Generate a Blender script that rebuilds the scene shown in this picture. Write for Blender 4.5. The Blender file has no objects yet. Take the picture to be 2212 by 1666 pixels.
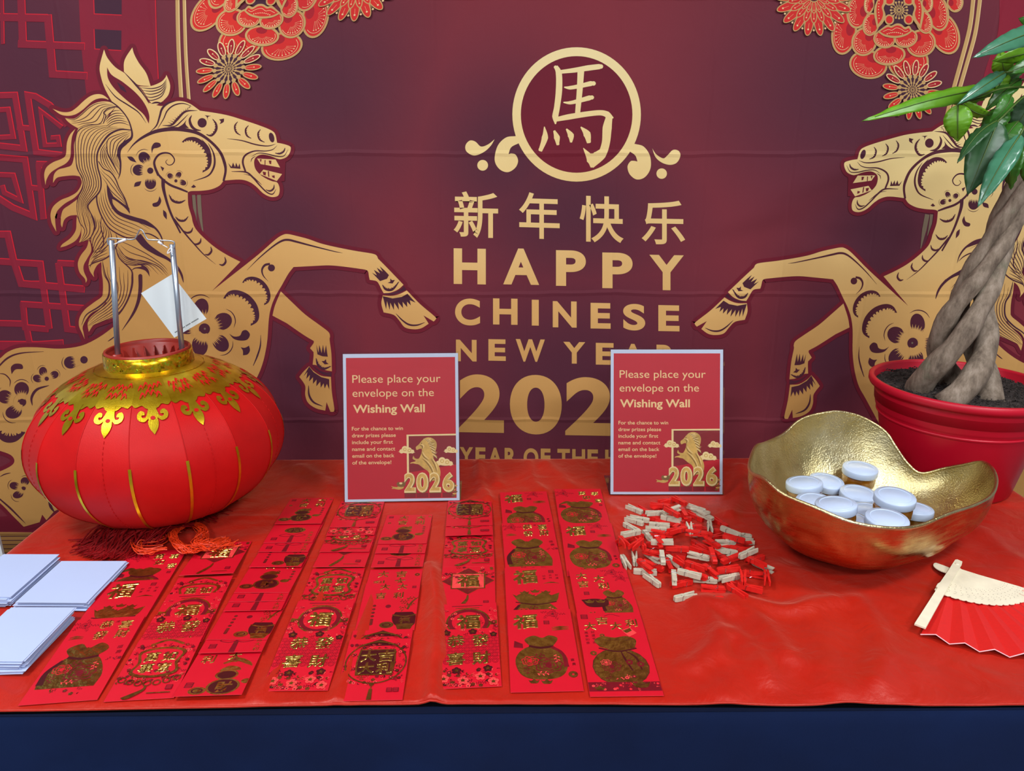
import bpy, bmesh, math, random
from mathutils import Vector, Matrix, Quaternion
from mathutils.geometry import delaunay_2d_cdt
random.seed(7)
SC = bpy.context.scene
COL = SC.collection
pi = math.pi

# ------------------------------------------------------------------ camera
Z0 = 0.742                      # top of the red cloth
CAMZ = Z0 + 0.63
FPX = 1600.0
TH = math.atan(502 / 1600.0)    # pitch below the horizon
camd = bpy.data.cameras.new('camera')
camd.sensor_width = 36.0
camd.lens = FPX / 2212 * 36.0
camd.clip_start = 0.02
cam = bpy.data.objects.new('camera', camd)
COL.objects.link(cam)
cam.location = (0, 0, CAMZ)
cam.rotation_euler = (pi / 2 - TH, 0, 0)
SC.camera = cam

# ------------------------------------------------------------------ view and world
SC.view_settings.view_transform = 'Standard'
SC.view_settings.look = 'None'
SC.view_settings.gamma = 1.0
SC.view_settings.exposure = 0.0
SC.view_settings.use_curve_mapping = False
wd = bpy.data.worlds.new('world')
SC.world = wd
wd.use_nodes = True
wd.node_tree.nodes['Background'].inputs[0].default_value = (0.86, 0.92, 1.0, 1)
wd.node_tree.nodes['Background'].inputs[1].default_value = 0.26

# ceiling panels of the room: (x, y, size_x, size_y, watts)
PANELS = [(-1.15, 0.45, 0.6, 0.3, 30), (1.25, 0.35, 0.6, 0.3, 25),
          (-0.9, -1.2, 0.6, 0.3, 40), (1.1, -1.2, 0.6, 0.3, 40),
          (0.1, -2.6, 0.6, 0.3, 50)]
CEIL = 2.75
PANEL_LIGHTS = []
for (x, y, sx, sy, w) in PANELS:
    l = bpy.data.lights.new('ceiling_panel_light', 'AREA')
    l.shape = 'RECTANGLE'; l.size = sx; l.size_y = sy; l.energy = w
    l.color = (0.93, 0.965, 1.0)
    o = bpy.data.objects.new('ceiling_panel_light', l)
    o.location = (x, y, CEIL - 0.075)
    COL.objects.link(o)
    PANEL_LIGHTS.append(o)

# ------------------------------------------------------------------ projection helpers
CT, ST = math.cos(TH), math.sin(TH)
def ray(px, py):
    a, b = (px - 1106) / FPX, (833 - py) / FPX
    return Vector((a, CT + b * ST, -ST + b * CT))
def on_z(px, py, z=Z0):
    d = ray(px, py); t = (z - CAMZ) / d.z
    return Vector((d.x * t, d.y * t, z))
def on_y(px, py, y):
    d = ray(px, py); t = y / d.y
    return Vector((d.x * t, y, CAMZ + d.z * t))
def to_px(v):
    x, y, z = v[0], v[1], v[2] - CAMZ
    dep = y * CT - z * ST
    return (1106 + FPX * x / dep, 833 - FPX * (y * ST + z * CT) / dep)

# ------------------------------------------------------------------ object helpers
def lin(c):
    c = c / 255.0
    return c / 12.92 if c <= 0.04045 else ((c + 0.055) / 1.055) ** 2.4
def rgb(r, g, b): return (lin(r), lin(g), lin(b), 1)

def link(o, parent=None):
    COL.objects.link(o)
    if parent is not None: o.parent = parent
    return o
def tag(o, label=None, cat=None, group=None, kind=None):
    if label: o['label'] = label
    if cat: o['category'] = cat
    if group: o['group'] = group
    if kind: o['kind'] = kind
    return o
def empty(name, loc=(0, 0, 0), rot=(0, 0, 0)):
    o = bpy.data.objects.new(name, None)
    o.empty_display_size = 0.02
    o.location = loc; o.rotation_euler = rot
    return link(o)
def mesh_obj(name, verts, faces, mat, parent=None, smooth=False, mats=None, midx=None):
    me = bpy.data.meshes.new(name)
    me.from_pydata([tuple(v) for v in verts], [], faces)
    for m in (mats or [mat]): me.materials.append(m)
    if midx: me.polygons.foreach_set('material_index', midx)
    if smooth: me.polygons.foreach_set('use_smooth', [True] * len(me.polygons))
    me.update()
    return link(bpy.data.objects.new(name, me), parent)
def bm_obj(name, bm, mat, parent=None, smooth=False):
    me = bpy.data.meshes.new(name)
    bmesh.ops.recalc_face_normals(bm, faces=bm.faces[:])
    bm.to_mesh(me); bm.free()
    me.materials.append(mat)
    if smooth: me.polygons.foreach_set('use_smooth', [True] * len(me.polygons))
    return link(bpy.data.objects.new(name, me), parent)
def box(bm, cx, cy, cz, sx, sy, sz, rot=None):
    m = Matrix.Translation((cx, cy, cz)) @ (rot.to_4x4() if rot else Matrix()) @ Matrix.Diagonal((sx, sy, sz, 1))
    return bmesh.ops.create_cube(bm, size=1, matrix=m)['verts']
def bevel(bm, w, seg=2):
    bmesh.ops.bevel(bm, geom=bm.edges[:], offset=w, segments=seg, affect='EDGES', profile=0.5)
def tube_data(pts, rad, sides=6, closed=False, V=None, F=None):
    """tube along points; rad is a number or a list"""
    V = [] if V is None else V; F = [] if F is None else F
    n = len(pts); b0 = len(V)
    pts = [Vector(p) for p in pts]
    prev = None
    for i, p in enumerate(pts):
        if closed: t = pts[(i + 1) % n] - pts[i - 1]
        else: t = pts[min(i + 1, n - 1)] - pts[max(i - 1, 0)]
        t = t.normalized() if t.length > 1e-9 else Vector((0, 0, 1))
        if prev is None:
            a = Vector((0, 0, 1)) if abs(t.z) < 0.9 else Vector((1, 0, 0))
            u = t.cross(a).normalized()
        else:
            u = prev - t * prev.dot(t)
            u = u.normalized() if u.length > 1e-6 else t.orthogonal().normalized()
        prev = u
        w = t.cross(u)
        r = rad[i] if isinstance(rad, (list, tuple)) else rad
        for k in range(sides):
            a = 2 * pi * k / sides
            V.append(p + (u * math.cos(a) + w * math.sin(a)) * r)
    m = n if closed else n - 1
    for i in range(m):
        j = (i + 1) % n
        for k in range(sides):
            k2 = (k + 1) % sides
            F.append((b0 + i * sides + k, b0 + i * sides + k2, b0 + j * sides + k2, b0 + j * sides + k))
    if not closed:
        F.append(tuple(b0 + k for k in reversed(range(sides))))
        F.append(tuple(b0 + (n - 1) * sides + k for k in range(sides)))
    return V, F
def lathe_data(prof, seg=48, V=None, F=None, close=True):
    """prof: list of (r, z) going round a closed or open section"""
    V = [] if V is None else V; F = [] if F is None else F
    b0 = len(V); n = len(prof)
    for (r, z) in prof:
        for k in range(seg):
            a = 2 * pi * k / seg
            V.append(Vector((r * math.cos(a), r * math.sin(a), z)))
    for i in range(n - 1):
        for k in range(seg):
            k2 = (k + 1) % seg
            F.append((b0 + i * seg + k, b0 + i * seg + k2, b0 + (i + 1) * seg + k2, b0 + (i + 1) * seg + k))
    return V, F
def crv(pts, n=6):
    """Catmull-Rom through 3D points"""
    P = [Vector(p) for p in pts]; out = []
    for i in range(len(P) - 1):
        p0 = P[i - 1] if i > 0 else P[0] * 2 - P[1]
        p1, p2 = P[i], P[i + 1]
        p3 = P[i + 2] if i + 2 < len(P) else P[-1] * 2 - P[-2]
        for k in range(n):
            t = k / n
            out.append(0.5 * ((2 * p1) + (p2 - p0) * t + (2 * p0 - 5 * p1 + 4 * p2 - p3) * t * t + (3 * p1 - p0 - 3 * p2 + p3) * t ** 3))
    out.append(P[-1].copy())
    return out

# ------------------------------------------------------------------ materials
class NT:
    def __init__(s, name):
        s.m = bpy.data.materials.new(name); s.m.use_nodes = True
        s.t = s.m.node_tree; s.b = s.t.nodes['Principled BSDF']
    def n(s, typ, **kw):
        nd = s.t.nodes.new(typ)
        for k, v in kw.items(): setattr(nd, k, v)
        return nd
    def l(s, a, b): s.t.links.new(a, b)
    def val(s, sock, v):
        if isinstance(v, (int, float, tuple, list)): sock.default_value = v
        else: s.l(v, sock)
    def math(s, op, a, b=0.0, c=None, clamp=False):
        nd = s.n('ShaderNodeMath', operation=op); nd.use_clamp = clamp
        s.val(nd.inputs[0], a); s.val(nd.inputs[1], b)
        if c is not None: s.val(nd.inputs[2], c)
        return nd.outputs[0]
    def pos(s): return s.n('ShaderNodeNewGeometry').outputs['Position']
    def obj(s): return s.n('ShaderNodeTexCoord').outputs['Object']
    def noise(s, vec, scale, detail=3, rough=0.55, dist=0.0):
        nd = s.n('ShaderNodeTexNoise')
        if vec is not None: s.l(vec, nd.inputs['Vector'])
        nd.inputs['Scale'].default_value = scale; nd.inputs['Detail'].default_value = detail
        nd.inputs['Roughness'].default_value = rough; nd.inputs['Distortion'].default_value = dist
        return nd.outputs['Fac']
    def mapping(s, vec, scale=(1, 1, 1), rot=(0, 0, 0)):
        nd = s.n('ShaderNodeMapping'); s.l(vec, nd.inputs[0])
        nd.inputs['Scale'].default_value = scale; nd.inputs['Rotation'].default_value = rot
        return nd.outputs[0]
    def ramp(s, fac, stops):
        nd = s.n('ShaderNodeValToRGB'); s.l(fac, nd.inputs[0])
        el = nd.color_ramp.elements
        while len(el) < len(stops): el.new(0.5)
        for e, (p, c) in zip(el, stops): e.position = p; e.color = c
        return nd.outputs[0]
    def mix(s, fac, a, b, blend='MIX'):
        nd = s.n('ShaderNodeMix', data_type='RGBA', blend_type=blend)
        s.val(nd.inputs[0], fac); s.val(nd.inputs[6], a); s.val(nd.inputs[7], b)
        return nd.outputs[2]
    def sep(s, vec):
        nd = s.n('ShaderNodeSeparateXYZ'); s.l(vec, nd.inputs[0]); return nd.outputs
    def bump(s, h, strength=0.3, dist=0.001, nrm=None):
        nd = s.n('ShaderNodeBump'); s.l(h, nd.inputs['Height'])
        nd.inputs['Strength'].default_value = strength; nd.inputs['Distance'].default_value = dist
        if nrm is not None: s.l(nrm, nd.inputs['Normal'])
        return nd.outputs[0]
    def set(s, **kw):
        for k, v in kw.items():
            s.val(s.b.inputs[k.replace('_', ' ')], v)
        return s
def simple(name, col, rough=0.5, metal=0.0, var=0.08, scale=30, bump=0.0, bscale=400, bdist=0.0005, spec=0.5, **kw):
    """principled material with procedural colour variation and fine relief"""
    t = NT(name); v = t.obj()
    f = t.noise(v, scale, 4)
    dark = tuple(c * (1 - var) for c in col[:3]) + (1,)
    lite = tuple(min(1, c * (1 + var)) for c in col[:3]) + (1,)
    c = t.ramp(f, [(0.3, dark), (0.7, lite)])
    t.set(Base_Color=c, Roughness=rough, Metallic=metal)
    t.b.inputs['Specular IOR Level'].default_value = spec
    if bump: t.l(t.bump(t.noise(v, bscale, 3), bump, bdist), t.b.inputs['Normal'])
    for k, x in kw.items(): t.b.inputs[k.replace('_', ' ')].default_value = x
    return t.m

# ------------------------------------------------------------------ flat print: shapes drawn on a surface
def spl(pts, closed=True, n=5):
    """smooth line through (x,y); (x,y,1) marks a corner"""
    if len(pts) < 3: return [(p[0], p[1]) for p in pts]
    corner = [len(p) > 2 for p in pts]
    P = [(p[0], p[1]) for p in pts]
    if closed:
        if any(corner):
            k = corner.index(True)
            P = P[k:] + P[:k] + [P[k]]; corner = corner[k:] + corner[:k] + [True]
            return spl([p + ((1,) if c else ()) for p, c in zip(P, corner)], False, n)[:-1]
        m = len(P); out = []
        for i in range(m):
            out += crseg(P[i - 1], P[i], P[(i + 1) % m], P[(i + 2) % m], n)
        return out
    out = []; m = len(P)
    for i in range(m - 1):
        p1, p2 = P[i], P[i + 1]
        p0 = P[i - 1] if i > 0 and not corner[i] else (2 * p1[0] - p2[0], 2 * p1[1] - p2[1])
        p3 = P[i + 2] if i + 2 < m and not corner[i + 1] else (2 * p2[0] - p1[0], 2 * p2[1] - p1[1])
        if corner[i] and corner[i + 1]: out.append(p1)
        else: out += crseg(p0, p1, p2, p3, n)
    out.append(P[-1])
    return out
def crseg(p0, p1, p2, p3, n):
    o = []
    for k in range(n):
        t = k / n; t2 = t * t; t3 = t2 * t
        o.append(tuple(0.5 * (2 * b + (c - a) * t + (2 * a - 5 * b + 4 * c - d) * t2 + (3 * b - a - 3 * c + d) * t3)
                       for a, b, c, d in zip(p0, p1, p2, p3)))
    return o
def TX(x0, y0, s):
    return lambda pts: [(x0 + p[0] / s, y0 + p[1] / s) + tuple(p[2:]) for p in pts]
_gl = {}
def text_mesh(txt, off=0.0, res=4):
    k = (txt, off, res)
    if k in _gl: return _gl[k]
    cu = bpy.data.curves.new('t', 'FONT'); cu.body = txt; cu.size = 1.0; cu.offset = off
    cu.resolution_u = res; cu.fill_mode = 'FRONT'
    ob = bpy.data.objects.new('t', cu); COL.objects.link(ob)
    dg = bpy.context.evaluated_depsgraph_get(); dg.update()
    me = ob.evaluated_get(dg).to_mesh()
    V = [(v.co.x, v.co.y) for v in me.vertices]
    F = [tuple(p.vertices) for p in me.polygons]
    ob.evaluated_get(dg).to_mesh_clear()
    bpy.data.objects.remove(ob); bpy.data.curves.remove(cu)
    xs = [v[0] for v in V] or [0]; ys = [v[1] for v in V] or [0]
    _gl[k] = (V, F, (min(xs), min(ys), max(xs), max(ys)))
    return _gl[k]

def text_mesh3(txt, off=0.0):
    """embossed glyph: flat face with bevelled flanks"""
    k = (txt, off, 'e')
    if k in _gl: return _gl[k]
    cu = bpy.data.curves.new('t', 'FONT'); cu.body = txt; cu.size = 1.0; cu.offset = off - .012
    cu.resolution_u = 2; cu.fill_mode = 'FRONT'; cu.bevel_depth = .022; cu.bevel_resolution = 0
    ob = bpy.data.objects.new('t', cu); COL.objects.link(ob)
    dg = bpy.context.evaluated_depsgraph_get(); dg.update()
    me = ob.evaluated_get(dg).to_mesh()
    V = [(v.co.x, v.co.y, v.co.z) for v in me.vertices]; F = [tuple(p.vertices) for p in me.polygons]
    ob.evaluated_get(dg).to_mesh_clear(); bpy.data.objects.remove(ob); bpy.data.curves.remove(cu)
    xs = [v[0] for v in V]; ys = [v[1] for v in V]
    _gl[k] = (V, F, (min(xs), min(ys), max(xs), max(ys)))
    return _gl[k]

class Art:
    """collects flat pieces in a 2D frame and maps them onto a surface: fmap(x, y, lift)"""
    def __init__(s, fmap, pre=None, cut=None, seg=5, base=0.0):
        s.f = fmap; s.base = base; s.pre = pre; s.cut = cut; s.seg = seg
        s.V = []; s.F = []; s.M = []; s.mats = []; s.k = 0
        s.xf = None                     # extra 2D transform applied after pre
    def _p(s, p):
        q = s.pre(p[0], p[1]) if s.pre else (p[0], p[1])
        return s.xf(q) if s.xf else q
    def raw(s, V, F, m, lay):
        if m not in s.mats: s.mats.append(m)
        mi = s.mats.index(m); b = len(s.V)
        s.k += 1
        z = s.base + lay + s.k * 0.9e-6
        for p in V:
            q = s._p(p); s.V.append((q[0], q[1], z + (p[2] if len(p) > 2 else 0)))
        for f in F: s.F.append(tuple(b + i for i in f)); s.M.append(mi)
    def fill(s, pts, m, lay, holes=(), n=None):
        loop = spl(pts, True, n or s.seg)
        V, E, F, *_ = delaunay_2d_cdt([Vector(p) for p in loop], [], [list(range(len(loop)))], 1, 1e-7)
        s.raw([(p[0], p[1]) for p in V], F, m, lay)
    def line(s, pts, w, m, lay, n=None, taper=False):
        P = spl(pts, False, n or s.seg)
        N = len(P); V = []; F = []
        if isinstance(w, (list, tuple)):
            W = []
            for i in range(N):
                t = i / (N - 1) * (len(w) - 1); j = min(int(t), len(w) - 2); f = t - j
                W.append(w[j] * (1 - f) + w[j + 1] * f)
        else:
            W = [w * (math.sin(pi * (0.02 + 0.96 * i / (N - 1))) ** 0.7 if taper else 1) for i in range(N)]
        for i in range(N):
            a = P[max(i - 1, 0)]; b = P[min(i + 1, N - 1)]
            dx, dy = b[0] - a[0], b[1] - a[1]; L = math.hypot(dx, dy) or 1
            k = 1.0
            if n == 1 and 0 < i < N - 1:      # mitred joints of straight bars
                ux, uy = P[i][0] - a[0], P[i][1] - a[1]; vx, vy = b[0] - P[i][0], b[1] - P[i][1]
                lu, lv = math.hypot(ux, uy) or 1, math.hypot(vx, vy) or 1
                dx, dy = ux / lu + vx / lv, uy / lu + vy / lv; L = math.hypot(dx, dy) or 1
                k = min(2.0, 2 / max(L, .3))
            nx, ny = -dy / L * W[i] / 2 * k, dx / L * W[i] / 2 * k
            V += [(P[i][0] + nx, P[i][1] + ny), (P[i][0] - nx, P[i][1] - ny)]
        for i in range(N - 1): F.append((2 * i, 2 * i + 1, 2 * i + 3, 2 * i + 2))
        s.raw(V, F, m, lay)
        return P
    def outline(s, pts, w, m, lay, closed=True, n=None):
        """stroke along a shape, rounded at its marked corners"""
        cs = [i for i, p in enumerate(pts) if len(p) > 2]
        if not cs: s.line(list(pts) + [pts[0]] if closed else pts, w, m, lay, n)
        else:
            q = list(pts[cs[0]:]) + list(pts[:cs[0] + 1])
            seg = [q[0]]
            for p in q[1:]:
                seg.append(p)
                if len(p) > 2:
                    s.line(seg, w, m, lay, n); seg = [p]
        for p in pts:
            if len(p) > 2: s.disc(p[0], p[1], w / 2, m, lay, seg=12)
    def disc(s, x, y, r, m, lay, ry=None, rot=0.0, seg=18, hole=None):
        ry = r if ry is None else ry; c, d = math.cos(rot), math.sin(rot)
        ring = lambda k: [(x + c * r * k * math.cos(a) - d * ry * k * math.sin(a), y + d * r * k * math.cos(a) + c * ry * k * math.sin(a))
                          for a in [2 * pi * i / seg for i in range(seg)]]
        if hole:
            V = ring(1) + ring(hole)
            F = [(i, (i + 1) % seg, seg + (i + 1) % seg, seg + i) for i in range(seg)]
        else:
            V = ring(1); F = [tuple(range(seg))]
        s.raw(V, F, m, lay)
    def comb(s, pts, w, m, lay, teeth=9, tlen=8, side=1, n=None):
        """tapered crescent with teeth on one side"""
        P = s.line(pts, w, m, lay, n, taper=True)
        N = len(P); wm = w if not isinstance(w, (list, tuple)) else max(w)
        V = []; F = []
        for k in range(teeth):
            i0 = int((k + 0.1) / teeth * (N - 1)); i1 = min(N - 1, max(i0 + 1, int((k + 1.1) / teeth * (N - 1))))
            a, b = P[i0], P[i1]; dx, dy = b[0] - a[0], b[1] - a[1]; L = math.hypot(dx, dy) or 1
            f = math.sin(pi * (k + 0.6) / (teeth + 0.2)); tl = tlen * (0.45 + 0.55 * f) + wm * 0.4 * f
            mx, my = (a[0] + b[0]) / 2 - side * dy / L * tl, (a[1] + b[1]) / 2 + side * dx / L * tl
            j = len(V); V += [a, b, (mx, my)]; F.append((j, j + 1, j + 2))
        s.raw(V, F, m, lay)
    def strands(s, A, B, n, w, m, lay, ends=True, res=None):
        """lines interpolated between two curves"""
        PA, PB = spl(A, False, 8), spl(B, False, 8)
        def at(P, t):
            t *= len(P) - 1; j = min(int(t), len(P) - 2); f = t - j
            return (P[j][0] * (1 - f) + P[j + 1][0] * f, P[j][1] * (1 - f) + P[j + 1][1] * f)
        K = 14
        for i in range(n):
            q = (i + 0.5) / n if not ends else (i / (n - 1) if n > 1 else 0.5)
            t0 = 0.0 if i % 2 == 0 else 0.06; t1 = 1.0 if i % 3 else 0.93
            L = []
            for k in range(K):
                t = t0 + (t1 - t0) * k / (K - 1)
                a, b = at(PA, t), at(PB, t); L.append((a[0] * (1 - q) + b[0] * q, a[1] * (1 - q) + b[1] * q))
            s.line(L, w, m, lay, 2, taper=True)
    def text(s, txt, x, y, size, m, lay, off=0.0, sx=1.0, flip=-1, width=None):
        """baseline at (x,y); flip=-1 for frames whose y runs down"""
        V, F, bb = text_mesh(txt, off)
        k = size
        kx = (width / max(1e-6, bb[2] - bb[0])) if width else k * sx
        s.raw([(x + (v[0] - bb[0]) * kx, y + flip * v[1] * k) for v in V], F, m, lay)
    def glyph(s, ch, x0, y0, x1, y1, m, lay, off=0.0, slope=0.0, res=4):
        """glyph stretched to a box (y0 top, y1 bottom)"""
        V, F, bb = text_mesh(ch, off, res)
        W, H = max(1e-6, bb[2] - bb[0]), max(1e-6, bb[3] - bb[1])
        o = []
        for v in V:
            x = x0 + (v[0] - bb[0]) / W * (x1 - x0)
            o.append((x, y1 - (v[1] - bb[1]) / H * (y1 - y0) + slope * (x - (x0 + x1) / 2)))
        s.raw(o, F, m, lay)
    def emboss(s, ch, x0, y0, x1, y1, m, lay, off=0.0, slope=0.0, hz=.012):
        """raised glyph stretched to a box; hz scales its height"""
        V, F, bb = text_mesh3(ch, off)
        W, H = max(1e-6, bb[2] - bb[0]), max(1e-6, bb[3] - bb[1]); o = []
        for v in V:
            x = x0 + (v[0] - bb[0]) / W * (x1 - x0)
            o.append((x, y1 - (v[1] - bb[1]) / H * (y1 - y0) + slope * (x - (x0 + x1) / 2), max(0, v[2]) * hz))
        s.raw(o, F, m, lay)
    def build(s, name, parent=None, smooth=False):
        if s.cut:
            bm = bmesh.new()
            vs = [bm.verts.new(v) for v in s.V]
            for f, mi in zip(s.F, s.M):
                try:
                    fc = bm.faces.new([vs[i] for i in f]); fc.material_index = mi
                except ValueError: pass
            for ax in (0, 1):
                st = s.cut[ax]
                lo = min(v[ax] for v in s.V); hi = max(v[ax] for v in s.V)
                k = math.ceil(lo / st)
                while k * st < hi:
                    co = [0, 0, 0]; no = [0, 0, 0]; co[ax] = k * st; no[ax] = 1
                    bmesh.ops.bisect_plane(bm, geom=bm.verts[:] + bm.edges[:] + bm.faces[:], plane_co=co, plane_no=no, dist=1e-7)
                    k += 1
            for v in bm.verts: v.co = s.f(v.co.x, v.co.y, v.co.z)
            me = bpy.data.meshes.new(name); bm.to_mesh(me); bm.free()
        else:
            me = bpy.data.meshes.new(name)
            me.from_pydata([tuple(s.f(*v)) for v in s.V], [], s.F)
            me.polygons.foreach_set('material_index', s.M)
        for m in s.mats: me.materials.append(m)
        if smooth: me.polygons.foreach_set('use_smooth', [True] * len(me.polygons))
        me.update()
        return link(bpy.data.objects.new(name, me), parent)

# =================================================================== room
YB = 1.70                      # plane of the printed backdrop
m_wall = simple('wall_paint', rgb(205, 205, 205), 0.7, var=0.03, scale=4, bump=0.1, bscale=120)
m_floor = simple('floor_carpet', rgb(92, 92, 96), 0.95, var=0.25, scale=60, bump=0.6, bscale=300, bdist=0.003)
m_ceil = simple('ceiling_tile', rgb(225, 225, 222), 0.85, var=0.03, scale=8, bump=0.3, bscale=200)
m_white_metal = simple('white_enamel', rgb(235, 235, 235), 0.4, var=0.02)
def slab(name, x0, x1, y0, y1, z0, z1, m, kind='structure'):
    bm = bmesh.new(); box(bm, (x0 + x1) / 2, (y0 + y1) / 2, (z0 + z1) / 2, x1 - x0, y1 - y0, z1 - z0)
    o = bm_obj(name, bm, m); tag(o, kind=kind); return o
slab('floor', -4, 4, -4.5, 2.2, -0.05, 0.0, m_floor)
slab('wall_back', -4, 4, 1.90, 2.0, 0, CEIL, m_wall)
slab('ceiling', -4, 4, -4.5, 2.0, CEIL, CEIL + 0.05, m_ceil)

t = NT('panel_diffuser'); t.set(Base_Color=(0.9, 0.9, 0.9, 1), Roughness=0.5)
t.b.inputs['Emission Color'].default_value = (0.93, 0.965, 1.0, 1)
f = t.noise(t.obj(), 20); t.l(t.math('MULTIPLY_ADD', f, 0.2, 4.2), t.b.inputs['Emission Strength'])
m_diff = t.m
side = {0: 'above the left half of the table', 1: 'above the right half of the table'}
for i, ((x, y, sx, sy, w), lo) in enumerate(zip(PANELS, PANEL_LIGHTS)):
    r = empty('ceiling_light', (x, y, CEIL))
    tag(r, 'white rectangular LED ceiling panel ' + ['above the table end with the lantern', 'above the table end with the gold bowl',
        'behind the one over the lantern', 'behind the one over the gold bowl', 'farthest from the printed backdrop'][i], 'ceiling light', 'LED ceiling panels')
    bm = bmesh.new()
    for a, b, c, d in ((0, sy / 2 + .015, sx + .06, .03), (0, -sy / 2 - .015, sx + .06, .03), (sx / 2 + .015, 0, .03, sy), (-sx / 2 - .015, 0, .03, sy)):
        box(bm, a, b, -0.03, c, d, 0.06)
    bm_obj('frame', bm, m_white_metal, r)
    bm = bmesh.new(); box(bm, 0, 0, -0.03, sx, sy, 0.012); bm_obj('diffuser', bm, m_diff, r)

# =================================================================== table and cloths
BL, BR = on_z(267, 996), on_z(2079, 989)
U = (BR - BL).normalized(); N = Vector((U.y, -U.x, 0))
FRONT = ((on_z(1106, 1521) - BL).dot(N))          # table depth
TW = (BR - BL).length
def tp(a, b, z): return BL + U * a + N * b + Vector((0, 0, z - Z0))
m_table = simple('table_plastic', rgb(200, 200, 195), 0.5, var=0.03)
m_steel = simple('steel_grey', rgb(120, 122, 126), 0.35, 0.9)
tb = empty('folding_table', tp(TW / 2, FRONT / 2, 0)); tb.rotation_euler.z = math.atan2(U.y, U.x)
tag(tb, 'folding table hidden under a navy cloth and a red satin cover', 'table')
bm = bmesh.new(); box(bm, 0, 0, Z0 - 0.032, TW - .01, FRONT - .014, 0.04); bevel(bm, .008); bm_obj('tabletop', bm, m_table, tb)
for sx in (-1, 1):
    for sy in (-1, 1):
        V, F = tube_data([(sx * (TW / 2 - .2), sy * (FRONT / 2 - .1), Z0 - .05), (sx * (TW / 2 - .14), sy * (FRONT / 2 - .1), 0.0)], 0.0125, 10)
        mesh_obj('leg', V, F, m_steel, tb, True)

# navy tablecloth: top sheet and hanging sides
t = NT('navy_polyester'); v = t.obj()
f = t.noise(v, 5, 3)
t.set(Base_Color=t.ramp(f, [(0.3, rgb(7, 22, 56)), (0.7, rgb(10, 30, 70))]), Roughness=0.8)
t.b.inputs['Specular IOR Level'].default_value = 0.2
wv = t.math('MULTIPLY', t.noise(t.mapping(v, (1, 1, 0.25)), 1400, 2), 0.4)
wr = t.noise(v, 9, 2, 0.5, 0.6)
t.l(t.bump(t.math('ADD', wv, t.math('MULTIPLY', wr, 9)), 0.25, 0.0012), t.b.inputs['Normal'])
m_navy = t.m
def navy():
    V = []; F = []
    per = []          # perimeter points of the top
    nA, nB = 120, 50
    e = .004
    cor = [(-e, -e), (TW + e, -e), (TW + e, FRONT + e), (-e, FRONT + e)]
    for i in range(4):
        (x0, y0), (x1, y1) = cor[i], cor[(i + 1) % 4]
        k = nA if i % 2 == 0 else nB
        for j in range(k):
            f = j / k; per.append((x0 + (x1 - x0) * f, y0 + (y1 - y0) * f, i, f))
    P = len(per)
    rows = [(-.0, 0), (.003, -.0015), (.005, -.006), (.006, -.02), (.0065, -.06), (.007, -.14), (.008, -.3), (.009, -.5), (.01, -.71)]
    for r, (out, dz) in enumerate(rows):
        for (a, b, i, f) in per:
            ox, oy = [(0, -1), (1, 0), (0, 1), (-1, 0)][i]
            s_ = a if i % 2 == 0 else b
            w = max(0, -dz - .03) * (0.035 * math.sin(s_ * 9.2 + .7) + .018 * math.sin(s_ * 23 + 2)) * min(1, 8 * min(f, 1 - f))
            w = max(w, -out + .004)
            V.append(tp(a + ox * (out + w), b + oy * (out + w), Z0 - .006 + dz))
    for r in range(len(rows) - 1):
        for k in range(P):
            k2 = (k + 1) % P
            F.append((r * P + k, r * P + k2, (r + 1) * P + k2, (r + 1) * P + k))
    F.append(tuple(range(P)))
    o = mesh_obj('tablecloth', V, F, m_navy, None, True)
    tag(o, 'navy blue tablecloth hanging down the front of the table under the red satin', 'tablecloth')
navy()

# red satin cover
RIDGES = [  # pixel polyline, height, half width (m)
    ([(928, 1225), (940, 1330), (934, 1515)], .0075, .010), ([(945, 1240), (952, 1300), (955, 1420)], .004, .009),
    ([(812, 1270), (770, 1400), (728, 1512)], .004, .009), ([(718, 1235), (650, 1380), (560, 1500)], .003, .010),
    ([(1530, 1300), (1620, 1330), (1700, 1420)], .006, .018),
    ([(1590, 1295), (1700, 1320), (1800, 1300)], .006, .015), ([(1500, 1440), (1560, 1375), (1610, 1390), (1660, 1470)], .005, .016), ([(1850, 1300), (1900, 1380), (1890, 1480)], .005, .018), ([(1500, 1300), (1545, 1350), (1560, 1420)], .004, .012), ([(1690, 1230), (1760, 1330), (1800, 1480)], .003, .025),
    ([(1560, 1500), (1640, 1445), (1780, 1440)], .0025, .025), ([(1960, 1440), (1900, 1480), (1820, 1500)], .004, .03),
    ([(755, 1005), (758, 1060), (748, 1075)], .006, .014), ([(1035, 1000), (1038, 1050), (1055, 1080)], .006, .010),
    ([(1140, 1000), (1150, 1040), (1170, 1060)], .005, .012), ([(1062, 1005), (1075, 1045)], .004, .01), ([(1180, 1000), (1230, 1050)], .004, .014),
    ([(1290, 1005), (1298, 1060), (1330, 1100)], .005, .012), ([(1600, 1010), (1596, 1060), (1575, 1110)], .006, .016),
    ([(650, 1010), (700, 1040), (735, 1075)], .004, .016), ([(2120, 1150), (2180, 1200), (2212, 1215)], .003, .02),
    ([(1340, 1118), (1480, 1113), (1640, 1112)], .0016, .005), ([(2000, 1214), (2110, 1228), (2300, 1240)], .0016, .005),
    ([(250, 1117), (420, 1117), (640, 1116)], .0016, .005), ([(60, 1200), (20, 1300), (-60, 1500)], .004, .03)]
RW = []
for P, h, w in RIDGES: RW.append(([on_z(*p) for p in [(q[0], q[1]) for q in spl(P, False, 5)]], h, w))
import mathutils.noise as mn
FLAT = [(-.207, 1.31, .125), (.298, 1.34, .125), (.62, 1.12, .12), (-.63, 1.242, .09), (.874, 1.372, .12), (-.62, 1.0, .2), (-.52, .93, .12)]
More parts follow.
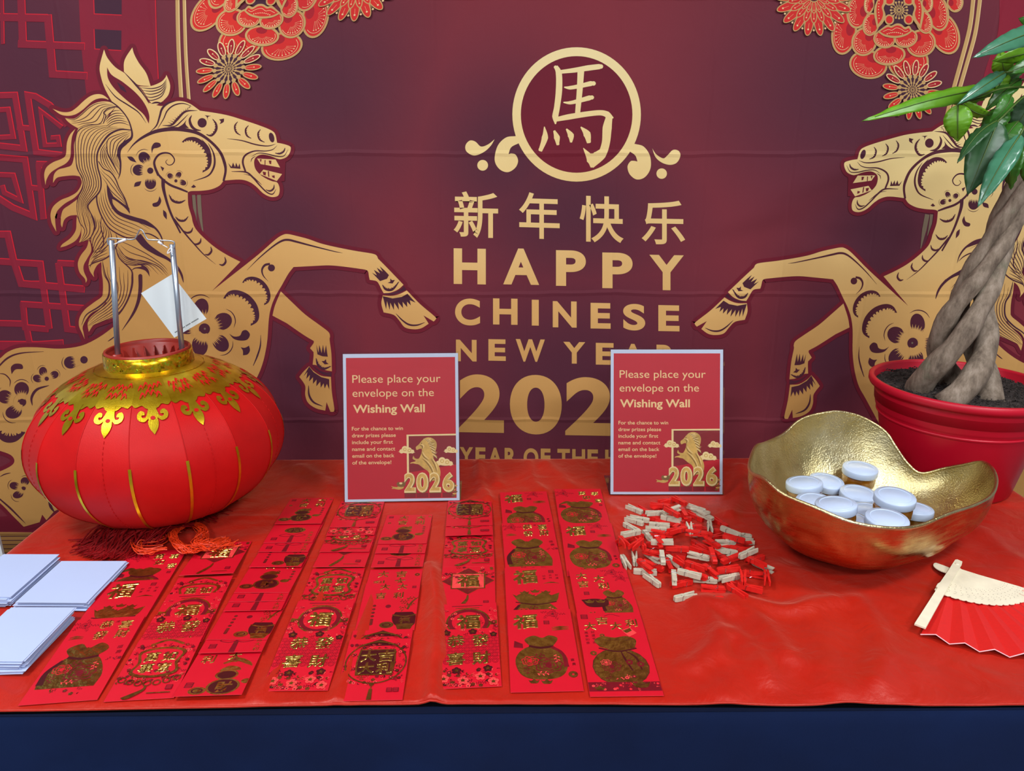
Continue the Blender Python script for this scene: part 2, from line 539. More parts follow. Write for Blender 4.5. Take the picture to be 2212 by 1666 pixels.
def cloth_h(x, y):
    z = 0.0
    for P, h, w in RW:
        best = 9.0
        for i in range(len(P) - 1):
            ax, ay = P[i].x, P[i].y; dx, dy = P[i + 1].x - ax, P[i + 1].y - ay
            L2 = dx * dx + dy * dy
            t = max(0, min(1, ((x - ax) * dx + (y - ay) * dy) / L2)) if L2 else 0
            d = (x - ax - t * dx) ** 2 + (y - ay - t * dy) ** 2
            if d < best: best = d
        if best < 9 * w * w: z += h * math.exp(-best / (w * w))
    for fx_, fy_, fr_ in FLAT:
        d_ = math.hypot(x - fx_, y - fy_)
        if d_ < fr_ + .03: z *= max(0, min(1, (d_ - fr_) / .03))
    return z * 1.5 - 0.0012 * abs(mn.noise((x * 6, y * 6, 2.0))) - 0.0010 * abs(mn.noise((x * 17, y * 11, 5.0)))
t = NT('red_satin'); v = t.pos()
f = t.noise(v, 7, 4)
t.set(Base_Color=t.ramp(f, [(0.3, rgb(166, 19, 5)), (0.7, rgb(180, 26, 8))]), Roughness=t.ramp(t.noise(v, 60, 3), [(0.3, (.38,) * 3 + (1,)), (0.7, (.52,) * 3 + (1,))]))
t.b.inputs['Specular IOR Level'].default_value = 0.5
t.b.inputs['Specular Tint'].default_value = (1, .75, .65, 1)
t.b.inputs['Sheen Weight'].default_value = 0.5; t.b.inputs['Sheen Tint'].default_value = (1, .32, .22, 1); t.b.inputs['Sheen Roughness'].default_value = .4
h1 = t.noise(t.mapping(v, (900, 260, 900)), 1.0, 2)
h2 = t.noise(v, 22, 3, .55, .8); h3 = t.noise(v, 300, 2)
hh = t.math('ADD', t.math('MULTIPLY', h1, .25), t.math('ADD', t.math('ADD', t.math('MULTIPLY', h2, 5.0), t.math('MULTIPLY', t.noise(v, 8, 2, .5, .7), 14)), t.math('MULTIPLY', h3, .25)))
t.l(t.bump(hh, 0.42, 0.0014), t.b.inputs['Normal'])
m_satin = t.m
def satin():
    nx, ny = 330, 132
    drop = .22; R = .012
    def wrap(a, L):      # position along an axis that wraps over both edges -> (coordinate, drop)
        if a < 0:
            s = -a
            if s < R * pi / 2: return (-R * math.sin(s / R) + 0, -R * (1 - math.cos(s / R)))
            return (-R, -R - (s - R * pi / 2))
        if a > L:
            c, d = wrap(L - a, L); return (L - c, d)
        return (a, 0)
    V = []; F = []
    A = [-.0 - drop + (TW + 2 * drop) * i / nx for i in range(nx + 1)]
    B = [-drop * .6 + (FRONT + .0035 + drop * .6) * j / ny for j in range(ny + 1)]
    for j, b in enumerate(B):
        for i, a in enumerate(A):
            ca, da = wrap(a, TW)
            cb, db = wrap(b, 9) if b < 0 else (b, 0)
            p = tp(ca, cb, Z0 + da + db)
            if da == 0 and db == 0: p.z += cloth_h(p.x, p.y)
            elif da < 0: p -= U * (0.012 * math.sin(b * 14) * min(1, -da * 8)) * (1 if a < 0 else -1)
            if b > FRONT - .004: p.z -= .0015 * min(1, (b - FRONT + .004) / .008)
            # hem wanders a little along the front edge
            if j == ny: p += N * (0.004 * math.sin(a * 5.1 + 1) - .003 - (.006 if a > TW * .8 else 0) * (a - TW * .8) / .3)
            V.append(p)
    for j in range(ny):
        for i in range(nx):
            k = j * (nx + 1) + i; F.append((k, k + 1, k + nx + 2, k + nx + 1))
    o = mesh_obj('table_cover', V, F, m_satin, None, True)
    tag(o, 'bright red satin cloth with soft creases laid over the navy tablecloth', 'tablecloth')
    hem = [V[ny * (nx + 1) + i] + Vector((0, 0, .0002)) for i in range(nx + 1)]
    hv, hf = tube_data(hem, 0.0016, 6)
    h = mesh_obj('hem', hv, hf, m_satin, o, True); tag(h, 'rolled stitched front hem')
satin()

# =================================================================== printed backdrop
def bd_bump(t, v):
    """folds and weave of the hanging cloth, shared by every print colour"""
    sx = t.sep(v)
    n1 = t.noise(v, 7, 2)
    xx = t.math('MULTIPLY_ADD', n1, .012, sx[0]); zz = t.math('MULTIPLY_ADD', n1, .014, sx[2])
    def fold(c, period, ph, w):
        u = t.math('ABSOLUTE', t.math('SUBTRACT', t.math('FRACT', t.math('MULTIPLY_ADD', c, 1 / period, ph)), .5))
        return t.math('SUBTRACT', 1.0, t.math('DIVIDE', u, w / period, clamp=True), clamp=True)
    fv = fold(xx, .1955, .30, .006); fh = fold(zz, .3100, .055, .007)
    mod = t.noise(v, 2.3, 1)
    fo = t.math('ADD', t.math('MULTIPLY', fv, mod), t.math('MULTIPLY', fh, 1.1))
    big = t.noise(t.mapping(v, (1, 1, .55)), 4.5, 3, .5, .5)
    wr = t.noise(v, 26, 3, .6, 1.2)
    wv = t.noise(t.mapping(v, (1500, 1500, 500)), 1, 1)
    h = t.math('ADD', t.math('MULTIPLY', fo, 2.0), t.math('ADD', t.math('MULTIPLY', big, 9), t.math('ADD', t.math('MULTIPLY', wr, .7), t.math('MULTIPLY', wv, .10))))
    return t.bump(h, .35, .0018)
def bd_flat(name, c1, c2=None, rough=.7, bump=True):
    t = NT(name); v = t.pos(); c2 = c2 or tuple(x * .8 for x in c1[:3]) + (1,)
    t.set(Base_Color=t.ramp(t.noise(v, 3, 2), [(0.3, c1), (0.7, c2)]), Roughness=rough)
    t.b.inputs['Specular IOR Level'].default_value = .25
    t.l(bd_bump(t, v), t.b.inputs['Normal'])
    return t.m
def bd_gold(name):
    t = NT(name); v = t.pos(); s = t.sep(v)
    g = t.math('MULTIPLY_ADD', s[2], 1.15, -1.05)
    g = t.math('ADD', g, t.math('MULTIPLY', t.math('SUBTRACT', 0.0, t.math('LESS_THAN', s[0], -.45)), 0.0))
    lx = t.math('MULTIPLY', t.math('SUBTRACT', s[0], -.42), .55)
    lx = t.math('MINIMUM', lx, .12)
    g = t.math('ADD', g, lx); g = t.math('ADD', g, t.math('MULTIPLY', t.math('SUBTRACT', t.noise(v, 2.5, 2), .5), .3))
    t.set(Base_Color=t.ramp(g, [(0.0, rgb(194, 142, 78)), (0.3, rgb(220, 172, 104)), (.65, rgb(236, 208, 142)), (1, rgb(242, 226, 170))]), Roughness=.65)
    t.b.inputs['Specular IOR Level'].default_value = .3
    t.l(bd_bump(t, v), t.b.inputs['Normal'])
    return t.m
def bd_ground():
    """maroon print with darker plum clouds, as printed on the cloth"""
    t = NT('backdrop_print'); v = t.pos(); s = t.sep(v)
    spots = [((690, 190), .28, .30), ((1850, 190), .40, .34), ((1090, 330), .22, .24), ((1230, 800), .42, .34), ((1230, 460), .34, .24),
             ((610, 500), .24, .26), ((1900, 520), .26, .28), ((640, 800), .16, .30), ((1800, 750), .18, .30),
             ((60, 120), .42, .55), ((60, 600), .42, .6), ((300, 690), .25, .3)]
    acc = None
    for (px, py), rx, rz in spots:
        p = on_y(px, py, YB)
        dx = t.math('DIVIDE', t.math('SUBTRACT', s[0], p.x), rx); dz = t.math('DIVIDE', t.math('SUBTRACT', s[2], p.z), rz)
        d = t.math('ADD', t.math('MULTIPLY', dx, dx), t.math('MULTIPLY', dz, dz))
        f = t.math('POWER', 2.718, t.math('MULTIPLY', d, -1.1))
        acc = f if acc is None else t.math('MAXIMUM', acc, f)
    acc = t.math('MULTIPLY', acc, .85)
    base = t.mix(t.noise(v, 2.2, 2), rgb(138, 48, 58), rgb(122, 40, 51))
    t.set(Base_Color=t.mix(acc, base, rgb(70, 34, 52)), Roughness=.7)
    t.b.inputs['Specular IOR Level'].default_value = .25
    t.l(bd_bump(t, v), t.b.inputs['Normal'])
    return t.m
M_G = bd_gold('print_gold')
M_D = bd_flat('print_plum', rgb(84, 32, 44), rgb(66, 30, 50))
M_R = bd_flat('print_dark_red', rgb(116, 24, 42), rgb(104, 24, 42))
M_LAT = bd_flat('print_lattice_red', rgb(142, 30, 50), rgb(120, 28, 48))
M_EDGE = bd_flat('print_bright_red', rgb(208, 30, 48), rgb(190, 28, 46))
M_PL = bd_flat('print_window_plum', rgb(72, 34, 52), rgb(64, 32, 50))
M_FG = bd_flat('print_flower_gold', rgb(204, 164, 104), rgb(186, 146, 92))
M_FR = bd_flat('print_flower_red', rgb(218, 48, 38), rgb(200, 36, 40))
M_FD = bd_flat('print_flower_wine', rgb(158, 24, 40), rgb(168, 28, 40))
M_FC = bd_flat('print_flower_cream', rgb(236, 206, 150), rgb(226, 190, 140))
M_OLD = bd_flat('print_dull_gold', rgb(122, 104, 84), rgb(110, 94, 78))

x0, x1 = on_y(-260, 300, YB).x, on_y(2480, 300, YB).x
bm = bmesh.new()
bmesh.ops.create_grid(bm, x_segments=60, y_segments=40, size=.5)
zt, zb = 2.42, 0.30
for vtx in bm.verts:
    vtx.co = Vector((x0 + (vtx.co.x + .5) * (x1 - x0), YB, zb + (vtx.co.y + .5) * (zt - zb)))
backdrop = bm_obj('backdrop', bm, bd_ground())
for p in backdrop.data.polygons: pass
tag(backdrop, 'maroon cloth backdrop printed with two rearing gold horses and new year lettering', 'backdrop')
# pole and hanging rings that carry the cloth
m_chrome = simple('chrome_tube', rgb(200, 202, 206), .25, 1.0)
st = empty('backdrop_stand', (0, YB + .03, 0)); tag(st, 'thin metal backdrop stand with crossbar behind the printed cloth', 'stand')
V, F = tube_data([(x0, 0, zt - .02), (x1, 0, zt - .02)], .012, 10); mesh_obj('crossbar', V, F, m_chrome, st, True)
for x in (x0, x1):
    V, F = tube_data([(x, 0, 0.0), (x, 0, zt)], .014, 10); mesh_obj('upright', V, F, m_chrome, st, True)

def bpre(px, py):
    p = on_y(px, py, YB); return (p.x, p.z)
def bart(base=0.0): return Art(lambda x, z, l: (x, YB - .0004 - l, z), bpre, base=base)
L0, L1, L2, L3, L4, L5 = .00010, .00016, .00022, .00028, .00034, .00040
import numpy as np
def affine(src, dst):
    S = np.array([bpre(*p) for p in src]); D = np.array([bpre(*p) for p in dst])
    A = np.c_[S, np.ones(len(S))]; M, *_ = np.linalg.lstsq(A, D, rcond=None)
    M = M.tolist()
    return lambda q: (q[0] * M[0][0] + q[1] * M[1][0] + M[2][0], q[0] * M[0][1] + q[1] * M[1][1] + M[2][1])

# ---- lattice panel on the left
ZL = TX(0, 0, 2.1925)
a = bart()
a.fill(ZL([(372, -40, 1), (735, -40, 1), (742, 200), (752, 420, 1), (640, 470, 1), (412, 470, 1), (385, 210)]), M_LAT, L0)
a.line(ZL([(736, -40), (742, 200), (752, 400)]), 2.2, M_EDGE, L1)
for w in ([(443, -40, 1), (577, -40, 1), (577, 72, 1), (447, 66, 1)], [(446, 138, 1), (576, 145, 1), (575, 240, 1), (450, 232, 1)]):
    a.fill(ZL(w), M_PL, L1)
    q = ZL(w); a.line([q[0], q[3], q[2]], 2.0, M_EDGE, L2, 1)
BARS = [([(-60, 82), (225, 88)], 34), ([(98, -40), (108, 215)], 34), ([(85, 210), (400, 222)], 32), ([(225, 72), (250, 365)], 34), ([(236, 352), (412, 362)], 32),
               ([(8, -40), (12, 210)], 14), ([(-40, 455), (70, 452), (112, 705), (-40, 688)], 26), ([(-40, 525), (38, 520), (62, 650), (-40, 655)], 20),
               ([(318, 595), (235, 500), (165, 458), (130, 452), (170, 722), (300, 738)], 26), ([(292, 605), (190, 525), (212, 690), (280, 688), (274, 652), (240, 655)], 18),
               ([(-40, 745), (118, 758), (158, 1025), (60, 985), (-40, 920)], 26), ([(-40, 828), (62, 832), (96, 950), (20, 915), (10, 880)], 20),
               ([(170, 778), (290, 782)], 24), ([(182, 778), (205, 1040)], 26), ([(80, 605), (150, 610)], 22), ([(140, 890), (190, 895)], 22), ([(300, 738), (340, 760)], 22),
               ([(-40, 1112), (36, 1112), (62, 1230), (100, 1345), (400, 1372)], 30), ([(-40, 1238), (190, 1252), (232, 1560)], 28), ([(270, 1248), (400, 1254)], 26),
               ([(275, 1248), (318, 1560), (395, 1570)], 28), ([(95, 1442), (400, 1462)], 26), ([(108, 1440), (118, 1552), (228, 1562)], 26), ([(125, 1555), (142, 1640)], 26),
               ([(-40, 1532), (112, 1536)], 26), ([(-40, 1638), (180, 1640), (300, 1632)], 40), ([(150, 1345), (200, 1345)], 22)]
for pts, w in BARS:
    q = ZL([p + (1,) for p in pts])
    a.line([(p[0] + 1.2, p[1] - 1.2, 1) for p in q], w / 2.1925 + 1.6, M_EDGE, L1, 1)
for pts, w in BARS: a.line(ZL([p + (1,) for p in pts]), w / 2.1925, M_LAT, L2, 1)
o = a.build('printed_lattice', backdrop); tag(o, 'dark red printed window lattice at the side of the backdrop')
# panel on the right
a = bart(); ZR = TX(1850, 40, 3.967)
a.fill(ZR([(1225, -200, 1), (1700, -200, 1), (1700, 700, 1), (1040, 700, 1), (1110, 420), (1190, 200), (1220, 40)]), M_LAT, L0)
o = a.build('printed_panel', backdrop)
# gold ribbons
a = bart(.0003)
for p, w in (([(1212, -60), (1216, 200), (1224, 420), (1240, 690)], 28), ([(1258, -60), (1264, 200), (1272, 420), (1292, 700)], 24)):
    a.line(TX(0, 0, 3.16)(p), w / 3.16, M_FG, L0)
    a.line(TX(0, 0, 3.16)([(x + w * .32, y) for x, y in p]), 1.6, M_FC, L1)
for p, w in (([(1320, 1300), (1330, 1420), (1342, 1515)], [22, 22, 4]), ([(1358, 1300), (1366, 1450), (1388, 1595)], [26, 26, 6])):
    a.line(TX(0, 0, 3.16)(p), [k / 3.16 for k in w], M_OLD, L0)
ZF = TX(1640, 0, 4.424)
for p, w in (([(2050, -80), (2040, 30), (2008, 280), (1925, 600), (1848, 880), (1775, 1180)], 40), ([(2112, -80), (2100, 60), (2060, 330), (1985, 600), (1918, 830), (1850, 1060)], 38)):
    a.line(ZF(p), w / 4.424, M_FG, L0); a.line(ZF([(x + w * .4, y) for x, y in p]), 1.3, M_FC, L1)
ZH = TX(1480, 0, 3.022)
a.line(ZH([(1580, 1400), (1560, 1500), (1535, 1630)]), [30 / 3, 28 / 3, 1], M_OLD, L0)
a.line(ZH([(1608, 1400), (1600, 1460), (1580, 1540)]), [6, 6, 1], M_OLD, L0)
a.build('printed_ribbon', backdrop)

# ---- flowers (drawn once on the right, mirrored to the left)
def flowers(xf):
    a = bart(.0005); a.xf = xf
    k = 1 / 4.424
    def petal(cx, cy, rx, ry, rot=0, base=(1328, 110), dots=8, lay=0, inner=M_FR, g=20):
        r = math.radians(rot); x, y = ZF([(cx, cy)])[0]
        a.disc(x, y, rx * k, M_FG, L0 + lay, ry * k, r, 34)
        a.disc(x, y, (rx - g) * k, inner, L0 + lay + 3e-5, (ry - g) * k, r, 34)
        bx, by = ZF([base])[0]; an = math.atan2(y - by, x - bx)
        # wine shade where the petal tucks under its neighbour
        a.disc(x - math.cos(an) * rx * .52 * k, y - math.sin(an) * ry * .52 * k, rx * .32 * k, M_FD, L0 + lay + 4.5e-5, ry * .32 * k, r, 20)
        c, d = math.cos(r), math.sin(r)
        def ell(f, t):
            ex, ey = f * rx * k * math.cos(t), f * ry * k * math.sin(t)
            return (x + c * ex - d * ey, y + d * ex + c * ey)
        loc = an - r
        arc = [ell(.77, loc - 1.75 + 3.5 * i / 12) for i in range(13)]
        a.line(arc, .9, M_FC, L0 + lay + 6e-5, 2)
        if dots:
            for i in range(dots):
                t = loc - 1.1 + 2.2 * i / (dots - 1)
                p = ell(.64, t); a.disc(p[0], p[1], 1.35, M_FC, L0 + lay + 7.5e-5, seg=8)
                q = ell(.22, t); a.line([q, p], .4, M_FC, L0 + lay + 7e-5, 1)
    S = 1.2e-4
    for i, p in enumerate([(790, 20, 65, 95, 0), (1870, 20, 80, 100, 0), (1420, 590, 198, 172, 0), (1040, 618, 184, 138, 8), (808, 318, 122, 208, 8), (1765, 318, 140, 212, -22)]):
        petal(*p, lay=S * i, dots=9)
    for i, p in enumerate([(938, 108, 108, 168, 6), (1700, 120, 108, 180, -10), (1000, 398, 122, 142, 20), (1540, 415, 145, 132, -20), (1238, 528, 156, 100, -6)]):
        petal(*p, lay=S * (6 + i), dots=9)
    for i, p in enumerate([(1045, 40, 50, 95, 5), (1062, 235, 80, 112, 14), (1600, 20, 55, 100, -5), (1570, 212, 78, 116, -16), (1188, 378, 106, 86, 12), (1396, 368, 112, 90, -14)]):
        petal(*p, lay=S * (11 + i), dots=8, g=16)
    lay = L0 + S * 17
    x, y = ZF([(1328, 90)])[0]
    a.disc(x, y, 140 * k, M_PL, lay, 175 * k, 0, 30)
    for sx in (-1, 1):
        pl = [(1328 + sx * 170, -60), (1328 + sx * 238, 90), (1328 + sx * 210, 280, 1), (1328 + sx * 150, 215), (1328 + sx * 128, 150), (1328 + sx * 145, 80), (1328 + sx * 120, 20), (1328 + sx * 135, -60, 1)]
        a.fill(ZF(pl), M_FG, lay + 1e-4)
        pl2 = [(1328 + sx * 178, -60), (1328 + sx * 215, 90), (1328 + sx * 200, 235, 1), (1328 + sx * 165, 185), (1328 + sx * 152, 130), (1328 + sx * 165, 70), (1328 + sx * 148, 20), (1328 + sx * 158, -60, 1)]
        a.fill(ZF(pl2), M_FR, lay + 1.3e-4)
        for i in range(7): a.disc(*ZF([(1328 + sx * (196 - 2 * abs(i - 3)), 10 + 28 * i)])[0], 1.2, M_FC, lay + 1.6e-4, seg=8)
        px, py = ZF([(1328 + sx * 92, 190)])[0]; a.disc(px, py, 46 * k, M_FG, lay + .6e-4, 50 * k); a.disc(px, py, 32 * k, M_FR, lay + .8e-4, 36 * k)
        px, py = ZF([(1328 + sx * 92, 10)])[0]; a.disc(px, py, 50 * k, M_FG, lay + .6e-4, 46 * k); a.disc(px, py, 36 * k, M_FR, lay + .8e-4, 32 * k)
    cx, cy = ZF([(1328, 100)])[0]
    for ring, n, r0, r1, rr in ((0, 16, 34, 78, 9), (1, 14, 10, 44, 5)):
        for i in range(n):
            t = 2 * pi * (i + .5 * ring) / n
            a.line([(cx + math.cos(t) * r0 * k, cy + math.sin(t) * r0 * k), (cx + math.cos(t) * r1 * k, cy + math.sin(t) * r1 * k)], 6 * k, M_FG, lay + 2e-4, 1)
            a.disc(cx + math.cos(t) * r1 * k, cy + math.sin(t) * r1 * k, rr * k * 1.2, M_FG, lay + 2.2e-4, seg=10)
    lip = [(1120, 305, 1), (1170, 270), (1215, 240), (1255, 248), (1300, 228), (1345, 232), (1385, 262), (1425, 250), (1456, 300, 1), (1390, 345), (1290, 366), (1190, 350)]
    a.fill(ZF(lip), M_FG, lay + 3e-4)
    lip2 = [(1145, 303, 1), (1215, 262), (1255, 268), (1300, 248), (1340, 252), (1383, 284), (1420, 272), (1436, 300, 1), (1380, 330), (1290, 346), (1195, 332)]
    a.fill(ZF(lip2), M_FR, lay + 3.3e-4)
    a.line(ZF([(1175, 305), (1225, 285), (1260, 292), (1300, 270), (1345, 280), (1385, 305), (1415, 295)]), .9, M_FC, lay + 3.6e-4)
    for i in range(9): a.disc(*ZF([(1215 + 18 * i, 326 - 14 * math.sin(pi * i / 8))])[0], 1.2, M_FC, lay + 3.6e-4, seg=8)
    lay2 = lay + 4e-4
    # chrysanthemum with open stamens
    cx, cy = ZF([(1457, 860)])[0]
    for i in range(16):
        t = 2 * pi * (i + .35) / 16
        mx, my = cx + math.cos(t) * 212 * k, cy + math.sin(t) * 212 * k
        up = math.sin(t) < -.25
        a.disc(mx, my, 78 * k, M_FC if up else M_FG, lay2, 32 * k, t, 22); a.disc(mx, my, 67 * k, M_FD if up else M_FR, lay2 + 3e-5, 22 * k, t, 22)
        a.disc(cx + math.cos(t) * 222 * k, cy + math.sin(t) * 222 * k, 6.5 * k, M_FC, lay2 + 6e-5, seg=8)
        a.line([(cx + math.cos(t) * 140 * k, cy + math.sin(t) * 140 * k), (cx + math.cos(t) * 222 * k, cy + math.sin(t) * 222 * k)], 2.2 * k, M_FC, lay2 + 6e-5, 1)
    a.disc(cx, cy, 138 * k, M_PL, lay2 + 4e-5, seg=30)
    for r0, r1, n, rr, w in ((70, 126, 16, 19, 13), (34, 66, 16, 10, 8), (8, 38, 14, 5, 4)):
        for i in range(n):
            t = 2 * pi * (i + .5 * (n % 3)) / n
            a.line([(cx + math.cos(t) * r0 * k, cy + math.sin(t) * r0 * k), (cx + math.cos(t) * r1 * k, cy + math.sin(t) * r1 * k)], w * k, M_FG, lay2 + 8e-5, 1)
            a.disc(cx + math.cos(t) * r1 * k, cy + math.sin(t) * r1 * k, rr * k, M_FG, lay2 + 1e-4, seg=12)
    # many-petalled chrysanthemum cut by the top of the frame
    cx, cy = ZF([(515, -25)])[0]
    for i in range(18):
        t2 = 2 * pi * (i + .5) / 18
        a.disc(cx + math.cos(t2) * 318 * k, cy + math.sin(t2) * 318 * k, 10 * k, M_FC, lay2, seg=8)
        a.line([(cx + math.cos(t2) * 240 * k, cy + math.sin(t2) * 240 * k), (cx + math.cos(t2) * 318 * k, cy + math.sin(t2) * 318 * k)], 2 * k, M_FC, lay2, 1)
    for ring, (n, rm, hl, hw) in enumerate(((18, 262, 115, 44), (18, 172, 82, 33), (16, 100, 60, 24))):
        for i in range(n):
            t = 2 * pi * (i + .5 * ring) / n
            mx, my = cx + math.cos(t) * rm * k, cy + math.sin(t) * rm * k
            q = lay2 + ring * 1.5e-4 + (i % 2) * 4e-5
            a.disc(mx, my, hl * k, M_FG, q, hw * k, t, 22); a.disc(mx, my, (hl - 10) * k, M_FR, q + 1e-5, (hw - 9) * k, t, 22)
            e = rm + hl * .45
            a.disc(cx + math.cos(t) * e * k, cy + math.sin(t) * e * k, (9 - 2 * ring) * k, M_FC, q + 2e-5, seg=8)
            a.line([(cx + math.cos(t) * (e - 60) * k, cy + math.sin(t) * (e - 60) * k), (cx + math.cos(t) * e * k, cy + math.sin(t) * e * k)], 2 * k, M_FC, q + 2e-5, 1)
    o = a.build('printed_flowers', backdrop); tag(o, 'printed red and gold peony with chrysanthemums')
flowers(None)
flowers(affine([(1969, 194.4), (1893, 67.8), (1969, 67.8), (1875, 170.7), (1746, 80), (1795.5, 61)],
               [(494, 148.7), (608, 26), (529, 24), (603.8, 132.7), (760.8, 45.7), (712, 31)]))

# ---- emblem
a = bart(); ZE = TX(940, 60, 3.3317)
cx, cy = ZE([(1018, 624)])[0]
a.disc(cx, cy, 405 / 3.3317, M_R, L0, 422 / 3.3317, 0, 72)
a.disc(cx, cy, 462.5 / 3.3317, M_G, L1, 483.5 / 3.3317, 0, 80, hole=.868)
for p, w in (([(868, 278), (890, 330), (891, 450), (877, 570), (864, 640), (866, 694)], [28, 44, 46, 42, 44, 8]),
             ([(900, 318), (1000, 306), (1100, 290), (1180, 280), (1208, 278)], [26, 34, 40, 38, 14]),
             ([(1049, 305), (1040, 450), (1024, 625)], [48, 42, 36]),
             ([(928, 428), (970, 432), (1040, 420), (1120, 402), (1155, 400)], [8, 26, 30, 36, 8]),
             ([(923, 537), (970, 540), (1030, 527), (1110, 505), (1143, 500)], [8, 24, 30, 36, 8]),
             ([(862, 662), (960, 642), (1100, 620), (1190, 612), (1240, 625), (1282, 650)], [30, 40, 38, 38, 44, 8]),
             ([(1255, 632), (1238, 720), (1228, 830), (1196, 920), (1132, 1004)], [44, 66, 58, 60, 14]),
             ([(1128, 1006), (1122, 950), (1066, 866)], [18, 66, 4]), ([(1110, 915), (1150, 925), (1200, 890)], [20, 60, 40]),
             ([(786, 712), (790, 790), (756, 888)], [6, 46, 26]), ([(856, 740), (876, 790), (882, 845)], [14, 44, 16]),
             ([(944, 728), (976, 775), (978, 826)], [10, 46, 14]), ([(1048, 714), (1092, 765), (1106, 830)], [8, 54, 26])):
    a.line(ZE(p), [x / 3.3317 for x in w], M_G, L2)
for x, y, r in ((866, 284, 12), (1193, 279, 16), (1140, 401, 16), (1128, 502, 15), (1244, 634, 22), (758, 876, 14), (884, 836, 10), (1106, 816, 15)):
    a.disc(*ZE([(x, y)])[0], r / 3.3317, M_G, L2 + 2e-5)
# scrolls beside the ring
for pts in ([(600, 800, 1), (580, 780, 1), (510, 790), (450, 850), (428, 950), (460, 1015), (520, 1040), (575, 1010), (597, 960), (580, 915), (550, 905), (528, 910, 1), (548, 860), (605, 830, 1)],
            [(1420, 835, 1), (1438, 836, 1), (1500, 855), (1545, 920), (1550, 1010), (1510, 1075), (1450, 1092), (1400, 1055), (1384, 1000), (1405, 962), (1430, 958), (1456, 963, 1), (1440, 920), (1400, 890, 1)],
            [(428, 803, 1), (400, 850), (350, 895), (280, 920), (225, 890), (219, 845), (250, 812), (290, 820), (330, 855), (380, 840)],
            [(1562, 868, 1), (1590, 910), (1640, 940), (1670, 920), (1710, 880), (1750, 885), (1765, 920), (1740, 970), (1690, 987), (1630, 970), (1585, 930)]):
    a.fill(ZE(pts), M_G, L0)
a.disc(*ZE([(342, 990)])[0], 39 / 3.33, M_G, L0); a.disc(*ZE([(1630, 1050)])[0], 38 / 3.33, M_G, L0)
o = a.build('printed_emblem', backdrop); tag(o, 'gold ring with the character 馬')
# ---- lettering
a = bart()
for ch, x0_, y0_, x1_, y1_, sl in (('新', 980, 414, 1076, 514, .02), ('年', 1121, 416, 1209, 516, .03), ('快', 1252, 424, 1347, 524, .03), ('乐', 1386, 433, 1480, 528, .02)):
    a.glyph(ch, x0_, y0_, x1_, y1_, M_G, L0, .014, sl, 8)
for ch, x0_, y0_, x1_, y1_ in (('H', 980, 537, 1049.5, 614), ('A', 1087, 537, 1164.6, 615), ('P', 1201, 541, 1265.5, 618), ('P', 1301, 546, 1366.4, 623), ('Y', 1402.6, 551, 1477, 627),
        ('C', 983, 645, 1037, 703), ('H', 1065, 645, 1118, 701.4), ('I', 1148.7, 647.7, 1163.8, 703.4), ('N', 1194, 651, 1245.6, 707.5), ('E', 1275.7, 654.6, 1319, 710), ('S', 1346, 656.6, 1393.7, 714), ('E', 1422, 659.5, 1467.7, 715.6),
        ('N', 985, 734, 1029.5, 780.7), ('E', 1055, 733, 1092.6, 779.5), ('W', 1114, 733, 1177, 781.5), ('Y', 1216.7, 738.8, 1264.3, 785.6), ('E', 1287, 741, 1326, 788), ('A', 1343, 743, 1391.6, 790), ('R', 1418, 745, 1461, 793),
        ('2', 991, 809, 1088.5, 934.5), ('0', 1101.5, 810, 1213.4, 938.6), ('2', 1221, 815, 1328, 941), ('6', 1345, 818, 1450, 945)):
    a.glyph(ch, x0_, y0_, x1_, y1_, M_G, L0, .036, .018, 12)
x = 993
for ch, w in (('Y', 34), ('E', 27), ('A', 36), ('R', 31), (' ', 10), ('O', 37), ('F', 26), (' ', 10), ('T', 32), ('H', 33), ('E', 28), (' ', 10), ('H', 33), ('O', 38), ('R', 32), ('S', 31), ('E', 28)):
    if ch != ' ': a.glyph(ch, x, 966 + (x - 993) * .018, x + w - 5, 1006 + (x - 993) * .018, M_G, L0, .036, .015, 8)
    x += w
o = a.build('printed_lettering', backdrop); tag(o, 'gold lettering HAPPY CHINESE NEW YEAR 2026')

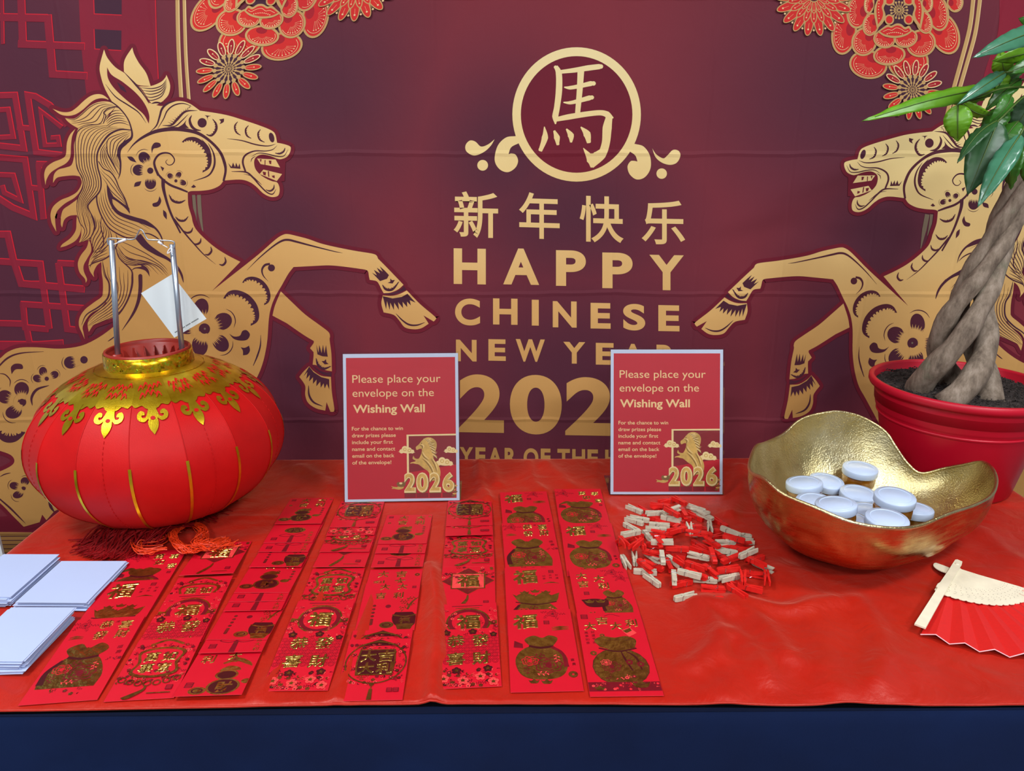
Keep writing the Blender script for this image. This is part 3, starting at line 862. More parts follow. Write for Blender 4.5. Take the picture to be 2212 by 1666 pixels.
# ---- the printed horse
Z1 = TX(250, 80, 4.6275); Z2 = TX(80, 190, 5.553); Z3 = TX(80, 450, 5.205); Z4 = TX(380, 480, 5.553)
Z5 = TX(620, 500, 4.165); ZA = TX(0, 0, 3.16); Z6 = TX(0, 720, 3.47)
def horse(xf, label):
    a = bart(.0005); a.xf = xf
    G = []           # gold shapes
    body = (Z1([(470, 690), (540, 660), (640, 640), (740, 665), (845, 737, 1), (1000, 760), (1140, 788), (1300, 838), (1440, 885), (1550, 930), (1595, 970), (1615, 1057, 1),
                (1680, 1070), (1738, 1090), (1752, 1112), (1742, 1155), (1710, 1200), (1650, 1222), (1610, 1215, 1), (1540, 1188), (1460, 1176), (1400, 1205), (1385, 1260), (1405, 1330), (1480, 1400), (1560, 1440), (1612, 1452),
                (1635, 1490), (1640, 1540), (1625, 1585), (1580, 1600), (1530, 1592), (1470, 1558), (1400, 1490), (1330, 1445), (1240, 1425), (1080, 1435, 1), (1040, 1485), (960, 1522), (860, 1537), (760, 1540), (722, 1552, 1)])
            + ZA([(1287, 1400), (1310, 1480)]) + Z4([(205, 0), (240, 80), (330, 180), (470, 300), (620, 395), (775, 475, 1), (435, 825, 1), (800, 540), (1000, 380), (1200, 205), (1290, 150), (1350, 143), (1450, 165), (1590, 202)])
            + Z5([(300, 106), (420, 136), (600, 172), (760, 198), (805, 215), (820, 245, 1), (900, 325), (1049, 480, 1), (1000, 522), (930, 550), (870, 555, 1), (845, 510), (830, 478), (805, 447), (745, 435, 1), (738, 405), (730, 360), (708, 345),
                  (650, 335), (500, 315), (380, 305), (250, 310), (60, 320, 1)])
            + Z4([(1350, 620), (1270, 760), (1200, 880), (1150, 1000), (1118, 1150), (1100, 1400), (1075, 1560), (1040, 1700), (980, 1850), (880, 2000)]) + [(500, 900, 1), (330, 1010, 1), (118, 1104, 1)]
            + Z6([(350, 1400, 1), (240, 1250), (228, 1200), (280, 1155), (400, 1110, 1), (300, 1415, 1), (180, 1450, 1), (100, 1370), (0, 1270), (-80, 1240, 1), (-80, 1050, 1), (0, 1035), (90, 990), (110, 950), (80, 910), (0, 880), (-80, 860, 1), (-80, 240, 1), (0, 190), (60, 140), (150, 108), (280, 105)])
            + Z3([(260, 1578), (500, 1545), (700, 1450), (870, 1325), (925, 1262, 1), (870, 1215), (740, 980, 1), (745, 850), (725, 600, 1), (580, 640, 1), (600, 560), (640, 470), (600, 350, 1), (475, 385, 1), (500, 300), (495, 180), (450, 75, 1)])
            + Z2([(475, 1440), (490, 1330), (540, 1230), (550, 1130), (515, 1062, 1), (480, 1000), (465, 850), (460, 650), (480, 540), (500, 485, 1), (640, 440), (800, 420), (955, 215, 1)])
            + ZA([(780, 715), (720, 610), (690, 520), (683, 450), (712, 338, 1), (735, 395), (790, 460), (860, 505), (930, 570), (985, 640), (1015, 700, 1)]) + Z1([(400, 680, 1)]))
    G.append(body)
    G.append(ZA([(905, 325, 1), (865, 385), (848, 430), (848, 490, 1), (900, 540), (945, 580), (1030, 588, 1), (1000, 500), (950, 430), (918, 370)]))
    G.append(ZA([(950, 590, 1), (1030, 588), (1100, 560), (1130, 530), (1138, 512, 1), (1158, 560), (1163, 600), (1150, 650), (1115, 690, 1), (1060, 720), (1030, 700), (975, 615)]))
    # teeth
    T_ = [Z1([(1415, 1215, 1), (1600, 1225, 1), (1645, 1305, 1), (1450, 1270, 1)]), Z1([(1478, 1325, 1), (1665, 1370, 1), (1612, 1440, 1), (1440, 1370, 1)])]
    # lower foreleg, hoof pieces
    G.append(Z4([(1260, 830, 1), (1400, 965), (1550, 1105), (1720, 1230), (1830, 1315), (1850, 1370), (1845, 1410)]) + Z5([(400, 1100), (405, 1258, 1), (340, 1245), (270, 1205), (232, 1198, 1), (240, 1120), (240, 1085, 1), (208, 1050, 1), (240, 1005), (242, 985, 1), (150, 930), (0, 826, 1)]) + Z4([(1160, 1120, 1), (1190, 1000)]))
    G.append(Z5([(200, 1212, 1), (240, 1255), (310, 1298), (396, 1308, 1), (405, 1450), (426, 1590), (420, 1620), (392, 1622, 1), (357, 1535, 1), (345, 1612, 1), (260, 1590), (190, 1540), (165, 1470), (167, 1400), (150, 1360), (112, 1308, 1), (150, 1260)]))
    G.append(Z5([(862, 575, 1), (950, 578), (1020, 560), (1078, 530, 1), (1200, 655), (1330, 765), (1338, 790), (1320, 810, 1), (1228, 755, 1), (1275, 830, 1), (1210, 870), (1140, 880), (1060, 862), (1010, 800), (960, 750), (870, 728, 1), (850, 650)]))
    # mane locks that swing free
    G.append(Z2([(190, 250, 1), (300, 288), (400, 285), (480, 235), (560, 160), (640, 100), (720, 75), (800, 88), (890, 160, 1), (820, 128), (740, 128), (660, 165), (560, 255), (470, 315), (380, 335), (285, 318)]))
    G.append(Z2([(340, 360, 1), (450, 368), (540, 305), (640, 215), (750, 168), (870, 168), (955, 215, 1), (880, 300, 1), (800, 430, 1), (640, 442), (500, 487, 1), (420, 440), (365, 395)]))
    G.append(Z2([(465, 490, 1), (400, 560), (362, 660), (350, 800), (300, 850), (200, 890), (120, 950), (90, 1040), (105, 1165, 1), (118, 1100), (165, 1020), (250, 960), (350, 905), (402, 830), (410, 700), (425, 580)]))
    G.append(Z2([(480, 560, 1), (448, 680), (450, 800), (420, 920), (350, 955), (260, 980), (208, 1040), (195, 1140, 1), (240, 1080), (320, 1060), (440, 1050), (520, 1062, 1), (520, 800)]))
    G.append(Z2([(520, 1065, 1), (540, 1140), (490, 1240), (400, 1300), (290, 1345), (200, 1420), (166, 1510), (175, 1600)]) + Z3([(180, 190), (220, 262, 1), (208, 150), (205, 60)]) + Z2([(222, 1540), (250, 1470), (340, 1385), (450, 1320), (520, 1240), (552, 1140)]))
    G.append(Z2([(495, 1330, 1), (400, 1400), (318, 1460), (290, 1550)]) + Z3([(272, 120), (272, 180), (285, 217, 1), (310, 130), (370, 85), (455, 75, 1)]) + Z2([(480, 1440)]))
    G.append(Z3([(450, 90, 1), (492, 180), (492, 270), (440, 360), (340, 418), (265, 440, 1), (290, 402), (380, 335), (438, 250), (446, 160)]))
    G.append(Z3([(585, 355, 1), (562, 440), (495, 530), (462, 620), (482, 720), (540, 790), (552, 838, 1), (565, 795), (530, 710), (528, 640), (570, 560), (612, 480), (605, 400)]))
    G.append(Z3([(580, 640, 1), (600, 710), (645, 775, 1), (640, 720), (675, 645), (730, 598, 1), (640, 560, 1)]))
    G.append(Z3([(730, 600, 1), (730, 720), (748, 850), (740, 980), (640, 1060), (540, 1140), (482, 1230), (475, 1320), (508, 1400), (540, 1472, 1), (526, 1400), (520, 1320), (600, 1190), (720, 1115), (800, 1010), (820, 860), (780, 740)]))
    G.append(Z3([(860, 980, 1), (780, 1080), (680, 1160), (600, 1230), (572, 1300), (585, 1390, 1), (640, 1312), (740, 1272), (880, 1215), (960, 1130, 1)]))
    for g in G: a.outline(g, 17, M_R, L0, n=3)
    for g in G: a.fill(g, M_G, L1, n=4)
    # open mouth
    a.fill(Z1([(1385, 1260), (1395, 1222), (1430, 1208, 1), (1600, 1225, 1), (1700, 1230, 1), (1690, 1440, 1), (1612, 1452, 1), (1480, 1400), (1405, 1330)]), M_R, L2)
    for g in T_: a.fill(g, M_G, L3)
    for p in ([(1440, 1222, 1), (1462, 1222, 1), (1452, 1255, 1)], [(1530, 1235, 1), (1558, 1235, 1), (1556, 1272, 1), (1540, 1268, 1)], [(1470, 1345, 1), (1505, 1352, 1), (1500, 1385, 1), (1478, 1378, 1)], [(1560, 1388, 1), (1590, 1382, 1), (1592, 1412, 1), (1572, 1405, 1)], [(1490, 1230, 1), (1500, 1230, 1), (1498, 1288, 1), (1490, 1275, 1)], [(1522, 1340, 1), (1534, 1342, 1), (1538, 1400, 1), (1526, 1395, 1)]):
        a.fill(Z1(p), M_R, L4)
    def ln(Z, p, w, sc, n=None, taper=True): a.line(Z(p), w / sc if not isinstance(w, list) else [x / sc for x in w], M_D, L2, n, taper)
    # head lines
    s = 4.6275
    ln(Z1, [(118, 1155), (180, 1075), (270, 1005), (400, 945), (560, 920), (700, 930), (830, 965), (950, 1045), (1045, 1150), (1090, 1260), (1100, 1340), (1080, 1440)], [2, 14, 26, 36, 40, 38, 32, 26, 28, 30, 24, 22], s)
    ln(Z1, [(925, 1060), (975, 1150), (992, 1240), (975, 1320), (920, 1390), (780, 1440)], 20, s)
    ln(Z1, [(860, 1020), (930, 1110), (960, 1200)], 14, s)
    a.comb(Z1([(665, 1050), (720, 1020), (790, 1020), (860, 1060), (915, 1130), (942, 1220), (930, 1300), (870, 1352)]), 46 / s, M_D, L2, 16, 26 / s, 1)
    ln(Z1, [(430, 1385), (395, 1300), (390, 1240), (430, 1180), (490, 1158), (550, 1170), (590, 1225), (570, 1270), (530, 1280), (502, 1250), (520, 1225)], [26, 24, 22, 20, 18, 14, 12, 10, 8, 7, 4], s)
    ln(Z1, [(400, 1330), (450, 1400), (540, 1475), (650, 1520), (722, 1550)], [16, 22, 24, 22, 16], s)
    ln(Z1, [(478, 1420), (478, 1500), (500, 1600), (530, 1700), (570, 1800), (650, 1960)], [40, 34, 26, 24, 22, 16], s)
    ln(Z4, [(-20, -40), (100, 120), (220, 260), (340, 390), (480, 505)], [22, 20, 16, 12, 2], 5.553)
    # eye and brow
    a.disc(*Z1([(866, 858)])[0], 46 / s, M_D, L2, 48 / s)
    a.comb(Z1([(905, 975), (960, 985), (1005, 930), (1005, 870), (970, 818)]), 24 / s, M_D, L2, 11, 12 / s, -1)
    ln(Z1, [(762, 782), (742, 830), (760, 890), (800, 925), (855, 935)], 28, s)
    for p in ([(710, 830, 1), (700, 870), (735, 912, 1), (620, 905, 1), (670, 875)], [(890, 782, 1), (955, 790, 1), (925, 800), (922, 835, 1), (912, 800)], [(1035, 825, 1), (1085, 815, 1), (1080, 850), (1040, 872, 1), (1052, 845)],
              [(250, 488, 1)] and [(1125, 1258, 1), (1150, 1310, 1), (1250, 1318, 1), (1240, 1262, 1), (1225, 1300, 1), (1205, 1255, 1), (1195, 1300, 1), (1175, 1255, 1), (1160, 1298, 1)]):
        a.fill(Z1(p), M_D, L2)
    ln(Z1, [(420, 920), (480, 820), (520, 735), (590, 680), (680, 665), (765, 695)], 14, s)
    ln(Z1, [(345, 950), (410, 885), (440, 800), (465, 720), (520, 665), (600, 640)], [4, 14, 18, 22, 22, 6], s)
    ln(Z1, [(470, 885), (560, 880), (620, 820), (700, 745), (820, 735)], [4, 18, 26, 20, 3], s)
    ln(Z1, [(520, 898), (600, 890), (660, 840), (730, 770)], 12, s)
    for i in range(11):
        t = i / 10; x, y = 560 + 170 * t, 870 - 160 * t
        ln(Z1, [(x + 8, y), (x - 38 + 60 * t, y - 20 - 12 * (t > .5))], [9, 1], s, 1)
    for c in ([(1222, 845), (1192, 890), (1205, 950), (1252, 985)], [(1330, 882), (1300, 925), (1312, 985), (1358, 1016)], [(1450, 922), (1424, 965), (1440, 1025), (1492, 1054)]):
        a.comb(Z1(c), 17 / s, M_D, L2, 8, 9 / s, -1)
    a.disc(*Z1([(1560, 1005)])[0], 26 / s, M_D, L2, 50 / s, -.25)
    ln(Z1, [(1115, 1016), (1260, 1035), (1400, 1075), (1520, 1090), (1600, 1070)], 13, s)
    ln(Z1, [(1300, 1350), (1272, 1250), (1300, 1180), (1390, 1140), (1500, 1140), (1570, 1125), (1615, 1085)], [18, 20, 18, 14, 10, 8, 2], s)
    ln(Z1, [(1360, 1195), (1430, 1160), (1520, 1170), (1600, 1190), (1680, 1190), (1725, 1125)], 11, s)
    ln(Z1, [(1352, 1252), (1365, 1215), (1400, 1192)], 8, s)
    a.comb(Z1([(1592, 1160), (1640, 1166), (1680, 1145), (1695, 1108)]), 18 / s, M_D, L2, 8, 9 / s, -1)
    ln(Z1, [(1160, 1345), (1300, 1350), (1370, 1400), (1430, 1470), (1510, 1550), (1570, 1570), (1605, 1520)], [4, 16, 18, 14, 13, 12, 2], s)
    ln(Z1, [(1280, 1370), (1360, 1390), (1420, 1440), (1465, 1480)], 9, s)
    a.comb(Z1([(1500, 1527), (1545, 1540), (1580, 1515), (1586, 1475)]), 16 / s, M_D, L2, 8, 9 / s, -1)
    # ear
    a.fill(ZA([(733, 460, 1), (765, 512), (840, 560), (930, 635), (990, 710), (1020, 785), (1018, 845, 1), (985, 785), (930, 735), (850, 670), (775, 595), (738, 530)]), M_R, L2)
    a.fill(ZA([(800, 560, 1), (850, 595, 1), (868, 635, 1), (825, 610, 1)]), M_PL, L3)
    s = 3.16
    ln(ZA, [(722, 575), (790, 660), (880, 720), (950, 770), (1000, 840)], 9, s)
    ln(ZA, [(855, 500), (930, 580), (985, 650), (1020, 710)], [3, 14, 8, 2], s)
    for y in (0, 18, 38, 60, 80): ln(ZA, [(960 + y * .55, 598 + y), (1040, 605 + y), (1105, 585 + y * .9), (1140, 540 + y * .6)], 7, s)
    ln(ZA, [(1035, 708), (1070, 700), (1118, 708)], 12, s)
    # cheek flowers
    def pet(Zf, sc, cx, cy, rx, ry, rot, fx, fy, n=9, arc=True):
        x, y = Zf([(cx, cy)])[0]; a.disc(x, y, rx / sc, M_D, L2, ry / sc, math.radians(rot), 26)
        fx, fy = Zf([(fx, fy)])[0]; t0 = math.atan2(y - fy, x - fx); d = math.hypot(x - fx, y - fy)
        ex = max(rx, ry) / sc
        for i in range(n):
            u = (i - (n - 1) / 2) / n * 1.15; t = t0 + u
            q = d - ex * (.05 if i % 2 else .3)
            w = ex * .10
            tx, ty = fx + math.cos(t) * q, fy + math.sin(t) * q
            bx, by = fx + math.cos(t) * (d - ex * 1.25), fy + math.sin(t) * (d - ex * 1.25)
            nx, ny = -math.sin(t) * w, math.cos(t) * w
            a.raw([(bx + nx * 1.6, by + ny * 1.6), (bx - nx * 1.6, by - ny * 1.6), (tx, ty)], [(0, 1, 2)], M_G, L3)
        if arc:
            k = [(x + math.cos(t0 + u) * ex * 1.32, y + math.sin(t0 + u) * ex * 1.32) for u in (-.9, -.45, 0, .45, .9)]
            a.line(k, ex * .10, M_D, L2, 4, True)
    s = 4.6275
    for p in ((290, 1210, 66, 55, 50), (232, 1330, 60, 55, 0), (350, 1462, 56, 60, 0)): pet(Z1, s, *p, 348, 1336)
    a.disc(*Z1([(348, 1336)])[0], 31 / s, M_D, L2)
    for p in ((548, 1390, 32, 26, 40), (630, 1380, 34, 26, -55), (672, 1455, 36, 27, 25)): pet(Z1, s, *p, 604, 1438, 5)
    a.disc(*Z1([(604, 1438)])[0], 16 / s, M_D, L2)
    for p in ([(115, 1195, 1), (170, 1200), (212, 1255, 1), (150, 1235)], [(185, 1498, 1), (200, 1455), (260, 1440, 1), (240, 1485)], [(365, 1165, 1), (360, 1105), (390, 1058), (440, 1060), (453, 1090), (420, 1108), (380, 1118)],
              [(448, 1290, 1), (488, 1310, 1), (470, 1342, 1)], [(755, 1500, 1), (782, 1475, 1), (806, 1498, 1), (780, 1508)], [(440, 1590, 1), (458, 1640), (430, 1690), (380, 1695), (372, 1665), (420, 1645)]):
        a.fill(Z1(p), M_D, L2)
    a.fill(Z2([(1515, 1460, 1), (1555, 1500), (1560, 1580, 1), (1520, 1530)]), M_D, L2)
    # neck crescents
    a.comb(Z3([(1558, 95), (1600, 135), (1660, 138), (1705, 90)]), 24 / 5.2, M_D, L2, 10, 10 / 5.2, -1)
    a.comb(Z3([(1648, 252), (1690, 275), (1735, 262), (1755, 215)]), 22 / 5.2, M_D, L2, 9, 9 / 5.2, -1)
    a.comb(Z3([(1755, 395), (1800, 405), (1838, 380), (1845, 335)]), 22 / 5.2, M_D, L2, 9, 9 / 5.2, -1)
    a.comb(Z3([(1888, 518), (1930, 522), (1965, 480), (1955, 430)]), 22 / 5.2, M_D, L2, 9, 9 / 5.2, -1)
    a.comb(Z1([(535, 1575), (570, 1635), (640, 1655), (700, 1630)]), 24 / s, M_D, L2, 10, 10 / s, -1)
    a.comb(Z4([(520, 505), (565, 515), (600, 475), (588, 415)]), 24 / 5.5, M_D, L2, 9, 10 / 5.5, -1)
    # shoulder and leg
    s = 5.553
    ln(Z4, [(855, 575), (1000, 430), (1160, 295), (1270, 225), (1350, 212), (1450, 235), (1620, 280), (1900, 350), (2000, 368)], [2, 12, 18, 24, 26, 24, 18, 10, 2], s)
    ln(Z4, [(1110, 710), (1050, 640), (1035, 570), (1070, 515), (1130, 500)], [2, 14, 22, 28, 26], s)
    a.disc(*Z4([(1148, 548)])[0], 42 / s, M_D, L2)
    a.comb(Z4([(800, 725), (850, 680), (930, 672), (1020, 710), (1090, 790), (1118, 880), (1105, 950), (1060, 992)]), 44 / s, M_D, L2, 14, 28 / s, 1)
    a.comb(Z4([(575, 915), (640, 850), (730, 840), (850, 890), (940, 990), (975, 1100), (965, 1180), (900, 1238)]), 62 / s, M_D, L2, 16, 34 / s, 1)
    for p in ((560, 1190, 118, 100, -25), (540, 1450, 112, 88, 50), (300, 1040, 92, 128, 15), (290, 1480, 95, 120, -5), (120, 1270, 120, 70, 10)): pet(Z4, s, *p, 345, 1280, 13)
    a.disc(*Z4([(345, 1280)])[0], 68 / s, M_D, L2); a.disc(*Z4([(350, 1278)])[0], 12 / s, M_OLD, L3)
    a.fill(Z4([(640, 1335, 1), (700, 1370), (770, 1360), (800, 1305), (850, 1295), (890, 1345), (860, 1405), (790, 1420), (700, 1400)]), M_D, L2)
    a.fill(Z4([(780, 1500, 1), (830, 1505), (880, 1480, 1), (890, 1540), (860, 1585), (808, 1595, 1), (805, 1540)]), M_D, L2)
    ln(Z4, [(1020, 1350), (1015, 1480), (980, 1600), (930, 1720)], [2, 16, 20, 6], s)
    ln(Z4, [(-20, 480), (40, 560), (80, 640), (95, 720)], [14, 20, 14, 3], s)
    # hooves
    s = 4.165
    def crown(c, m=M_D): a.fill(Z5([p + (1,) for p in c]), m, L2)
    crown([(765, 370), (810, 395), (782, 345), (838, 378), (808, 325), (862, 362), (835, 312), (880, 352), (918, 392), (900, 425), (838, 446)])
    crown([(862, 582), (950, 602), (1030, 590), (1085, 560), (1158, 640), (1105, 618), (1115, 665), (1080, 630), (1082, 680), (1040, 632), (1045, 690), (1000, 635), (1008, 706), (965, 640), (962, 706), (930, 640), (925, 706), (900, 625), (893, 700)])
    crown([(265, 1018), (285, 1090), (292, 1020), (312, 1095), (325, 1018), (338, 1095), (352, 1020), (362, 1090), (368, 1126), (318, 1122), (275, 1105)])
    crown([(200, 1215), (240, 1265), (310, 1310), (380, 1328), (382, 1420), (360, 1370), (340, 1412), (330, 1365), (305, 1405), (300, 1350), (265, 1392), (268, 1330), (235, 1370), (235, 1310), (200, 1348), (208, 1288), (175, 1325), (185, 1262), (150, 1302)])
    a.comb(Z5([(858, 480), (890, 520), (950, 520), (1010, 450)]), 22 / s, M_D, L2, 11, 11 / s, -1)
    a.comb(Z5([(262, 1140), (280, 1200), (330, 1235), (398, 1212)]), 22 / s, M_D, L2, 11, 11 / s, -1)
    crown([(930, 422), (945, 438), (972, 436), (950, 468), (905, 462), (930, 452)]); crown([(352, 1148), (355, 1175), (376, 1192), (340, 1195), (312, 1165), (335, 1165)])
    ln(Z5, [(980, 738), (1040, 800), (1100, 838), (1170, 842), (1240, 818)], 16, s); ln(Z5, [(195, 1385), (200, 1470), (240, 1535), (322, 1572)], 18, s)
    ln(Z5, [(872, 558), (950, 560), (1030, 530), (1062, 505)], [4, 14, 22, 34], s); ln(Z5, [(230, 1203), (290, 1255), (350, 1280), (402, 1284)], [4, 16, 26, 40], s)
    # hindquarters seen beside the lantern
    s = 3.47
    for p in ((530, 218, 48, 46, 0),): pet(Z6, s, *p, 632, 198, 9)
    a.disc(*Z6([(632, 198)])[0], 28 / s, M_D, L2)
    for p in ((325, 285, 30, 34, 0), (410, 310, 32, 28, -20), (285, 338, 36, 28, 15)): pet(Z6, s, *p, 353, 340, 7)
    a.disc(*Z6([(353, 340)])[0], 16 / s, M_D, L2)
    for p in ((165, 420, 55, 56, 0), (40, 475, 55, 50, 10), (105, 590, 62, 48, -15)): pet(Z6, s, *p, 168, 515, 11)
    a.disc(*Z6([(168, 515)])[0], 32 / s, M_D, L2)
    for p in ((190, 1108, 32, 30, 0), (112, 1142, 38, 28, 10), (138, 1208, 40, 27, -15)): pet(Z6, s, *p, 180, 1160, 7)
    a.disc(*Z6([(180, 1160)])[0], 16 / s, M_D, L2)
    a.comb(Z6([(-30, 720), (30, 785), (110, 790), (190, 740)]), 50 / s, M_D, L2, 9, 30 / s, -1)
    a.fill(Z6([(90, 305, 1), (85, 255), (115, 228), (165, 232), (172, 265), (120, 270)]), M_D, L2)
    ln(Z6, [(-20, 262), (60, 185), (160, 148), (330, 136)], [10, 14, 10, 2], s)
    ln(Z6, [(245, 540), (240, 480), (280, 420), (370, 390)], 20, s); ln(Z6, [(75, 400), (78, 350), (40, 308), (-10, 300)], 9, s)
    ln(Z6, [(0, 1240), (80, 1310), (150, 1380), (195, 1425)], [10, 14, 10, 1], s); ln(Z6, [(370, 1215), (380, 1290), (410, 1340)], 22, s)
    ln(Z6, [(0, 1075), (40, 1055), (85, 1045)], 8, s); ln(Z6, [(810, 60), (840, 40), (885, 5)], 8, s)
    # mane strands
    s = 5.553
    def st(Zf, A, B, n, w=8.5, sc=5.4): a.strands(Zf(A), Zf(B), max(3, round(n * .85)), w / sc, M_D, L2)
    st(Z2, [(345, 362), (450, 378), (540, 318), (640, 230), (750, 182), (900, 190)], [(490, 485), (600, 442), (750, 432), (800, 360), (825, 280), (955, 225)], 6)
    ln(Z2, [(800, 425), (830, 330), (800, 300), (850, 250), (940, 225), (1000, 245)], [10, 12, 8, 10, 12, 12], s)
    st(Z2, [(830, 360), (870, 310), (930, 275), (1020, 270)], [(830, 490), (920, 430), (1020, 418), (1115, 450)], 7)
    ln(Z2, [(860, 140), (980, 230), (1080, 350), (1130, 470), (1140, 590), (1060, 660), (1000, 720), (985, 800), (1005, 900), (1000, 1020), (975, 1095)], [12, 16, 14, 16, 26, 50, 48, 40, 22, 16, 3], s)
    A3 = [(1130, 505), (1000, 500), (870, 560), (775, 680), (725, 800), (732, 950), (770, 1100), (755, 1240), (640, 1370), (615, 1430), (660, 1530), (692, 1660)]
    C3 = [(800, 430), (640, 450), (510, 500), (465, 620), (470, 800), (485, 960), (548, 1080), (552, 1200), (492, 1330), (485, 1480), (535, 1660)]
    ln(Z2, A3, [10, 18, 22, 20, 18, 16, 16, 16, 18, 14, 12, 8], s)
    st(Z2, A3, C3, 11)
    ln(Z2, C3, 10, s)
    st(Z2, [(1125, 520), (970, 560), (855, 620), (845, 750), (885, 850), (1000, 1000)], [(1115, 560), (1045, 640), (1000, 720), (960, 830), (1000, 960)], 6)
    ln(Z2, [(840, 640), (850, 780), (900, 880), (985, 1040)], [4, 14, 20, 6], s)
    st(Z2, [(835, 650), (770, 760), (780, 900), (850, 980)], [(845, 720), (830, 800), (880, 920), (985, 1080)], 5)
    B5 = [(740, 880), (800, 965), (885, 1010), (945, 1090), (990, 1200), (1060, 1330), (1112, 1490)]
    ln(Z2, B5, [10, 12, 14, 14, 12, 12, 16], s)
    st(Z2, B5, [(765, 1050), (830, 1130), (880, 1220), (960, 1300), (1060, 1390), (1110, 1510)], 5)
    a.fill(Z2([(840, 1160, 1), (880, 1230), (920, 1300, 1), (1030, 1380), (1110, 1440, 1), (1118, 1510, 1), (1060, 1440), (960, 1360), (905, 1330, 1), (920, 1400), (1000, 1490), (1100, 1545), (1250, 1580), (1380, 1640), (1420, 1690, 1), (1240, 1620), (1080, 1570), (950, 1500), (880, 1390), (850, 1270)]), M_D, L2)
    st(Z2, [(720, 1290), (735, 1420), (790, 1560), (870, 1680), (1050, 1790), (1180, 1800)], [(840, 1180), (855, 1300), (900, 1420), (1000, 1530), (1200, 1600), (1370, 1700)], 7)
    ln(Z2, [(755, 1240), (720, 1300), (735, 1420), (790, 1560), (880, 1690), (1060, 1790), (1180, 1790)], [10, 16, 16, 16, 16, 16, 6], s)
    s = 5.205
    ln(Z3, [(850, -10), (950, 60), (1100, 110), (1230, 150), (1340, 230), (1400, 320), (1425, 410)], [26, 28, 26, 26, 22, 16, 3], s)
    st(Z3, [(450, 0), (480, 150), (540, 250), (490, 380)], [(600, 60), (650, 190), (610, 320), (500, 385)], 5)
    ln(Z3, [(590, 20), (650, 150), (640, 260), (595, 350)], [10, 16, 14, 6], s)
    st(Z3, [(650, 80), (670, 200), (610, 330), (630, 470)], [(800, 200), (840, 330), (760, 460), (600, 600)], 8)
    st(Z3, [(640, 500), (720, 480), (790, 420)], [(590, 680), (640, 600), (800, 540)], 5)
    ln(Z3, [(730, 80), (720, 200), (750, 330), (740, 420), (640, 490)], 12, s)
    ln(Z3, [(580, 650), (650, 610), (760, 570), (850, 500), (910, 380), (890, 290)], [4, 12, 14, 14, 14, 4], s)
    st(Z3, [(740, 590), (755, 740), (812, 850), (800, 1000), (690, 1110), (560, 1200), (500, 1330)], [(1070, 710), (1068, 850), (1035, 1000), (960, 1130), (860, 1215), (620, 1320)], 9)
    ln(Z3, [(740, 590), (770, 740), (815, 850), (802, 1000), (700, 1105), (560, 1195), (505, 1310)], 18, s)
    ln(Z3, [(890, 440), (930, 560), (1060, 690), (1075, 780), (1068, 880), (1030, 1010), (960, 1140), (880, 1240)], [8, 12, 14, 22, 22, 18, 16, 10], s)
    ln(Z3, [(1165, 755), (1165, 900), (1140, 1050), (1080, 1190), (960, 1370)], [44, 42, 36, 26, 3], s)
    a.disc(*Z3([(1165, 760)])[0], 22 / s, M_D, L2)
    a.fill(Z3([(1060, 700, 1), (1120, 675), (1200, 690), (1240, 720), (1270, 768, 1), (1255, 690), (1200, 640), (1100, 610), (1180, 650), (1100, 668)]), M_D, L2)
    st(Z3, [(900, 420), (1000, 540), (1200, 600), (1350, 640), (1480, 750)], [(900, 480), (960, 600), (1080, 640), (1180, 640), (1260, 740)], 6)
    st(Z3, [(920, 360), (1060, 420), (1250, 520), (1420, 640), (1490, 730)], [(910, 420), (1020, 560), (1200, 590), (1360, 650), (1470, 760)], 4)
    a.fill(Z3([(1100, 330, 1), (1170, 285, 1), (1260, 400), (1380, 490), (1490, 560), (1580, 640), (1640, 750), (1650, 840, 1), (1590, 700), (1480, 590), (1330, 520), (1200, 440)]), M_D, L2)
    ln(Z3, [(1180, 285), (1260, 285), (1350, 330), (1410, 390)], 14, s)
    o = a.build('printed_horse', backdrop); tag(o, label)
horse(None, 'printed gold rearing horse behind the lantern')
horse(affine([(628, 318), (438, 265), (617.7, 505.7), (940.5, 687), (717, 889), (519.6, 565.5), (442, 710.5), (591, 425.8)],
             [(1824, 352), (2006, 312), (1817.5, 533), (1501.5, 700), (1700, 903.7), (1906.9, 596), (1970.7, 742.6), (1854, 455)]), 'printed gold rearing horse behind the potted tree')
# printed ground strip at the foot of the cloth
a = bart()
M_TAN = bd_flat('print_tan', rgb(176, 126, 70), rgb(160, 112, 62))
a.fill([(-260, 1152, 1), (60, 1146, 1), (140, 1128, 1), (500, 1150, 1), (500, 1420, 1), (-260, 1420, 1)], M_TAN, L0)
a.fill(Z6([(-300, 1410, 1), (60, 1370), (120, 1385), (130, 1420), (300, 1436), (600, 1440, 1), (600, 1500, 1), (0, 1490), (-300, 1500, 1)]), M_R, L0 + 4e-5)
for y in range(1155, 1420, 9): a.line([(-260, y + 8), (100, y + 3), (500, y + 6)], 1.6, M_D, L1, 4)
a.build('printed_ground', backdrop)

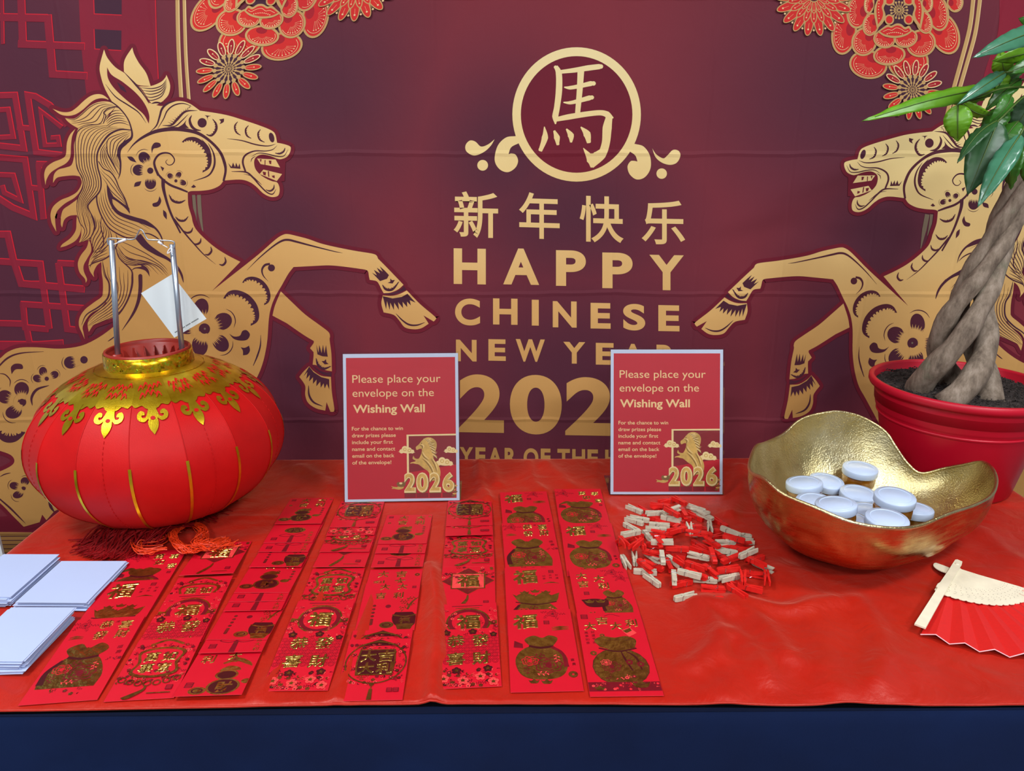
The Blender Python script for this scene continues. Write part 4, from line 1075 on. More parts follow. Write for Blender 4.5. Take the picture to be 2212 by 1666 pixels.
# =================================================================== red paper lantern
t = NT('lantern_fabric'); v = t.obj()
t.set(Base_Color=t.ramp(t.noise(v, 14, 3), [(0.3, rgb(182, 9, 11)), (0.7, rgb(198, 13, 13))]), Roughness=.5)
t.b.inputs['Specular IOR Level'].default_value = .22
t.b.inputs['Sheen Weight'].default_value = .04; t.b.inputs['Sheen Tint'].default_value = (1, .3, .25, 1)
t.b.inputs['Transmission Weight'].default_value = 0.0
t.l(t.bump(t.noise(v, 900, 3), .3, .0006), t.b.inputs['Normal'])
m_lfab = t.m
t = NT('lantern_foil'); v = t.obj()
t.set(Base_Color=t.ramp(t.noise(v, 40, 3), [(0.3, rgb(206, 166, 20)), (0.7, rgb(238, 206, 48))]), Metallic=.9, Roughness=.28)
t.l(t.bump(t.noise(v, 500, 2), .35, .0004), t.b.inputs['Normal'])
m_lfoil = t.m
t = NT('lantern_hologram_foil'); v = t.obj()
vo = t.n('ShaderNodeTexVoronoi'); t.l(v, vo.inputs[0]); vo.inputs['Scale'].default_value = 260
t.set(Base_Color=t.ramp(vo.outputs['Color'], [(0.1, rgb(150, 110, 10)), (0.45, rgb(230, 200, 30)), (0.7, rgb(236, 150, 30)), (0.9, rgb(170, 210, 60))]), Metallic=.9, Roughness=.22)
t.l(t.bump(vo.outputs['Color'], .5, .001), t.b.inputs['Normal'])
m_holo = t.m
m_lplast = simple('lantern_red_plastic', rgb(150, 38, 26), .4, var=.06)
m_pole = simple('polished_tube', rgb(176, 186, 200), .3, .75, var=.04)
m_tie = simple('clear_plastic', rgb(235, 238, 245), .3, var=.02)
m_card = simple('white_card', rgb(214, 222, 224), .6, var=.02, scale=8)
m_ink = simple('black_ink', rgb(40, 40, 44), .7)
m_frin = simple('fringe_dark_red', rgb(120, 0, 4), .7, var=.3, scale=300, spec=.15)
m_orange = simple('tassel_orange_red', rgb(222, 58, 12), .5, var=.25, scale=200)
LX, LY = -0.630, 1.242
LZC, LH, LR = .886, .146, .211
NP = 16; PH0 = math.radians(-54.5); DP = 2 * pi / NP
def lant(phi, th, off=0.0):
    """point on the lantern skin; panels are pulled flat between the ribs"""
    d = ((phi - PH0) / DP + .5) % 1 - .5            # 0 on a rib
    s_ = abs(d) * 2                                  # 0 rib .. 1 mid panel
    r = LR * math.sin(th); flat = .018 * (1 - (1 - s_) ** 2) * math.sin(th)
    r = r * (1 - flat)
    n = Vector((math.cos(phi) * math.sin(th) / LR, math.sin(phi) * math.sin(th) / LR, math.cos(th) / LH)).normalized()
    return Vector((r * math.cos(phi), r * math.sin(phi), LZC - Z0 + LH * math.cos(th))) + n * off
lan = empty('paper_lantern', (LX, LY, Z0))
tag(lan, 'large round red Chinese lantern with gold foil trim standing on the table', 'lantern')
TH0, TH1 = math.radians(19.8), math.radians(162)
for k in range(NP):
    V = []; F = []; na, nb = 6, 30
    for j in range(nb + 1):
        th = TH0 + (TH1 - TH0) * j / nb
        for i in range(na + 1): V.append(lant(PH0 + DP * (k + i / na) * .99999, th))
    for j in range(nb):
        for i in range(na):
            q = j * (na + 1) + i; F.append((q, q + 1, q + na + 2, q + na + 1))
    mesh_obj('panel', V, F, m_lfab, lan, True)
    # rib wire under the fabric edge, gold strip along it
    P = [lant(PH0 + DP * k, TH0 + (TH1 - TH0) * j / 30, .0003) for j in range(31)]
    V, F = tube_data(P, .0007, 5); rb = mesh_obj('rib', V, F, m_lfab, lan, True)
    V = []; F = []
    for j in range(15):
        th = math.radians(80 + 60 * j / 14)
        for sx in (-1, 1): V.append(lant(PH0 + DP * k + sx * .0022 / (LR * math.sin(th)), th, .0016))
    for j in range(14): F.append((2 * j, 2 * j + 1, 2 * j + 3, 2 * j + 2))
    mesh_obj('gold_strip', V, F, m_lfoil, lan, True)
    if k % 2 == 0:   # stitched seam in the middle of every second panel
        V = []; F = []
        for j in range(46):
            th = TH0 + (TH1 - TH0) * (j + .15) / 46; th2 = th + (TH1 - TH0) * .55 / 46
            tube_data([lant(PH0 + DP * (k + .5), th, .0006), lant(PH0 + DP * (k + .5), th2, .0006)], .0005, 4, False, V, F)
        tag(mesh_obj('stitching', V, F, m_lfab, lan), kind='stuff')
# gold foil trim with pointed ornaments
D2 = math.radians
a = Art(lambda p, q, l: lant(p, q, l), None, (D2(2.8125), D2(3)), 4)
for k in range(NP):
    c = PH0 + DP * (k + .5); h = DP / 2
    a.fill([(c - h, D2(20), 1), (c + h, D2(20), 1), (c + h, D2(43), 1), (c + h * .8, D2(45)), (c + h * .5, D2(44)), (c + h * .3, D2(46)), (c, D2(47)), (c - h * .3, D2(46)), (c - h * .5, D2(44)), (c - h * .8, D2(45)), (c - h, D2(43), 1)], m_lfoil, .0012)
    e = lambda pts: [(c + x * h, D2(y)) + tuple(r) for x, y, *r in pts]
    a.fill(e([(0, 62, 1), (-.16, 58.5), (-.22, 55), (-.2, 52.5), (-.38, 54.2), (-.62, 53), (-.7, 50), (-.58, 47.5), (-.4, 48), (-.36, 50), (-.5, 50.3), (-.45, 51.7), (-.3, 51.2), (-.2, 47), (-.16, 43, 1), (.16, 43, 1), (.2, 47), (.3, 51.2), (.45, 51.7), (.5, 50.3), (.36, 50), (.4, 48), (.58, 47.5), (.7, 50), (.62, 53), (.38, 54.2), (.2, 52.5), (.22, 55), (.16, 58.5)]), m_lfoil, .0016)
    a.disc(c, D2(52.3), .11 * h, m_lfab, .0022, D2(1.15), 0, 14)
    # red peony blot with gold veins on the band
    for j in range(9):
        x = -.62 + 1.24 * (j % 5) / 4 + (.15 if j > 4 else 0); y = 31.5 + 5.2 * (j // 5) + 1.2 * math.sin(j * 2.3 + k)
        a.line(e([(x - .15, y + 2.0), (x - .02, y - 1.6), (x + .16, y + 1.2)]), [D2(.3), D2(2.2), D2(.3)], m_lfab, .0022, 3)
        a.line(e([(x - .08, y + 1.4), (x + .02, y - .6), (x + .10, y + 1.0)]), D2(.35), m_lfoil, .0026, 3)
    for y, w in ((24.5, .5),): a.line([(c - h, D2(y)), (c, D2(y)), (c + h, D2(y))], D2(w), m_holo, .0022, 4)
o = a.build('foil_trim', lan, True); tag(o, 'gold foil collar with pointed cloud ornaments')
a = Art(lambda p, q, l: lant(p, q, l), None, (D2(5.625), D2(4)), 4)
for k in range(NP):
    c = PH0 + DP * (k + .5); h = DP / 2
    a.fill([(c - h, D2(151), 1), (c - h * .5, D2(146)), (c, D2(143)), (c + h * .5, D2(146)), (c + h, D2(151), 1), (c + h, D2(161), 1), (c - h, D2(161), 1)], m_lfoil, .0012)
    a.disc(c, D2(149), .3 * h, m_lfab, .002, D2(1.8), 0, 12)
o = a.build('lower_foil_trim', lan, True)
# top collar, inner plastic ring with fins
zt_ = LH * math.cos(TH0) + LZC - Z0
V, F = lathe_data([(.0725, zt_ - .004), (.0715, zt_ + .010), (.0705, zt_ + .024), (.0685, zt_ + .0245), (.0685, zt_ - .004)], 64)
mesh_obj('top_collar', V, F, m_holo, lan, True)
V, F = lathe_data([(.0685, zt_ + .0235), (.0682, zt_ + .0275), (.066, zt_ + .0285), (.0645, zt_ + .026), (.0635, zt_ - .012), (.0635, zt_ - .02), (.034, zt_ - .024), (.034, zt_ - .022), (.0615, zt_ - .018), (.062, zt_ + .02), (.0685, zt_ + .0235)], 64)
mesh_obj('inner_ring', V, F, m_lplast, lan, True)
bm = bmesh.new(); V = []; F = []
fin = None
for k in range(22):
    an = 2 * pi * (k + .5) / 22
    if fin is None:
        P = [(.0620, 0, -.016), (.051, 0, -.016), (.049, 0, -.004), (.051, 0, .008), (.0555, 0, .015), (.0620, 0, .017)]
        V = [Vector((x, s_ * .0009, z + zt_)) for s_ in (-1, 1) for x, y, z in P]; n = len(P)
        F = [tuple(range(n)), tuple(range(2 * n - 1, n - 1, -1))] + [(i, i + n, (i + 1) % n + n, (i + 1) % n) for i in range(n)]
        fin = mesh_obj('fin', V, F, m_lplast, lan); fin.rotation_euler.z = an
    else:
        f2 = fin.copy(); COL.objects.link(f2); f2.parent = lan; f2.rotation_euler.z = an
V, F = lathe_data([(.0, .022), (.068, .022), (.072, .02), (.072, .008), (.062, .002), (.0, .001)], 48)
mesh_obj('bottom_collar', V, F, m_holo, lan, True)
# poles and wire
def LW(px, py, y): 
    p = on_y(px, py, y); return p - Vector((LX, LY, Z0))
for (tx, ty, bx, by) in ((241, 519, 262, 748), (372, 528, 394, 760)):
    top, bot = LW(tx, ty, LY), LW(bx, by, LY)
    bot.z = zt_ - .014; bot.x = (-.057 if bx < 300 else .057); bot.y = .0
    V, F = tube_data([bot, top], .0046, 14); pl = mesh_obj('pole', V, F, m_pole, lan, True)
    V, F = tube_data([bot + Vector((0, 0, 0)), bot + Vector((0, 0, .03))], .0095, 14); mesh_obj('pole_socket', V, F, m_lplast, lan, True)
W = crv([LW(x, y, LY - .004) for x, y in ((234, 529), (232, 520), (236, 515), (262, 516), (287, 517.5), (294, 512), (300, 500), (304, 496), (309, 500), (316, 513), (322, 518), (345, 519), (372, 521), (377, 526), (377, 536))], 5)
V, F = tube_data(W, .0011, 7); mesh_obj('wire_handle', V, F, m_pole, lan, True)
for pts in ([(246, 528), (256, 524), (270, 518)], [(362, 535), (350, 528), (343, 522)], [(372, 532), (364, 541), (362, 548), (372, 541)]):
    V, F = tube_data(crv([LW(x, y, LY - .008) for x, y in pts], 4), .0008, 6); mesh_obj('cable_tie', V, F, m_tie, lan, True)
for p, q in (((256, 524), (272, 517)), ((350, 528), (342, 522))):
    V, F = tube_data([LW(*p, LY - .008), LW(*q, LY - .008)], .0022, 8); mesh_obj('tie_clip', V, F, m_tie, lan, True)
C = [LW(x, y, LY + .022 + .0 * i) for i, (x, y) in enumerate(((304.8, 633.5), (371, 593), (446, 689), (376.8, 729.5)))]
nrm = (C[1] - C[0]).cross(C[3] - C[0]).normalized() * .0004
tg = mesh_obj('price_tag', [c + nrm for c in C] + [c - nrm for c in C], [(0, 1, 2, 3), (7, 6, 5, 4), (0, 4, 5, 1), (1, 5, 6, 2), (2, 6, 7, 3), (3, 7, 4, 0)], m_card, lan)
tag(tg, 'white card tag hanging from the pole')
u_, v_ = (C[1] - C[0]), (C[3] - C[0])
sg = -1 if nrm.y > 0 else 1
# small line of type on the tag
a = Art(lambda x, y, l: C[0] + u_ * x + v_ * y + nrm * sg * (1.3 + l))
for i in range(30):
    if i in (4, 5, 13, 20): continue
    a.fill([(.10 + i * .026, .915, 1), (.10 + i * .026 + .017, .915, 1), (.10 + i * .026 + .017, .935, 1), (.10 + i * .026, .935, 1)], m_ink, 0)
a.build('tag_print', tg)
V, F = tube_data(crv([LW(372, 541, LY - .006), LW(384, 580, LY + .01), LW(380, 610, LY + .02)], 5), .0005, 5); mesh_obj('tag_string', V, F, m_tie, lan, True)
# fringe lying on the cloth
rnd = random.Random(3)
V = []; F = []
for i in range(420):
    s0 = on_z(330 + rnd.uniform(-60, 90), 1128 + rnd.uniform(-6, 10), Z0 + .012)
    u = rnd.random()
    ex = 158 + 190 * u + rnd.uniform(-12, 12); ey = 1178 + 34 * math.sin(u * 2.6 + .35) + rnd.uniform(-26, 6) - 12 * u
    e = on_z(ex, ey, Z0 + .003 + .006 * rnd.random())
    m = s0.lerp(e, .5) + Vector((rnd.uniform(-.012, .012), rnd.uniform(-.008, .014), .010 + .014 * rnd.random()))
    m2 = s0.lerp(e, .8) + Vector((rnd.uniform(-.008, .008), rnd.uniform(-.008, .008), .002 * rnd.random()))
    P = [p - Vector((LX, LY, Z0)) for p in crv([s0, m, m2, e], 3)]
    tube_data(P, [.0008 + .0006 * rnd.random()] * len(P), 4, False, V, F)
for i in range(150):     # short tufts round the foot
    an = rnd.uniform(-pi, .6); r0 = .06
    P = [Vector((math.cos(an) * r, math.sin(an) * r, z)) for r, z in ((r0 * .5, .018), (r0 + .01, .012), (r0 + .03 + .03 * rnd.random(), .003))]
    tube_data(crv(P, 3), .0009, 4, False, V, F)
o = mesh_obj('fringe', V, F, m_frin, lan, False); tag(o, 'long dark red silk fringe spread on the cloth', kind='stuff')
# looped orange tassel
V = []; F = []
for i in range(80):
    j = lambda s_: rnd.uniform(-s_, s_) * 1.5
    k = rnd.random()
    pts = [(415 + j(8), 1128 + j(4)), (384 + j(10), 1135 + j(5)), (368 + 10 * k + j(4), 1158 + j(6)), (380 + 12 * k, 1178 + j(6)), (410 + j(8), 1187 + j(7)), (445 + j(6), 1176 + j(9)), (478 + j(10), 1178 + j(12)), (500 + j(18), 1182 + j(16))]
    if i % 3 == 0: pts = [(405 + j(6), 1130 + j(3)), (432 + j(8), 1140 + j(5)), (440 + j(8), 1158 + j(8)), (420 + j(6), 1172 + j(6)), (450 + j(8), 1180 + j(8)), (490 + j(10), 1172 + j(8)), (470 + j(14), 1190 + j(6)), (440 + j(16), 1192 + j(8))]
    if i % 7 == 0: pts = [(380 + j(8), 1150), (330 + j(16), 1165 + j(8)), (296 + j(8), 1172 + j(10)), (310 + j(10), 1190 + j(6)), (350 + j(8), 1186 + j(5))]
    P = [on_z(x, y, Z0 + .003 + .020 * math.sin(pi * min(1, (q + .3) / 6)) * (.4 + .6 * rnd.random())) - Vector((LX, LY, Z0)) for q, (x, y) in enumerate(pts)]
    tube_data(crv(P, 4), .0008, 4, False, V, F)
o = mesh_obj('tassel', V, F, m_orange, lan, False); tag(o, 'orange red looped tassel cord', kind='stuff')

# =================================================================== acrylic sign holders with printed sheets
t = NT('clear_acrylic')
tr = t.n('ShaderNodeBsdfTransparent'); tr.inputs[0].default_value = (.97, .98, .985, 1)
gl = t.n('ShaderNodeBsdfGlossy'); gl.inputs['Roughness'].default_value = .03
fr = t.n('ShaderNodeFresnel'); fr.inputs['IOR'].default_value = 1.30
nb0 = t.bump(t.noise(t.obj(), 6), .03, .001); t.l(nb0, gl.inputs['Normal'])
mx = t.n('ShaderNodeMixShader'); t.l(t.math('MULTIPLY', fr.outputs[0], .8), mx.inputs[0]); t.l(tr.outputs[0], mx.inputs[1]); t.l(gl.outputs[0], mx.inputs[2])
t.l(mx.outputs[0], t.t.nodes['Material Output'].inputs['Surface'])
m_acr = t.m
m_paper = simple('white_paper', rgb(206, 214, 232), .6, var=.015, scale=6)
m_sred = simple('sheet_red_print', rgb(196, 12, 34), .5, var=.03, scale=10)
m_sred2 = simple('sheet_deep_red_print', rgb(140, 10, 26), .5, var=.05, scale=20)
m_stxt = simple('sheet_cream_print', rgb(244, 204, 142), .55, var=.02)
m_sg1 = simple('sheet_gold_print', rgb(214, 168, 84), .5, var=.2, scale=90)
m_sg2 = simple('sheet_pale_gold_print', rgb(244, 214, 150), .5, var=.05, scale=60)
m_sg3 = simple('sheet_brown_gold_print', rgb(132, 92, 40), .5, var=.15, scale=90)
def sign(pl, pr, tilt, where):
    A, B = on_z(*pl), on_z(*pr)
    c = (A + B) / 2; ang = math.atan2(B.y - A.y, B.x - A.x)
    W, H = .216, .279
    r = empty('sign_holder', c, (0, 0, ang)); tag(r, 'clear acrylic slanted sign holder ' + where, 'sign holder', 'acrylic sign holders')
    R = Matrix.Rotation(-tilt, 3, 'X')
    def plate(name, w, h, th, off, mat, par, x=0, z0=0):
        bm = bmesh.new()
        for q in box(bm, x, off, z0 + h / 2, w, th, h): q.co = R @ q.co + Vector((0, 0, .0012))
        return bm_obj(name, bm, mat, par)
    plate('front_panel', W + .004, H + .004, .0016, -.0022, m_acr, r)
    plate('back_panel', W + .004, H + .004, .0016, .0022, m_acr, r)
    bm = bmesh.new(); box(bm, 0, .045, .0016, W + .004, .088, .0018); bm_obj('foot', bm, m_acr, r)
    s = plate('printed_sheet', W, H, .0008, 0, m_paper, None, 0, .0008)
    s.location = c; s.rotation_euler = (0, 0, ang)
    tag(s, 'red notice with gold print in the acrylic holder ' + where, 'notice', 'wishing wall notices')
    # print: frame in units of the sheet, x 0..1, y 0 (top) .. 1.292
    a = Art(lambda x, y, l: R @ Vector(((x - .5) * W, -.00045 - l, H - y * W + .0008)) + Vector((0, 0, .0012)))
    fx = lambda X: (X - 108) / 590 * .948 + .026        # from the zoomed view of the sheet on the left
    fy = lambda Y: (Y - 665) / 767 * 1.236 + .034
    Q = lambda pts: [(fx(p[0]), fy(p[1])) + tuple(p[2:]) for p in pts]
    a.fill(Q([(108, 665, 1), (698, 665, 1), (698, 1432, 1), (108, 1432, 1)]), m_sred, .00005)
    def tx(s_, X, Y, w, size, off): a.text(s_, fx(X), fy(Y), size, m_stxt, .0001, off, width=(w / 590 * .948))
    tx('Please place your', 141, 800, 477, .098, 0); tx('envelope on the', 141, 876, 440, .098, 0); tx('Wishing Wall', 143, 962, 388, .098, .022)
    for i, (s_, w) in enumerate((('For the chance to win', 276), ('draw prizes please', 237), ('include your first', 221), ('name and contact', 233), ('email on the back', 228), ('of the envelope!', 211))):
        tx(s_, 135, 1058 + 36.8 * i, w, .046, .011)
    # picture: frame, clouds, rearing horse, numerals
    L = .0001
    a.fill(Q([(430, 1084, 1), (698, 1082, 1), (698, 1091, 1), (441, 1092, 1), (441, 1312, 1), (430, 1312, 1)]), m_sg2, L)
    a.fill(Q([(441, 1092, 1), (698, 1091, 1), (698, 1250, 1), (441, 1290, 1)]), m_sred2, L * .8)
    def cloud(x, y, k):
        for dx, dy, rr in ((-30, 6, 12), (-12, -6, 17), (10, 0, 15), (28, 8, 11)): a.disc(*Q([(x + dx * k, y + dy * k)])[0], rr * k * .0016, m_sg2, L * 1.4)
        a.fill(Q([(x - 50 * k, y + 8 * k, 1), (x, y + 4 * k), (x + 45 * k, y + 14 * k, 1), (x, y + 18 * k)]), m_sg2, L * 1.4)
        for dx, dy in ((-12, -4), (12, 2)): a.disc(*Q([(x + dx * k, y + dy * k)])[0], 9 * k * .0016, m_sg1, L * 1.7, hole=.6)
    cloud(432, 1168, 1.0); cloud(672, 1170, .9); cloud(635, 1235, 1.15)
    hs = [(512, 1118, 1), (530, 1104), (552, 1100), (575, 1108), (592, 1130), (590, 1165), (575, 1190), (578, 1222), (600, 1250), (612, 1290), (602, 1325), (560, 1335), (548, 1290), (520, 1268), (495, 1248), (480, 1244), (462, 1240), (448, 1242, 1), (452, 1236), (478, 1228), (462, 1215), (466, 1198, 1), (474, 1212), (494, 1215), (508, 1190), (512, 1165), (500, 1162), (484, 1168), (480, 1152), (496, 1138)]
    a.fill(Q(hs), m_sg1, L * 2)
    rr_ = random.Random(5)
    for i in range(26):
        t_ = i / 25; x, y = 522 + 50 * t_, 1108 + 92 * t_ * t_
        a.line(Q([(x, y), (x + 18, y + 4 + 10 * t_), (x + 40 - 12 * t_ + rr_.uniform(-4, 6), y - 4 + 26 * t_ + rr_.uniform(-6, 6))]), [.006, .007, .001], (m_sg2, m_sg3, m_sg1)[i % 3], L * 2.4, 3)
    for p in ([(512, 1215), (535, 1235), (560, 1270), (575, 1310)], [(508, 1180), (522, 1205), (545, 1225)], [(500, 1140), (515, 1150), (512, 1165)], [(560, 1215), (580, 1250), (592, 1290)]):
        a.line(Q(p), .008, m_sg3, L * 2.6, 3, True); a.line(Q([(x + 7, y - 5) for x, y in p]), .006, m_sg2, L * 2.6, 3, True)
    a.disc(*Q([(510, 1132)])[0], .005, m_sg3, L * 2.6)
    for ch, X0, X1 in (('2', 413, 476), ('0', 478, 545), ('2', 549, 612), ('6', 620, 686)):
        for i in range(5): a.glyph(ch, fx(X0 + 5 - i), fy(1288 + 6 - i), fx(X1 + 5 - i), fy(1398 + 6 - i), m_sg3 if i < 4 else m_sg2, L * (3 + i * .3), .06)
        a.glyph(ch, fx(X0 + 6), fy(1297), fx(X1 - 6), fy(1390), m_sg1, L * 4.6, .02)
        a.fill(Q([(X0 + 2, 1402, 1), (X1, 1402, 1), (X1, 1428, 1), (X0 + 2, 1428, 1)]), m_sred2, L * 1.2)
    a.fill(Q([(342, 1362, 1), (372, 1368), (395, 1360), (410, 1364), (408, 1376), (385, 1382), (362, 1378), (345, 1378, 1), (352, 1370, 1)]), m_sg1, L * 3)
    a.fill(Q([(372, 1352, 1), (382, 1340), (398, 1345), (414, 1338), (422, 1352), (412, 1366), (384, 1366)]), m_sg3, L * 3.2); a.disc(*Q([(396, 1348)])[0], .014, m_sg2, L * 3.5, .009)
    for i in range(7): a.disc(*Q([(682 + i % 3 * 5, 1420 - i * 11)])[0], .019, m_sg1 if i % 2 else m_sg3, L * 2.8 + i * 4e-6, .007)
    o = a.build('notice_print', s)
sign((744, 1087), (994, 1083), math.radians(16.5), 'beside the lantern')
sign((1320, 1070), (1559, 1070), math.radians(16.5), 'beside the gold bowl')

# =================================================================== gold bowl
t = NT('hammered_gold'); v = t.obj()
n1 = t.noise(v, 9, 4); n2 = t.noise(v, 330, 3)
t.set(Base_Color=t.ramp(n1, [(0.3, rgb(176, 158, 104)), (0.55, rgb(206, 190, 138)), (.75, rgb(224, 214, 176))]), Metallic=1.0,
      Roughness=t.ramp(t.noise(v, 30, 3), [(0.3, (.26,) * 3 + (1,)), (0.7, (.44,) * 3 + (1,))]))
hb = t.math('ADD', t.math('MULTIPLY', n2, .9), t.math('MULTIPLY', t.noise(v, 26, 3), 1.7))
t.l(t.bump(hb, .55, .0022), t.b.inputs['Normal'])
m_gold_in = t.m
t = NT('brushed_gold_outside'); v = t.obj()
st_ = t.noise(t.mapping(v, (6, 6, 40)), 4, 5, .65)
t.set(Base_Color=t.ramp(t.noise(v, 10, 4), [(0.35, rgb(150, 112, 60)), (0.65, rgb(205, 170, 104))]), Metallic=1.0,
      Roughness=t.ramp(st_, [(0.35, (.14,) * 3 + (1,)), (0.7, (.45,) * 3 + (1,))]))
t.l(t.bump(t.math('ADD', st_, t.math('MULTIPLY', t.noise(v, 14, 2), 2)), .25, .0015), t.b.inputs['Normal'])
m_gold_out = t.m
RIM = [((1790, 890), 1.305), ((1730, 905), 1.29), ((1690, 938), 1.26), ((1650, 957), 1.215), ((1630, 965), 1.18), ((1617, 1000), 1.12), ((1622, 1022), 1.07), ((1650, 1035), 1.02), ((1690, 1068), .985), ((1760, 1098), .955), ((1840, 1130), .935), ((1930, 1143), .935),
       ((1990, 1136), .955), ((2050, 1112), .985), ((2110, 1092), 1.02), ((2145, 1070), 1.06), ((2155, 1040), 1.11), ((2145, 1012), 1.15), ((2122, 998), 1.185), ((2085, 1004), 1.21), ((2040, 1012), 1.235), ((1990, 1022), 1.25), ((1960, 1000), 1.265), ((1935, 965), 1.28), ((1912, 932), 1.295), ((1870, 905), 1.31), ((1830, 892), 1.312)]
RW3 = [on_y(*p, y) for p, y in RIM]
BC = Vector((.630, 1.125, Z0))
def bowl():
    P = RW3 + [RW3[0]]
    rim = crv([RW3[-1]] + P + [RW3[1]], 5)[5:-5][:-1]
    rim = [p - BC for p in rim]
    n = len(rim); K = 16
    def surf(off, th):
        V = []
        for i, p in enumerate(rim):
            R = math.hypot(p.x, p.y) + off; an = math.atan2(p.y, p.x); H = p.z
            for k in range(1, K + 1):
                t_ = k / K
                # flat foot, then a bowl curve up to the rim
                r = R * (1 - (1 - t_) ** 1.75) ** .88 if t_ < 1 else R
                z = th + (H - th * (t_ ** 1)) * t_ ** 2.25
                wob = .0035 * math.sin(an * 5 + t_ * 4) * math.sin(pi * t_)
                V.append(Vector(((r + wob) * math.cos(an), (r + wob) * math.sin(an), z + (th * .0))))
        return V
    Vo = surf(0, .0015); Vi = surf(-.0035, .006)
    def faces(b, flip):
        F = []
        for i in range(n):
            j = (i + 1) % n
            for k in range(K - 1):
                f = (b + i * K + k, b + i * K + k + 1, b + j * K + k + 1, b + j * K + k)
                F.append(f[::-1] if flip else f)
        return F
    r = empty('gold_bowl', BC); tag(r, 'large hammered gold bowl with a wavy rim holding honey jars', 'bowl')
    V = Vo + [Vector((0, 0, .0015))]; F = faces(0, True)
    for i in range(n): F.append((len(V) - 1, i * K, ((i + 1) % n) * K))
    mesh_obj('outer_shell', V, F, m_gold_out, r, True)
    V = Vi + [Vector((0, 0, .006))]; F = faces(0, False)
    for i in range(n): F.append((len(V) - 1, ((i + 1) % n) * K, i * K))
    mesh_obj('inner_shell', V, F, m_gold_in, r, True)
    mid = [(Vo[i * K + K - 1] + Vi[i * K + K - 1]) / 2 for i in range(n)]
    V, F = tube_data(mid, .0028, 8, True); mesh_obj('rim', V, F, m_gold_in, r, True)
bowl()

# honey jars: lid centre pixel, lid height above the cloth, tilt (degrees) and tilt direction (degrees)
m_lid = simple('white_lid_enamel', rgb(190, 206, 232), .3, var=.015, scale=20)
t = NT('honey_jar_glass'); t.set(Base_Color=rgb(150, 92, 20), Roughness=.06)
t.l(t.ramp(t.noise(t.obj(), 30, 2), [(0.3, rgb(104, 58, 8)), (0.7, rgb(150, 92, 18))]), t.b.inputs['Base Color'])
t.b.inputs['Coat Weight'].default_value = 1.0; t.b.inputs['Coat Roughness'].default_value = .03; t.b.inputs['Subsurface Weight'].default_value = .0
m_honey = t.m
def jar_meshes():
    V, F = lathe_data([(0, 0), (.0292, 0), (.0299, -.0012), (.0302, -.003), (.0302, -.0115), (.0296, -.0125), (.028, -.0125), (.028, -.004), (0, -.004)], 40)
    V2, F2 = lathe_data([(.0272, -.008), (.0272, -.014), (.0282, -.017), (.0287, -.020), (.0285, -.030), (.027, -.0345), (.023, -.036), (0, -.036)], 40)
    rg = [(.0262, .0002), (.0266, .0006), (.0258, .0007), (.0250, .0004)]
    V3, F3 = lathe_data([(.0248, -.0001), (.0244, .0006), (.0236, .0006), (.0230, -.0001)], 40)
    return (V, F), (V2, F2), (V3, F3)
(jv, jf), (kv, kf), (rv, rf) = jar_meshes()
JARS = [(1859, 1010, .085, 3, -90, 'farthest back, standing upright'), (1737, 1041, .090, 7, 150, 'outermost at the side toward the lantern'), (1786, 1038, .072, 6, -60, 'low against the tall back wall'),
        (1855, 1064, .072, 4, -80, 'in the very middle of the bowl'), (1934, 1071, .122, 5, -100, 'at the side toward the potted tree'), (1760, 1083, .086, 6, -120, 'half hidden by the front rim'),
        (1806, 1087, .122, 6, 150, 'raised near the front rim'), (1878, 1104, .072, 4, -90, 'sunk behind the frontmost jar'), (1974, 1096, .080, 4, 60, 'closest to the hand fan'), (1838, 1118, .082, 5, 40, 'sunk behind the lowest dip of the rim'), (1917, 1119, .119, 4, -100, 'frontmost, just inside the front rim')]
jm = [None, None, None]
for i, (px, py, h, tl, td, wh) in enumerate(JARS):
    p = on_z(px, py, Z0 + h)
    ax = Vector((-math.sin(math.radians(td)), math.cos(math.radians(td)), 0))
    q = Quaternion(ax, math.radians(tl))
    r = empty('honey_jar', p); r.rotation_mode = 'QUATERNION'; r.rotation_quaternion = q
    tag(r, 'small honey jar with white lid, ' + wh, 'jar', 'honey jars in the gold bowl')
    for k, (nm, vv, ff, mt) in enumerate((('lid', jv, jf, m_lid), ('jar_body', kv, kf, m_honey), ('lid_ring', rv, rf, m_lid))):
        if jm[k] is None:
            o = mesh_obj(nm, vv, ff, mt, r, True); jm[k] = o.data
        else:
            o = link(bpy.data.objects.new(nm, jm[k]), r)

# =================================================================== potted money tree
m_pot = simple('red_plastic_pot', rgb(190, 8, 40), .42, var=.03, scale=8)
t = NT('potting_soil'); v = t.obj()
t.set(Base_Color=t.ramp(t.noise(v, 160, 4, .7), [(0.35, rgb(26, 20, 18)), (0.6, rgb(62, 52, 48)), (.75, rgb(110, 98, 90))]), Roughness=1.0)
t.l(t.bump(t.noise(v, 220, 4, .7), .9, .004), t.b.inputs['Normal'])
m_soil = t.m
t = NT('braided_bark'); v = t.obj()
nb_ = t.noise(t.mapping(v, (1, 1, .35)), 60, 5, .7); n2_ = t.noise(v, 12, 3)
c = t.ramp(nb_, [(0.3, rgb(84, 70, 58)), (0.5, rgb(128, 112, 96)), (.7, rgb(160, 144, 128))])
c = t.mix(t.ramp(n2_, [(.62, (0, 0, 0, 1)), (.72, (.35, .35, .35, 1))]), c, rgb(96, 122, 92))
t.set(Base_Color=c, Roughness=.85)
t.l(t.bump(nb_, .6, .003), t.b.inputs['Normal'])
m_bark = t.m
PC = Vector((.874, 1.372, Z0))
plant = empty('potted_tree', PC); tag(plant, 'braided-trunk money tree in a red plastic pot behind the gold bowl', 'plant')
ZR_ = .208
